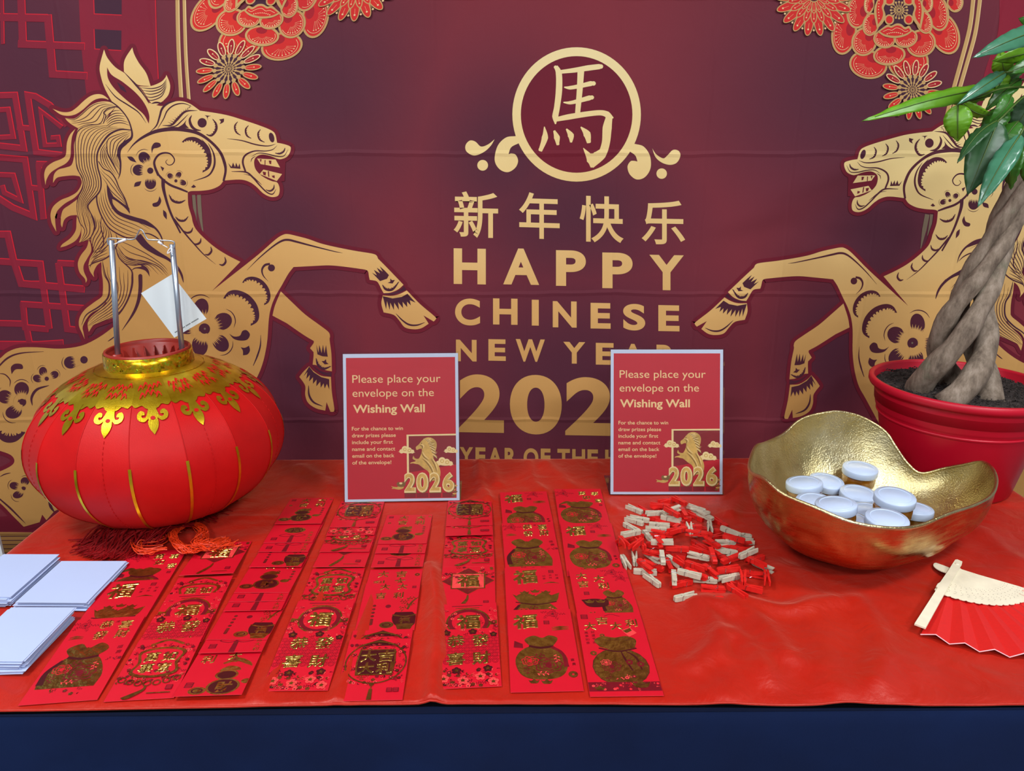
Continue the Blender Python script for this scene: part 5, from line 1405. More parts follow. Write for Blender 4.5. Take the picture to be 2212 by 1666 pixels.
V, F = lathe_data([(0, .0), (.110, .0), (.114, .003), (.139, .130), (.1425, .138), (.1425, .142), (.1455, .146), (.147, .150), (.1535, .186), (.154, .190), (.163, .193), (.1655, .198), (.1655, .206), (.163, ZR_), (.157, ZR_), (.155, ZR_ - .004), (.150, .16), (0, .155)], 72)
pot = mesh_obj('pot', V, F, m_pot, plant, True)
V, F = lathe_data([(.1422, .1345), (.1442, .137), (.1436, .1405), (.1418, .139)], 72); mesh_obj('pot_ridge', V, F, m_pot, pot, True)
# soil surface
V = []; F = []; nr, na = 26, 80
for j in range(nr + 1):
    for i in range(na):
        r_ = .1535 * j / nr; an = 2 * pi * i / na
        x, y = r_ * math.cos(an), r_ * math.sin(an)
        z = .190 + .010 * (1 - (r_ / .15) ** 2) + .007 * mn.noise((x * 40, y * 40, 1)) + .004 * mn.noise((x * 120, y * 120, 4))
        V.append(Vector((x, y, z)))
for j in range(nr):
    for i in range(na): F.append((j * na + i, j * na + (i + 1) % na, (j + 1) * na + (i + 1) % na, (j + 1) * na + i))
mesh_obj('soil', V, F, m_soil, plant, True)
V = []; F = []
for i in range(1500):
    r_ = .15 * math.sqrt(rnd.random()); an = rnd.uniform(0, 2 * pi); x, y = r_ * math.cos(an), r_ * math.sin(an)
    z = .194 + .010 * (1 - (r_ / .15) ** 2) + .006 * mn.noise((x * 40, y * 40, 1))
    d = Vector((rnd.uniform(-1, 1), rnd.uniform(-1, 1), rnd.uniform(-.3, .5))) * rnd.uniform(.002, .007)
    tube_data([Vector((x, y, z)) - d / 2, Vector((x, y, z)) + d / 2], rnd.uniform(.0005, .0016), 4, False, V, F)
o = mesh_obj('soil_crumbs', V, F, m_soil, plant); tag(o, kind='stuff')
# braided stems: axis leans toward the side
def ax_pt(s_):   # s in 0..1 along .56 m
    return Vector((-.036 + .17 * max(0, s_ - .3) ** 1.15, -.035 + .01 * s_, .185 + .56 * s_))
for k in range(4):
    P = []; Rr = []
    for j in range(41):
        s_ = j / 40
        hr = .044 * max(0, 1 - s_ * 1.8) ** 1.6 + .0185 - .003 * s_
        an = 2 * pi * k / 4 + .9 + s_ * 7.5
        P.append(ax_pt(s_) + Vector((math.cos(an) * hr, math.sin(an) * hr * .9, 0)))
        Rr.append(.010 * max(0, 1 - s_ * 2) ** 1.3 + .0150 - .003 * s_ + .0012 * math.sin(j * 1.3 + k))
    V, F = tube_data(P, Rr, 12); o = mesh_obj('stem', V, F, m_bark, plant, True)
def leaf_mat(name, c1, c2, rough):
    t = NT(name); v = t.obj()
    t.set(Base_Color=t.ramp(t.noise(v, 25, 3), [(0.3, c1), (0.7, c2)]), Roughness=rough)
    t.b.inputs['Subsurface Weight'].default_value = 0.0
    t.l(t.bump(t.noise(v, 120, 2), .2, .001), t.b.inputs['Normal'])
    return t.m
ML = [leaf_mat('leaf_bright', rgb(84, 140, 14), rgb(110, 164, 24), .4), leaf_mat('leaf_mid', rgb(44, 98, 22), rgb(62, 120, 34), .35), leaf_mat('leaf_dark', rgb(26, 66, 28), rgb(38, 84, 38), .45), leaf_mat('leaf_blue', rgb(52, 106, 76), rgb(70, 128, 98), .25)]
m_pet = simple('leaf_stalk', rgb(70, 96, 30), .5)
def leaf(base, tip, width, mat, twist=0.0, droop=.012, fold=.18, up=None):
    B, T = base, tip; d = T - B; L = d.length; d.normalize()
    toC = (Vector((0, 0, CAMZ)) - (B + T) / 2).normalized()
    side = d.cross(toC).normalized(); nr_ = side.cross(d).normalized()
    if nr_.dot(toC) < 0: nr_ = -nr_
    side = Quaternion(d, twist) @ side; nr_ = Quaternion(d, twist) @ nr_
    V = []; F = []; n = 22; ms = (-1, -.66, -.33, 0, .33, .66, 1)
    for j in range(n + 1):
        s_ = j / n
        w = width / 2 * (math.sin(pi * min(1, s_ ** .78)) ** .75 if 0 < s_ < 1 else 0) * (1 - .15 * s_)
        if s_ > .82: w *= 1 - .25 * ((s_ - .82) / .18)
        for m_ in ms:
            z = -abs(m_) * w * fold + .0016 * math.sin(s_ * 62) * abs(m_) * (1 - abs(m_)) * 2.2 + .0018 * math.sin(s_ * 40 + m_) * (abs(m_) > .9)
            V.append(B + d * (L * s_) + side * (m_ * w) + nr_ * (z + droop * math.sin(pi * s_)))
    q = len(ms)
    for j in range(n):
        for i in range(q - 1): F.append((j * q + i, j * q + i + 1, (j + 1) * q + i + 1, (j + 1) * q + i))
    V = [p - PC for p in V]
    o = mesh_obj('leaf', V, F, mat, plant, True)
    so = o.modifiers.new('t', 'SOLIDIFY'); so.thickness = .0005
    P = [B + d * (L * j / 12) + nr_ * (droop * math.sin(pi * j / 12) + .0006) - PC for j in range(12)]
    V, F = tube_data(P, [.0013 - .00009 * j for j in range(12)], 5); mesh_obj('midrib', V, F, m_pet, o, True)
    return o
LEAVES = [  # base px, tip px, width px, depth base, depth tip, material, twist
    ((2158, 188), (1862, 262), 42, 1.30, 1.24, 0, .5), ((2172, 156), (2068, 226), 32, 1.25, 1.20, 3, .1), ((2069, 226), (2069, 306), 58, 1.22, 1.22, 0, 0),
    ((2262, 62), (2101, 125), 48, 1.24, 1.18, 3, .3), ((2260, 96), (2143, 132), 44, 1.3, 1.27, 0, -.3), ((2156, 262), (2090, 421), 78, 1.22, 1.19, 2, 0),
    ((2153, 262), (2068, 352), 36, 1.21, 1.17, 2, .6), ((2205, 290), (2112, 448), 50, 1.18, 1.14, 3, .2), ((2203, 318), (2184, 410), 42, 1.2, 1.2, 1, .5),
    ((2076, 222), (2140, 248), 30, 1.27, 1.27, 0, .4), ((2158, 188), (2048, 226), 22, 1.32, 1.30, 0, -.6), ((2175, 160), (2150, 215), 34, 1.3, 1.3, 0, .3),
    ((2205, 170), (2128, 240), 38, 1.29, 1.29, 1, .3), ((2172, 235), (2120, 300), 52, 1.32, 1.31, 1, .2), ((2240, 200), (2180, 300), 60, 1.33, 1.33, 2, 0),
    ((2250, 260), (2188, 372), 60, 1.36, 1.36, 2, 0), ((2170, 158), (2160, 110), 44, 1.33, 1.33, 0, 0), ((2210, 150), (2130, 190), 30, 1.34, 1.33, 1, -.3),
    ((2260, 130), (2170, 160), 40, 1.28, 1.26, 1, .2), ((2230, 300), (2235, 420), 56, 1.22, 1.2, 1, .2), ((2300, 60), (2200, 40), 60, 1.3, 1.3, 1, 0), ((2290, 200), (2330, 330), 60, 1.28, 1.25, 2, 0),
    ((2290, 120), (2420, 180), 60, 1.28, 1.2, 1, 0), ((2290, 100), (2380, -40), 60, 1.3, 1.3, 0, 0), ((2280, 100), (2260, -60), 56, 1.32, 1.3, 3, 0), ((2300, 180), (2440, 300), 60, 1.3, 1.25, 2, 0), ((2185, 205), (2135, 268), 40, 1.26, 1.25, 1, -.4), ((2200, 262), (2160, 330), 46, 1.3, 1.3, 1, .3)]
for (b, t_, w, yb_, yt_, mi, tw) in LEAVES:
    B, T = on_y(*b, yb_), on_y(*t_, yt_)
    dep = (B.y * CT - (B.z - CAMZ) * ST)
    leaf(B, T, w / FPX * dep, ML[mi], tw)
top = ax_pt(1.0) + PC
for (b, d_) in (((2158, 188), 1.30), ((2172, 156), 1.25), ((2069, 226), 1.22), ((2156, 262), 1.22), ((2205, 290), 1.18), ((2240, 200), 1.33), ((2260, 96), 1.3), ((2250, 260), 1.36), ((2290, 120), 1.28)):
    e = on_y(*b, d_); hub = on_y(2262, 190, 1.31)
    m_ = e.lerp(hub, .5) + Vector((0, 0, .012))
    V, F = tube_data([p - PC for p in crv([e, m_, hub, top], 6)], [.0016] * 7 + [.002] * 6 + [.0035] * 6, 6); mesh_obj('leaf_stalk', V, F, m_pet, plant, True)

# =================================================================== red packets laid out in rows
m_pk = simple('packet_red', rgb(198, 0, 30), .5, var=.03, scale=20, bump=.05, bscale=600)
t = NT('packet_gold_foil'); v = t.obj()
t.set(Base_Color=t.ramp(t.noise(v, 90, 3), [(0.3, rgb(150, 118, 52)), (0.7, rgb(206, 172, 88))]), Metallic=.95, Roughness=.24)
t.l(t.bump(t.noise(v, 110, 2), .55, .0022), t.b.inputs['Normal'])
m_foil = t.m
m_mar = simple('packet_maroon_print', rgb(108, 0, 18), .45, var=.2, scale=80)
m_dk = simple('packet_dark_print', rgb(64, 4, 10), .4, var=.2, scale=80)
m_pnk = simple('packet_light_red_print', rgb(226, 62, 62), .45, var=.15, scale=60)
PT = .0005
def pk_art(W, L): return Art(lambda x, y, l: (min(max(x / 1000, .0004), W - .0004) - W / 2, L / 2 - min(max(y / 1000, .0004), L - .0004), PT + .00008 + l), None, None, 4)
A0, A1, A2 = .0, .00006, .00012
def coin(a, x, y, r):
    a.disc(x, y, r, m_foil, A0); a.disc(x, y, r * .82, m_mar, A0, hole=.9); a.fill([(x - r * .25, y - r * .25, 1), (x + r * .25, y - r * .25, 1), (x + r * .25, y + r * .25, 1), (x - r * .25, y + r * .25, 1)], m_pk, A0)
def ingot(a, x, y, w):
    h = w * .5
    a.fill([(x - w / 2, y - h * .35, 1), (x - w * .25, y - h * .1), (x, y - h * .55), (x + w * .25, y - h * .1), (x + w / 2, y - h * .35, 1), (x + w * .32, y + h * .45), (x, y + h * .55), (x - w * .32, y + h * .45)], m_foil, A0)
    a.line([(x - w * .42, y - h * .2), (x, y + h * .1), (x + w * .42, y - h * .2)], w * .03, m_dk, A0, 4)
def peony(a, x, y, r, m):
    for k in range(3):
        n = 5 + k
        for i in range(n):
            t_ = 2 * pi * (i + .4 * k) / n; q = r * (.35 + .27 * k)
            a.line([(x + math.cos(t_ + u) * q * (1 - .18 * abs(u) / .5), y + math.sin(t_ + u) * q * .8 * (1 - .18 * abs(u) / .5)) for u in (-.55, -.25, 0, .25, .55)], r * .10, m, A0, 2, True)
    a.disc(x, y, r * .22, m, A0, seg=10)
def sprig(a, x, y, r, rot, m):
    c, d = math.cos(rot), math.sin(rot)
    q = lambda u, w: (x + c * u - d * w, y + d * u + c * w)
    a.line([q(-r, 0), q(0, r * .15), q(r, 0)], r * .08, m, A0, 3)
    for u, w in ((-.7, .3), (-.3, -.3), (.1, .38), (.5, -.25), (.85, .28)):
        px, py = q(u * r, w * r); a.disc(px, py, r * .26, m, A0, r * .12, rot + (1 if w > 0 else -1), 10)
def blossom(a, x, y, r, mo, mi):
    for i in range(5):
        t_ = 2 * pi * i / 5 - pi / 2; a.disc(x + math.cos(t_) * r * .58, y + math.sin(t_) * r * .58, r * .45, mo, A0, seg=10)
    a.disc(x, y, r * .35, mi, A0, seg=8)
    for i in range(5):
        t_ = 2 * pi * i / 5 - pi / 2; a.line([(x, y), (x + math.cos(t_) * r * .7, y + math.sin(t_) * r * .7)], [r * .12, r * .05], mi, A0, 1)
def chars(a, txt, pos, size, m=None, off=.016):
    for ch, (x, y) in zip(txt, pos):
        b = (x - size / 2, y - size / 2, x + size / 2, y + size / 2)
        if size > 10: a.emboss(ch, *b, m or m_foil, A0, off, -.08, .022 * size / 24)
        else: a.glyph(ch, *b, m or m_foil, A0, off, -.08)
def scatter(a, x0, y0, x1, y1, n, seed, ms, r=3.2):
    q = random.Random(seed)
    for i in range(n):
        x, y = q.uniform(x0, x1), q.uniform(y0, y1); m = ms[i % len(ms)]
        k = i % 3
        if k == 0: sprig(a, x, y, r * 1.2, q.uniform(0, 6), m)
        elif k == 1: a.line([(x + math.cos(u) * r * (1 - u / 7), y + math.sin(u) * r * (1 - u / 7)) for u in [q.uniform(0, 3) + j * .9 for j in range(5)]], r * .42, m, A0, 3, True)
        else: blossom(a, x, y, r * .9, m, ms[(i + 1) % len(ms)])
def seal(a, x, y, s_):
    a.fill([(x - s_, y - s_, 1), (x + s_, y - s_, 1), (x + s_, y + s_, 1), (x - s_, y + s_, 1)], m_mar, A0)
    for i in range(3): a.line([(x - s_ * .7, y - s_ * .6 + s_ * .6 * i), (x + s_ * .7, y - s_ * .6 + s_ * .6 * i)], s_ * .18, m_pk, A0, 1)
def bag(a, x, y, w, h, kind=0):
    """money bag: belly, ruffled mouth, ribbon and painted flowers"""
    if kind == 0:
        a.fill([(x - w * .5, y + h * .1), (x - w * .42, y + h * .38), (x - w * .2, y + h * .5), (x + w * .2, y + h * .5), (x + w * .42, y + h * .38), (x + w * .5, y + h * .1), (x + w * .4, y - h * .12), (x + w * .18, y - h * .24), (x - w * .18, y - h * .24), (x - w * .4, y - h * .12)], m_foil, A0)
        a.fill([(x - w * .2, y - h * .24, 1), (x - w * .3, y - h * .4), (x - w * .12, y - h * .5), (x + w * .05, y - h * .44), (x + w * .2, y - h * .5), (x + w * .36, y - h * .42), (x + w * .24, y - h * .22, 1)], m_foil, A0)
        a.line([(x - w * .22, y - h * .25), (x, y - h * .2), (x + w * .26, y - h * .23)], h * .05, m_dk, A0, 4)
        a.line([(x + w * .22, y - h * .22), (x + w * .42, y - h * .05), (x + w * .46, y + h * .25)], [h * .06, h * .05, h * .08], m_mar, A0, 4)
        a.fill([(x - w * .34, y - h * .3, 1), (x - w * .5, y - h * .38, 1), (x - w * .52, y - h * .22, 1), (x - w * .34, y - h * .2, 1)], m_mar, A0)
    else:
        a.fill([(x - w * .45, y + h * .5, 1), (x - w * .48, y + h * .2), (x - w * .36, y - h * .05), (x - w * .2, y - h * .18), (x + w * .2, y - h * .18), (x + w * .38, y - h * .02), (x + w * .5, y + h * .25), (x + w * .48, y + h * .5, 1)], m_foil, A0)
        a.fill([(x - w * .22, y - h * .16, 1), (x - w * .36, y - h * .36), (x - w * .16, y - h * .48), (x, y - h * .36), (x + w * .18, y - h * .48), (x + w * .36, y - h * .34), (x + w * .22, y - h * .16, 1)], m_foil, A0)
        a.line([(x - w * .26, y - h * .17), (x, y - h * .12), (x + w * .26, y - h * .17)], h * .05, m_dk, A0, 4)
        a.line([(x - w * .3, y - h * .1), (x - w * .44, y + h * .15), (x - w * .42, y + h * .42)], [h * .05, h * .07, h * .1], m_dk, A0, 4)
        for dx in (-.1, .08): ingot(a, x + w * dx, y - h * .36, w * .2)
    peony(a, x + w * .12, y + h * .2, h * .25, m_mar); peony(a, x - w * .22, y + h * .1, h * .15, m_pk)
    for dx, dy in ((-.3, .3), (.3, .05), (0, .38), (-.05, -.02)): sprig(a, x + w * dx, y + h * dy, h * .09, dx * 5, m_mar if dx < 0 else m_pnk)
def corner_flower(a, x, y, r):
    peony(a, x, y, r, m_mar)
    for i in range(5): sprig(a, x + r * 1.5 * math.cos(i * 1.2), y + r * math.sin(i * 1.2), r * .5, i, m_mar)
def d_fu_bag(a):
    a.emboss('福', 7, 11, 42, 43, m_foil, A0, .022, -.1, .03); corner_flower(a, 64, 11, 9); seal(a, 54, 30, 4)
    for i in range(4): a.line([(60, 41 + i * 2.2), (72, 39.5 + i * 2.2), (84, 40 + i * 2)], [.5, 2, .4], m_foil, A0, 3)
    bag(a, 42, 100, 68, 84, 0); coin(a, 80, 135, 6); ingot(a, 30, 146, 14); ingot(a, 46, 147, 15)
    chars(a, '富貴', ((82, 108), (83, 116)), 5, m_dk, 0)
def d_gx_bag(a):
    chars(a, '恭喜發財', ((44, 15), (70, 17), (44, 38), (72, 37)), 18); corner_flower(a, 16, 15, 9); chars(a, '鴻', ((57, 10),), 5, m_dk, 0)
    for i in range(3): a.line([(6, 40 + i * 2.5), (14, 38 + i * 2.5), (24, 40 + i * 2)], [.5, 2, .4], m_foil, A0, 3)
    bag(a, 40, 96, 74, 86, 1); chars(a, '福壽', ((80, 66), (82, 76)), 7, m_mar, 0); scatter(a, 70, 85, 88, 92, 4, 3, [m_mar]); scatter(a, 20, 142, 66, 152, 7, 4, [m_mar, m_foil])
def d_fu_ingot(a):
    a.emboss('福', 12, 6, 50, 44, m_foil, A0, .022, -.1, .03); seal(a, 72, 12, 4); chars(a, '如意吉祥財運', ((60, 24), (60, 31), (70, 22), (70, 29), (80, 22), (80, 30)), 4.6, m_dk, 0)
    a.line([(58, 44), (70, 41), (82, 44)], [.5, 3, .5], m_foil, A0, 3); bag(a, 42, 105, 76, 80, 1)
    a.fill([(10, 70, 1), (25, 80), (50, 82), (80, 68, 1), (70, 92), (25, 94)], m_foil, A0)
    for x, y in ((28, 66), (44, 63), (60, 66), (36, 74), (54, 74)): ingot(a, x, y, 15)
    a.line([(14, 90), (45, 96), (74, 90)], 2, m_dk, A0, 4)
def d_wan(a):
    chars(a, '萬事如意', ((52, 18), (76, 20), (58, 36), (80, 48)), 15); corner_flower(a, 16, 18, 10); seal(a, 82, 66, 3)
    bag(a, 42, 92, 74, 80, 0)
    for x in (20, 48): a.line([(x - 14, 62), (x, 54), (x + 14, 60)], [2, 9, 2], m_foil, A0, 4)
    a.line([(6, 96), (40, 78), (78, 96)], 1.6, m_mar, A0, 4); scatter(a, 50, 95, 80, 120, 7, 6, [m_pnk, m_mar])
def d_daji(a):
    chars(a, '大大吉利', ((18, 18), (44, 26), (18, 40), (48, 46)), 17); corner_flower(a, 66, 10, 9); corner_flower(a, 78, 26, 7); seal(a, 20, 64, 4)
    bag(a, 60, 84, 44, 56, 1); a.fill([(10, 80, 1), (30, 78), (50, 82, 1), (46, 96), (20, 97)], m_dk, A0); ingot(a, 22, 84, 15); ingot(a, 38, 84, 15); scatter(a, 10, 110, 80, 150, 16, 8, [m_foil, m_mar])
def d_round(a):
    chars(a, '大吉大利', ((16, 30), (34, 18), (52, 30), (74, 24)), 17); seal(a, 10, 9, 5)
    a.line([(38, 8), (48, 4), (60, 9)], 1, m_mar, A0, 4); chars(a, '萬事如意', ((9, 44), (9, 51), (9, 58), (9, 65)), 5, m_dk, 0); chars(a, '財運亨通', ((18, 43), (18, 50), (18, 57), (18, 64)), 5, m_dk, 0)
    coin(a, 30, 50, 3.5); coin(a, 14, 86, 4.5)
    a.disc(46, 112, 36, m_foil, A0, 35); a.disc(46, 112, 36.5, m_dk, A0, 35.5, hole=.985)
    a.fill([(24, 74, 1), (18, 60), (30, 52), (46, 55), (62, 52), (74, 60), (70, 76, 1), (46, 82)], m_foil, A0); a.line([(22, 76), (46, 83), (72, 77)], 2.4, m_dk, A0, 4)
    for x in (36, 50, 62): ingot(a, x, 60, 14)
    a.line([(50, 82), (54, 100), (60, 120)], [1, 3, 2], m_dk, A0, 4); a.line([(56, 82), (68, 95), (72, 118)], [1, 3, 2], m_dk, A0, 4)
    peony(a, 34, 112, 14, m_mar); peony(a, 28, 104, 8, m_pnk); blossom(a, 58, 104, 5, m_mar, m_foil); blossom(a, 72, 108, 5, m_mar, m_foil); scatter(a, 20, 122, 60, 140, 8, 3, [m_mar, m_pnk])
    a.fill([(0, 140, 1), (90, 140, 1), (90, 156, 1), (0, 156, 1)], m_mar, A0 - .00004); scatter(a, 3, 142, 87, 154, 26, 9, [m_pnk, m_pk], 2.4); ingot(a, 66, 144, 24); ingot(a, 14, 150, 14)
    a.fill([(58, 40, 1), (70, 34, 1), (78, 46, 1), (66, 54, 1)], m_pnk, A0); a.fill([(59, 41, 1), (70, 35, 1), (72, 41, 1), (64, 46, 1)], m_foil, A0)
def d_lantern(a):
    a.fill([(14, 14, 1), (41, 1, 1), (68, 14, 1)], m_dk, A0); a.line([(16, 14), (41, 5), (66, 14)], 3, m_foil, A0, 4)
    scatter(a, 2, 10, 80, 84, 150, 20, [m_mar, m_mar, m_pnk, m_dk, m_foil], 2.8); a.disc(41, 46, 39.5, m_foil, A0, 39, 0, 48, hole=.955)
    a.fill([(18, 22, 1), (64, 22, 1), (66, 46), (64, 70, 1), (18, 70, 1), (16, 46)], m_foil, A0); a.fill([(20, 24, 1), (62, 24, 1), (64, 46), (62, 68, 1), (20, 68, 1), (18, 46)], m_dk, A0)
    chars(a, '大吉大利', ((30, 35), (53, 35), (30, 57), (53, 57)), 21, None, .03)
    a.disc(41, 86, 3, m_foil, A0); a.line([(41, 86), (41, 96)], 1.2, m_foil, A0, 2); a.fill([(39, 94, 1), (43, 94, 1), (44, 112, 1), (38, 112, 1)], m_foil, A0); seal(a, 64, 96, 3.5); seal(a, 72, 96, 3.5)
def d_gongxi(a):
    for j in range(9):
        for i in range(9): a.disc(4 + i * 9 + (j % 2) * 4.5, 18 + j * 6, 4, m_mar, A0, seg=12, hole=.86); a.disc(4 + i * 9 + (j % 2) * 4.5, 18 + j * 6, 2.2, m_mar, A0, seg=10, hole=.8)
    scatter(a, 2, 78, 80, 110, 70, 31, [m_mar, m_pnk, m_dk, m_foil], 3.2); scatter(a, 2, 2, 80, 14, 14, 32, [m_mar, m_pnk], 3)
    chars(a, '恭發喜財', ((25, 25), (58, 25), (25, 60), (58, 60)), 24)
    for x, y, r in ((12, 8, 6), (48, 7, 6), (76, 14, 5), (26, 82, 6), (66, 80, 6), (10, 96, 7), (34, 100, 7), (56, 94, 7), (72, 104, 7)): blossom(a, x, y, r, m_dk if r < 7 else m_pnk, m_foil)
def d_circle(a):
    for i, w in enumerate((44, 34)): a.line([(40 - w / 2, 6 + 5 * i), (40 + w / 2, 6 + 5 * i)], 1.6 - .3 * i, m_mar if i == 0 else m_foil, A0, 1)
    a.disc(41, 42, 31, m_foil, A0, 30, 0, 44, hole=.92); a.disc(41, 42, 28.5, m_mar, A0, 27.5, 0, 40); a.disc(41, 42, 23, m_pk, A0, 22, 0, 40)
    scatter(a, 16, 20, 66, 64, 20, 41, [m_pnk, m_mar], 3)
    for s_ in (-1, 1): a.fill([(41 + s_ * 30, 42, 1), (41 + s_ * 40, 40, 1), (41 + s_ * 40, 48, 1), (41 + s_ * 30, 50, 1)], m_foil, A0)
    a.emboss('福', 24, 26, 58, 58, m_foil, A0, .03, 0, .03); scatter(a, 3, 70, 79, 110, 110, 42, [m_mar, m_pnk, m_foil, m_dk], 2.7); scatter(a, 2, 14, 12, 72, 16, 43, [m_mar, m_pnk], 3); scatter(a, 70, 14, 80, 72, 16, 44, [m_mar, m_pnk], 3)
def d_diamond(a):
    scatter(a, 2, 2, 80, 36, 60, 51, [m_mar, m_dk, m_pnk, m_foil], 3.2)
    for k, m in ((40, m_foil), (38.6, m_mar), (33, m_foil), (32, m_mar)): a.fill([(41, 40 - k * .85, 1), (41 + k, 40, 1), (41, 40 + k * .85, 1), (41 - k, 40, 1)], m, A0)
    a.fill([(15, 20, 1), (67, 20, 1), (67, 60, 1), (15, 60, 1)], m_foil, A0); a.fill([(17, 22, 1), (65, 22, 1), (65, 58, 1), (17, 58, 1)], m_pnk, A0); scatter(a, 19, 24, 63, 56, 16, 52, [m_mar], 3)
    a.emboss('福', 24, 24, 58, 56, m_foil, A0, .03, 0, .03)
    a.line([(41, 76), (40, 86), (34, 98), (26, 110)], [2, 4, 6, 5], m_foil, A0, 4); seal(a, 68, 94, 4); a.line([(46, 104), (70, 104)], 1.2, m_foil, A0, 1)
def d_ornate(a):
    a.line([(20, 12), (41, 3), (62, 12)], 4, m_foil, A0, 4); scatter(a, 2, 12, 80, 84, 190, 61, [m_mar, m_foil, m_pnk, m_dk, m_mar], 2.7)
    a.fill([(12, 26), (41, 18), (70, 26), (66, 48), (70, 68), (41, 76), (12, 68), (16, 48)], m_foil, A0); a.fill([(16, 29), (41, 22), (66, 29), (62, 48), (66, 65), (41, 72), (16, 65), (20, 48)], m_pk, A0); scatter(a, 22, 26, 60, 68, 18, 62, [m_mar], 3)
    chars(a, '萬如事意', ((30, 37), (52, 37), (30, 58), (52, 58)), 18, None, .028)
    for i in range(7): a.disc(8 + i * 11, 78 + 8 * math.sin(pi * i / 6), 5, m_foil, A0, hole=.7)
    a.line([(41, 90), (40, 97), (32, 104), (20, 112)], [2, 4, 6, 7], m_foil, A0, 4); seal(a, 70, 94, 4); a.line([(46, 103), (74, 103)], 1.6, m_foil, A0, 1)
def dots4(a, x, y, s_=1):
    for i in range(4): a.disc(x, y + 8 * i * s_, 2.6, m_mar, A0, seg=12); a.disc(x, y + 8 * i * s_, 1.6, m_foil, A0, seg=10, hole=.6)
def gourd(a, x, y, k):
    a.disc(x, y + 10 * k, 17 * k, m_dk, A0, 13 * k); a.disc(x, y + 10 * k, 17 * k, m_foil, A0, 13 * k, hole=.86); a.disc(x - 2 * k, y - 9 * k, 12 * k, m_dk, A0, 8 * k); a.disc(x - 2 * k, y - 9 * k, 12 * k, m_foil, A0, 8 * k, hole=.8)
    a.fill([(x - 12 * k, y - 16 * k), (x - 4 * k, y - 24 * k), (x + 6 * k, y - 22 * k), (x + 10 * k, y - 17 * k), (x, y - 15 * k)], m_foil, A0)
    a.glyph('財', x - 8 * k, y + 2 * k, x + 9 * k, y + 19 * k, m_foil, A0, .03); a.disc(x - 24 * k, y + 16 * k, 9 * k, m_foil, A0, 6 * k); a.disc(x + 22 * k, y + 2 * k, 6 * k, m_foil, A0, 4 * k); a.disc(x - 24 * k, y + 16 * k, 6 * k, m_dk, A0, 4 * k, hole=.7)
def d_gourd(a):
    chars(a, '大大吉利', ((32, 12), (62, 12), (32, 32), (62, 32)), 17); seal(a, 9, 10, 4); coin(a, 9, 34, 3); coin(a, 78, 8, 2.5); coin(a, 48, 50, 3); dots4(a, 72, 50); gourd(a, 40, 76, 1.15)
def d_gourd2(a):
    chars(a, '大吉利大', ((22, 14), (50, 14), (18, 40), (50, 34)), 17); coin(a, 75, 16, 4); seal(a, 12, 92, 5)
    gourd(a, 54, 84, 1.2); a.line([(40, 50), (56, 42), (72, 50), (78, 56)], [3, 8, 6, 1], m_foil, A0, 4); blossom(a, 52, 42, 6, m_foil, m_mar)
def d_vase(a):
    chars(a, '大大吉利', ((30, 10), (56, 10), (26, 32), (52, 32)), 15); dots4(a, 20, 56); dots4(a, 20, 88, .4); a.disc(40, 58, 4, m_mar, A0); seal(a, 74, 12, 3)
    a.fill([(52, 72, 1), (48, 84), (52, 98), (60, 104), (76, 104), (82, 96), (82, 82), (76, 72, 1)], m_dk, A0); a.line([(48, 78), (66, 82), (82, 78)], 2.5, m_foil, A0, 4); a.fill([(54, 98, 1), (80, 98, 1), (76, 110, 1), (58, 110, 1)], m_foil, A0)
    a.glyph('福', 58, 84, 74, 98, m_foil, A0, .03); a.disc(42, 100, 10, m_foil, A0, 7); a.disc(42, 100, 6, m_dk, A0, 4, hole=.7)
    for i in range(6): sprig(a, 60 + (i % 3) * 6, 64 - i * 5, 6, 1.2 + i, m_foil)
    a.line([(68, 66), (74, 48), (84, 36)], [3, 3, 1], m_foil, A0, 4)
def d_knot(a):
    a.disc(42, 66, 18, m_foil, A0, 11); a.disc(42, 66, 14, m_dk, A0, 8, hole=.85); a.glyph('福', 33, 58, 51, 74, m_dk, A0, .02)
    for s_ in (-1, 1):
        a.line([(42, 86), (42 + s_ * 12, 80), (42 + s_ * 22, 86), (42 + s_ * 10, 90), (42, 87)], 1.3, m_mar, A0, 4)
    a.fill([(39, 88, 1), (45, 88, 1), (46, 113, 1), (38, 113, 1)], m_mar, A0); a.line([(40, 92), (44, 92)], .8, m_foil, A0, 1)
    chars(a, '大吉大利', ((72, 76), (72, 86), (72, 96), (72, 106)), 8, None, .01); seal(a, 14, 98, 5)
DES = {'fu_bag': (d_fu_bag, 1), 'gx_bag': (d_gx_bag, 1), 'fu_ingot': (d_fu_ingot, 1), 'wan': (d_wan, 1), 'daji': (d_daji, 1), 'round': (d_round, 1), 'lantern': (d_lantern, 0), 'gongxi': (d_gongxi, 0), 'circle': (d_circle, 0),
       'diamond': (d_diamond, 0), 'ornate': (d_ornate, 0), 'gourd': (d_gourd, 0), 'gourd2': (d_gourd2, 0), 'vase': (d_vase, 0), 'knot': (d_knot, 0)}
DTXT = {'fu_bag': 'with fortune character and bag', 'gx_bag': 'with wealth characters and bag', 'fu_ingot': 'with fortune character and ingots', 'wan': 'with scarf-tied bag', 'daji': 'with bag and ingot tray', 'round': 'with big round bag',
        'lantern': 'with dark red lantern', 'gongxi': 'with blossoms', 'circle': 'with ringed fortune character', 'diamond': 'with diamond fortune character', 'ornate': 'with lacy lantern', 'gourd': 'with gold gourd', 'gourd2': 'with money gourd', 'vase': 'with gold vase', 'knot': 'with tassel knot'}
SIZE = {1: (.090, .1645), 0: (.082, .1125)}
ORD = ['first', 'second', 'third', 'fourth', 'fifth', 'sixth', 'seventh', 'eighth', 'ninth', 'tenth']
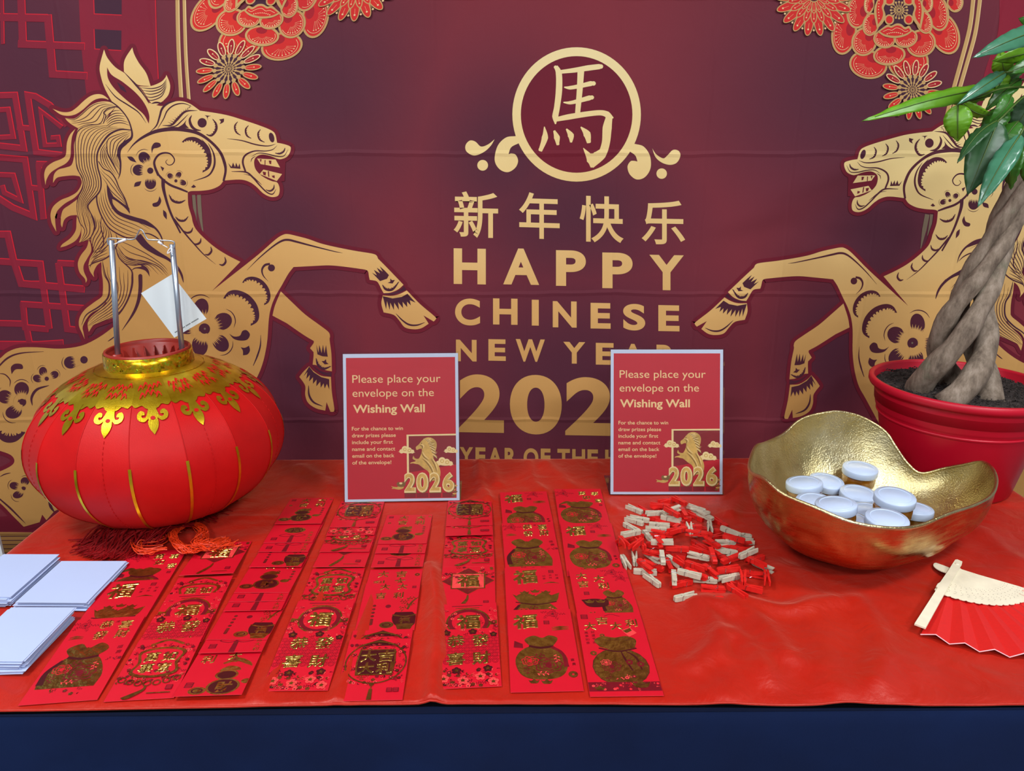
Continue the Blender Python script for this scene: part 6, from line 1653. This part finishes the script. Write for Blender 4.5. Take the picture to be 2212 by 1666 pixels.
COLS = [  # row name, axis top px, axis bottom px, packets from back to front: (anchor, y px, design, mode)
    ('row beside white envelopes', (345, 1197), (118, 1523), [('b', 1197, 'wan', 'F'), ('b', 1262, 'fu_ingot', 'F'), ('b', 1343, 'gx_bag', 'F')]),
    ('second row from white envelopes', (487, 1180), (292, 1529), [('f', 1252, 'diamond', 'T'), ('b', 1254, 'ornate', 'F'), ('b', 1290, 'circle', 'F'), ('b', 1338, 'gongxi', 'F'), ('b', 1388, 'ornate', 'F')]),
    ('third row from white envelopes', (673, 1083), (449, 1513), [('f', 1139, 'gourd', 'B'), ('f', 1180, 'knot', 'B'), ('f', 1200, 'knot', 'B'), ('f', 1233, 'vase', 'B'), ('f', 1289, 'gourd', 'B'), ('f', 1308, 'knot', 'B'), ('f', 1328, 'knot', 'B'), ('f', 1391, 'vase', 'B'), ('f', 1419, 'knot', 'B'), ('f', 1513, 'gourd2', 'B')]),
    ('fourth row from white envelopes', (784, 1088), (637, 1500), [('f', 1146, 'lantern', 'B'), ('f', 1164, 'gongxi', 'B'), ('f', 1200, 'ornate', 'B'), ('f', 1233, 'diamond', 'B'), ('b', 1232, 'ornate', 'f'), ('b', 1306, 'circle', 'F'), ('b', 1372, 'gongxi', 'F')]),
    ('fourth row from clothespins', (884, 1114), (794, 1518), [('f', 1182, 'gourd', 'B'), ('f', 1203, 'knot', 'B'), ('f', 1233, 'knot', 'B'), ('b', 1234, 'gourd2', 'f'), ('b', 1267, 'vase', 'F'), ('b', 1366, 'lantern', 'f'), ('b', 1389, 'lantern', 'F')]),
    ('third row from clothespins', (1015, 1082), (1008, 1490), [('f', 1143, 'lantern', 'B'), ('f', 1164, 'lantern', 'B'), ('f', 1232, 'ornate', 'B'), ('b', 1231, 'diamond', 'F'), ('b', 1312, 'circle', 'F'), ('b', 1367, 'gongxi', 'F')]),
    ('second row from clothespins', (1130, 1069), (1186, 1499), [('b', 1069, 'fu_bag', 'F'), ('b', 1136, 'gx_bag', 'F'), ('b', 1234, 'fu_ingot', 'F'), ('b', 1325, 'fu_bag', 'F')]),
    ('row beside clothespins', (1247, 1063), (1357, 1512), [('b', 1063, 'wan', 'F'), ('b', 1137, 'fu_bag', 'F'), ('b', 1237, 'daji', 'F'), ('b', 1332, 'round', 'F')])]
PKM = {}; PKB = {}
rp = random.Random(11)
for rowname, pa, pb, items in COLS:
    n = len(items)
    for i, (anc, yy, des, mode) in enumerate(items):
        fn, big = DES[des]; W, L = SIZE[big]
        f_ = (yy - pa[1]) / (pb[1] - pa[1]); xx = pa[0] + (pb[0] - pa[0]) * f_
        p = on_z(xx, yy)
        d = (on_z(*pb) - on_z(*pa)); d.z = 0; d.normalize()
        d = Matrix.Rotation(rp.uniform(-.022, .022), 3, 'Z') @ d
        c = p + d * (L / 2 if anc == 'b' else -L / 2)
        # shingled: the end that lies on its neighbour is a few millimetres higher
        zf, zb_ = {'F': (.0012, .0058), 'f': (.0008, .0030), 'B': (.0062, .0010), 'T': (.0085, .0012)}[mode]
        pitch = math.atan2(zb_ - zf, L)
        yaw = math.atan2(-d.y, -d.x) - pi / 2
        c.z = Z0 + (zf + zb_) / 2
        if big not in PKB:
            bm = bmesh.new(); box(bm, 0, 0, PT / 2, W, L, PT); bevel(bm, .00015, 1)
            me = bpy.data.meshes.new('packet'); bm.to_mesh(me); bm.free(); me.materials.append(m_pk); PKB[big] = me
        r = empty('red_packet', c); r.rotation_mode = 'QUATERNION'
        r.rotation_quaternion = Quaternion((0, 0, 1), yaw) @ Quaternion((1, 0, 0), pitch)
        k = n - i
        pos = 'frontmost' if k == 1 else ORD[k - 1] + ' from front'
        tag(r, 'red packet %s, %s in %s' % (DTXT[des], pos, rowname), 'red packet', 'red packets laid out in rows')
        link(bpy.data.objects.new('packet_sleeve', PKB[big]), r)
        if des not in PKM:
            a = pk_art(W, L); fn(a); o = a.build('foil_print', r); PKM[des] = o.data
        else: link(bpy.data.objects.new('foil_print', PKM[des]), r)

# =================================================================== white envelopes in three stacks
m_env = simple('envelope_white', rgb(176, 190, 224), .65, var=.015, scale=8, bump=.04, bscale=300)
def env_mesh(W, L):
    bm = bmesh.new(); box(bm, 0, 0, .0004, W, L, .0008); bevel(bm, .0002, 1)
    me = bpy.data.meshes.new('envelope'); bm.to_mesh(me); bm.free(); me.materials.append(m_env)
    bm = bmesh.new()
    V = [(-W / 2 + .001, L / 2 - .001, -.00005), (W / 2 - .001, L / 2 - .001, -.00005), (.012, -.006, -.00005), (-.012, -.006, -.00005)]
    vs = [bm.verts.new(q) for q in V] + [bm.verts.new((x, y, z - .0002)) for x, y, z in V]
    for f in ((0, 1, 2, 3), (7, 6, 5, 4), (0, 4, 5, 1), (1, 5, 6, 2), (2, 6, 7, 3), (3, 7, 4, 0)): bm.faces.new([vs[i] for i in f])
    bmesh.ops.recalc_face_normals(bm, faces=bm.faces[:])
    mf = bpy.data.meshes.new('flap'); bm.to_mesh(mf); bm.free(); mf.materials.append(m_env)
    return me, mf
ORD2 = ORD + ['eleventh', 'twelfth', 'thirteenth', 'fourteenth', 'fifteenth', 'sixteenth', 'seventeenth', 'eighteenth', 'nineteenth', 'twentieth']
STK = [ # back right, front right, back left corners of the top sheet (px), height of stack, width, length, number, where
    ((124, 1197), (26, 1291), (25, 1197), .016, .090, .120, 15, 'stack at the table end nearest the lantern'),
    ((270, 1212), (189, 1299), (135, 1213), .013, .103, .112, 12, 'stack touching the first row of red packets'),
    ((162, 1313), (52, 1427), (38, 1314), .019, .090, .122, 18, 'stack nearest the front hem')]
re_ = random.Random(21)
for (br, fr, bl, H, W, L, n, wh) in STK:
    zt2 = Z0 + H
    A, B, C_ = on_z(*br, zt2), on_z(*fr, zt2), on_z(*bl, zt2)
    dx = (A - C_).normalized(); dy = (A - B); dy.z = 0; dy.normalize()
    yaw = math.atan2(dx.y, dx.x)
    c0 = A - dx * W / 2 - dy * (A - B).length / 2
    me, mf = env_mesh(W, min(L, (A - B).length + .002))
    st_h = H / n
    for i in range(n):       # i = 0 bottom
        k = n - 1 - i
        j = .5 + .5 * min(1, k / 4)
        r = empty('envelope', (c0.x + re_.uniform(-.005, .006) * j - .004 * (k / n), c0.y + re_.uniform(-.005, .004) * j - .003 * k / n, Z0 + .0012 + (H - .0008) * i / n))
        r.rotation_euler = (re_.uniform(-.002, .002), re_.uniform(-.002, .002), yaw + re_.uniform(-.05, .05) * j)
        tag(r, 'white envelope, %s in the %s' % ('topmost' if k == 0 else ORD2[k] + ' from the top', wh), 'envelope', 'blank white envelopes in stacks')
        link(bpy.data.objects.new('sleeve', me), r); link(bpy.data.objects.new('flap', mf), r)

# =================================================================== clothespins
m_pw = simple('pin_natural_wood', rgb(192, 182, 160), .6, var=.12, scale=120, bump=.2, bscale=500)
m_prd = simple('pin_red_paint', rgb(214, 26, 20), .5, var=.08, scale=80, bump=.15, bscale=500)
m_spr = simple('pin_spring_steel', rgb(180, 184, 192), .25, 1.0)
def pin_meshes():
    # one wooden half in profile (x along the pin, z outward), thickness along y
    Lp = .036
    prof = [(0, .0006), (.004, .0003), (.0105, .0003), (.0118, .0012), (.013, .0003), (.019, .0003), (.036, .0030), (.036, .0047), (.020, .0042), (.0175, .0034), (.015, .0042), (.003, .0040), (0, .0026)]
    w = .0036; n = len(prof)
    V = [(x - .018, s_ * w, z) for s_ in (-1, 1) for x, z in prof]
    F = [tuple(range(n)), tuple(range(2 * n - 1, n - 1, -1))] + [(i, (i + 1) % n, (i + 1) % n + n, i + n) for i in range(n)]
    out = []
    for mt in (m_pw, m_prd):
        bm = bmesh.new(); vs = [bm.verts.new(q) for q in V]
        for f in F: bm.faces.new([vs[i] for i in f])
        bmesh.ops.recalc_face_normals(bm, faces=bm.faces[:])
        me = bpy.data.meshes.new('pin_half'); bm.to_mesh(me); bm.free(); me.materials.append(mt); out.append(me)
    V = []; F = []
    hel = [Vector((-.0010 + .0014 * math.cos(t_), -.0030 + .006 * t_ / (2 * pi * 4), .0014 * math.sin(t_))) for t_ in [2 * pi * 4 * i / 36 for i in range(37)]]
    tube_data(hel, .00042, 5, False, V, F)
    for s_ in (-1, 1):
        tube_data([Vector((-.001, s_ * .0030, .0013 * s_)), Vector((-.006, s_ * .0040, .0046 * s_)), Vector((-.0065, -s_ * .0040, .0046 * s_))], .00042, 5, False, V, F)
    me = bpy.data.meshes.new('pin_spring'); me.from_pydata([tuple(q) for q in V], [], F); me.materials.append(m_spr)
    return out, me
(pin_w, pin_r), pin_s = pin_meshes()
PW = [(275, 285, 510, 385), (715, 375, 950, 325), (1020, 290, 1240, 360), (250, 430, 530, 520), (235, 490, 465, 620), (545, 510, 830, 535), (490, 565, 805, 580), (500, 600, 600, 720), (240, 740, 450, 690), (1040, 350, 1310, 400), (1040, 580, 1060, 650), (1080, 560, 1110, 640), (700, 420, 950, 475), (280, 420, 620, 480), (230, 880, 330, 1050), (385, 850, 405, 1000), (500, 840, 700, 980), (760, 880, 970, 1040), (710, 850, 735, 1000), (350, 1020, 690, 1040), (500, 1100, 710, 1260), (855, 1070, 870, 1230), (890, 1070, 1200, 1140), (1060, 1165, 1410, 1200), (840, 1310, 1160, 1240), (1350, 1110, 1640, 1090), (1460, 940, 1700, 890), (1610, 950, 1865, 860), (1780, 960, 2070, 1090), (1100, 890, 1210, 915), (1285, 440, 1300, 560), (1430, 560, 1640, 640), (1440, 830, 1530, 840), (1400, 700, 1560, 680), (1420, 1180, 1640, 1120), (1160, 380, 1310, 460), (1560, 640, 1760, 670), (1600, 720, 1780, 720), (560, 390, 720, 370), (640, 720, 800, 730)]
PRD = [(840, 180, 1020, 290), (420, 265, 600, 350), (610, 280, 780, 300), (600, 360, 760, 290), (500, 420, 690, 450), (860, 420, 1040, 450), (640, 480, 880, 510), (960, 490, 1190, 510), (1010, 370, 1220, 470), (1310, 430, 1520, 560), (1170, 570, 1410, 600), (820, 580, 950, 530), (290, 600, 470, 660), (640, 620, 790, 640), (720, 720, 780, 620), (810, 650, 990, 610), (1020, 660, 1240, 690), (1240, 690, 1440, 650), (1460, 650, 1700, 710), (180, 740, 370, 670), (300, 830, 530, 670), (220, 770, 290, 870), (530, 760, 780, 790), (820, 740, 1000, 770), (1050, 700, 1300, 840), (1200, 720, 1420, 860), (1060, 780, 1300, 880), (830, 820, 1080, 870), (540, 850, 690, 890), (440, 850, 600, 980), (760, 860, 980, 900), (860, 920, 1080, 1050), (980, 1010, 1290, 1130), (1010, 910, 1240, 1010), (1200, 1000, 1390, 1160), (1290, 880, 1350, 1020), (1330, 800, 1490, 900), (1450, 910, 1640, 860), (1530, 770, 1790, 760), (1540, 800, 1780, 830), (1730, 860, 1960, 800), (1390, 1010, 1640, 990), (1380, 1060, 1640, 1020), (1690, 1020, 1700, 1180), (1740, 1110, 1890, 1130), (1960, 1060, 1980, 1240), (1720, 960, 1940, 1060), (1640, 1200, 1910, 1240), (1190, 1230, 1480, 1250), (1180, 1330, 1470, 1300), (1500, 1190, 1740, 1340), (1510, 1230, 1660, 1360), (1540, 1200, 1760, 1280), (760, 930, 830, 1080), (490, 970, 740, 1070), (850, 1240, 1060, 1200), (700, 250, 860, 220), (780, 330, 900, 400), (940, 330, 1000, 420), (880, 560, 960, 500), (640, 660, 700, 760), (430, 740, 500, 840), (1130, 620, 1260, 640), (1350, 720, 1500, 760)]
placed = []
rq = random.Random(5)
allp = [(q, 0) for q in PW] + [(q, 1) for q in PRD]
allp.sort(key=lambda e: rq.random())
ZP = TX(1300, 1040, 5.53)
def segd(a, b, c, d):
    best = 9
    for i in range(7):
        p = a.lerp(b, i / 6)
        for j in range(7): best = min(best, (p - c.lerp(d, j / 6)).length)
    return best
PCEN = on_z(1500, 1180)
def pin_place(c, lv):
    dx, dy = c.x - PCEN.x, c.y - PCEN.y
    if abs(dx) < .045 and abs(dy) < .045: w = 'mid pile'
    elif abs(dx) * .8 > abs(dy): w = 'pile edge toward ' + ('gold bowl' if dx > 0 else 'red packets')
    else: w = 'pile edge toward ' + ('sign holder' if dy > 0 else 'front hem')
    return (' lying on other pins, ' if lv else ' lying on the red cloth, ') + w
for (q, red) in allp:
    e1, e2 = ZP([(q[0], q[1]), (q[2], q[3])])
    z = 0.0
    for it in range(2):
        A, B = on_z(*e1, Z0 + z + .004), on_z(*e2, Z0 + z + .004); A.z = B.z = 0
        c = (A + B) / 2; d = (B - A).normalized() * .018
        lv = 0
        for (pa_, pb_, l_) in placed:
            if segd(c - d, c + d, pa_, pb_) < .0068: lv = max(lv, l_ + 1)
        lv = min(lv, 3); z = lv * .0074
    placed.append((c - d, c + d, lv))
    yaw = math.atan2(d.y, d.x) + (pi if rq.random() < .5 else 0)
    side = rq.random() < .68
    r = empty('clothespin', (c.x, c.y, Z0 + (.0040 if side else .0052) + z))
    r.rotation_euler = (pi / 2 * (1 if rq.random() < .5 else -1) if side else 0, rq.uniform(-.10, .10) if lv else 0, yaw)
    if side: r.rotation_euler = (pi / 2, 0, 0); r.rotation_mode = 'QUATERNION'; r.rotation_quaternion = Quaternion((0, 0, 1), yaw) @ Quaternion((0, 1, 0), rq.uniform(-.12, .12) * (lv > 0)) @ Quaternion((1, 0, 0), pi / 2)
    tag(r, ('small red clothespin' if red else 'small pale wood clothespin') + pin_place(c, lv), 'clothespin', ('red' if red else 'natural wood') + ' clothespins in the pile')
    me = pin_r if red else pin_w
    o = link(bpy.data.objects.new('wooden_half', me), r)
    o = link(bpy.data.objects.new('wooden_half', me), r); o.rotation_euler = (pi, 0, 0)
    o = link(bpy.data.objects.new('spring', pin_s), r)

# =================================================================== folding hand fan
m_iv = simple('fan_ivory_sticks', rgb(232, 222, 196), .45, var=.06, scale=60)
m_ivd = simple('fan_pierced_holes', rgb(120, 96, 70), .8)
m_fr = simple('fan_red_fabric', rgb(206, 20, 16), .6, var=.04, scale=200, bump=.2, bscale=900)
m_fp = simple('fan_pink_edge', rgb(240, 176, 180), .6, var=.03)
PV = on_z(2064, 1236) ; PV.z = Z0
fan = empty('hand_fan', PV); tag(fan, 'open folding hand fan with ivory pierced sticks and red pleats', 'fan')
A0_, A1_ = math.radians(-131.5), math.radians(-40)
NS = 17
def stick(rr, name, an, z, pts, th=.0009, mat=m_iv, bend=0.0):
    V = []; n = len(pts); c, s_ = math.cos(an), math.sin(an)
    for dz in (0, th):
        for (x, y) in pts: V.append((x * c - y * s_, x * s_ + y * c, z + dz))
    F = [tuple(range(n)), tuple(range(2 * n - 1, n - 1, -1))] + [(i, (i + 1) % n, (i + 1) % n + n, i + n) for i in range(n)]
    return mesh_obj(name, V, F, mat, rr)
ba = lambda k: math.radians(132 + 90 * k / (NS - 1))     # splayed butt ends
for k in range(NS):
    an = A0_ + (A1_ - A0_) * k / (NS - 1)
    z = .0105 - .0055 * k / (NS - 1)
    prof = [(-.004, -.003), (.004, -.0045), (.03, -.0042), (.055, -.0060), (.080, -.0085), (.097, -.0092), (.102, -.006), (.103, -.001), (.100, .004), (.082, .0050), (.055, .0040), (.03, .0030), (.004, .0040), (-.004, .003)]
    s_ = stick(fan, 'stick', an, z, prof)
    # slim end that runs on under the fabric
    stick(s_, 'stick_tip', an, .0012, [(.098, -.0022), (.195, -.0018), (.195, .0018), (.098, .0022)])
    a = Art(lambda x, y, l, an=an, z=z: (x * math.cos(an) - y * math.sin(an), x * math.sin(an) + y * math.cos(an), z + .0010 + l))
    for cx in (.066, .086):
        for i in range(7):
            q = 2 * pi * i / 7; a.disc(cx + .0042 * math.cos(q), -.0028 + .0026 * math.sin(q), .00055, m_ivd, 0, seg=6)
    a.disc(.076, -.002, .0007, m_ivd, 0, seg=6)
    o = a.build('pierced_pattern', s_)
    b = ba(k)
    stick(s_, 'butt_end', b, .0012 + .0075 * k / (NS - 1), [(0, -.002), (.018, -.0036), (.030, -.0030), (.0315, 0), (.030, .0030), (.018, .0036), (0, .002)])
g = stick(fan, 'guard_stick', A0_, .0118, [(-.016, -.003), (-.013, -.0052), (-.004, -.0055), (.03, -.0058), (.075, -.0070), (.082, -.0088), (.092, -.0088), (.094, -.0062), (.213, -.0078), (.213, .0062), (.092, .0052), (.03, .0052), (-.006, .0055), (-.014, .0045)], .0026)
V, F = lathe_data([(0, .0006), (.0022, .0004), (.003, 0), (.003, -.0105), (0, -.0105)], 20); o = mesh_obj('rivet', [q + Vector((0, 0, .0150)) for q in V], F, m_iv, fan, True)
# pleated leaf
NPL = 2 * 11
V = []; F = []; E = []
for i in range(NPL + 1):
    an = A0_ + .01 + (A1_ - A0_ + .16) * i / NPL
    up = i % 2
    for r_, hz in ((.088, .0055), (.15, .0045), (.213, .0035)):
        h = hz + (.0055 if up else 0) * (.5 + .5 * (r_ - .088) / .125) - .002 * (i / NPL)
        rr_ = r_ if r_ < .2 else (r_ - .0 if up else r_ + .004)
        V.append(Vector((rr_ * math.cos(an), rr_ * math.sin(an), h)))
    E.append(V[-1] + Vector((0, 0, .0003)))
for i in range(NPL):
    for j in range(2):
        q = i * 3 + j; F.append((q, q + 1, q + 4, q + 3))
lf = mesh_obj('pleated_leaf', V, F, m_fr, fan)
sm = lf.modifiers.new('t', 'SOLIDIFY'); sm.thickness = .0004
Vt, Ft = tube_data(E, .0008, 5); o = mesh_obj('edge_trim', Vt, Ft, m_fp, lf); tag(o, 'pale pink zigzag edge')

# =================================================================== white board standing on the floor beside the table end
m_board = simple('foam_board_white', rgb(222, 226, 230), .6, var=.02)
m_bdk = simple('foam_board_dark_back', rgb(30, 30, 34), .7)
p = on_y(13, 1190, 1.45)
bx_ = p.x
r = empty('foam_board', (bx_ - .30, 1.45, 0)); tag(r, 'white display board standing on the floor beyond the table end', 'board')
zt3 = on_y(0, 1128, 1.45).z
bm = bmesh.new(); box(bm, 0, 0, zt3 / 2, .60, .006, zt3); vv = bm.verts[:]
for q in bm.verts:
    if q.co.z > .1 and q.co.x > 0: q.co.x -= .008
o = bm_obj('sheet', bm, m_board, r)
bm = bmesh.new(); box(bm, -.03, .006, zt3 / 2 - .01, .50, .005, zt3 - .02); bm_obj('backing', bm, m_bdk, r)
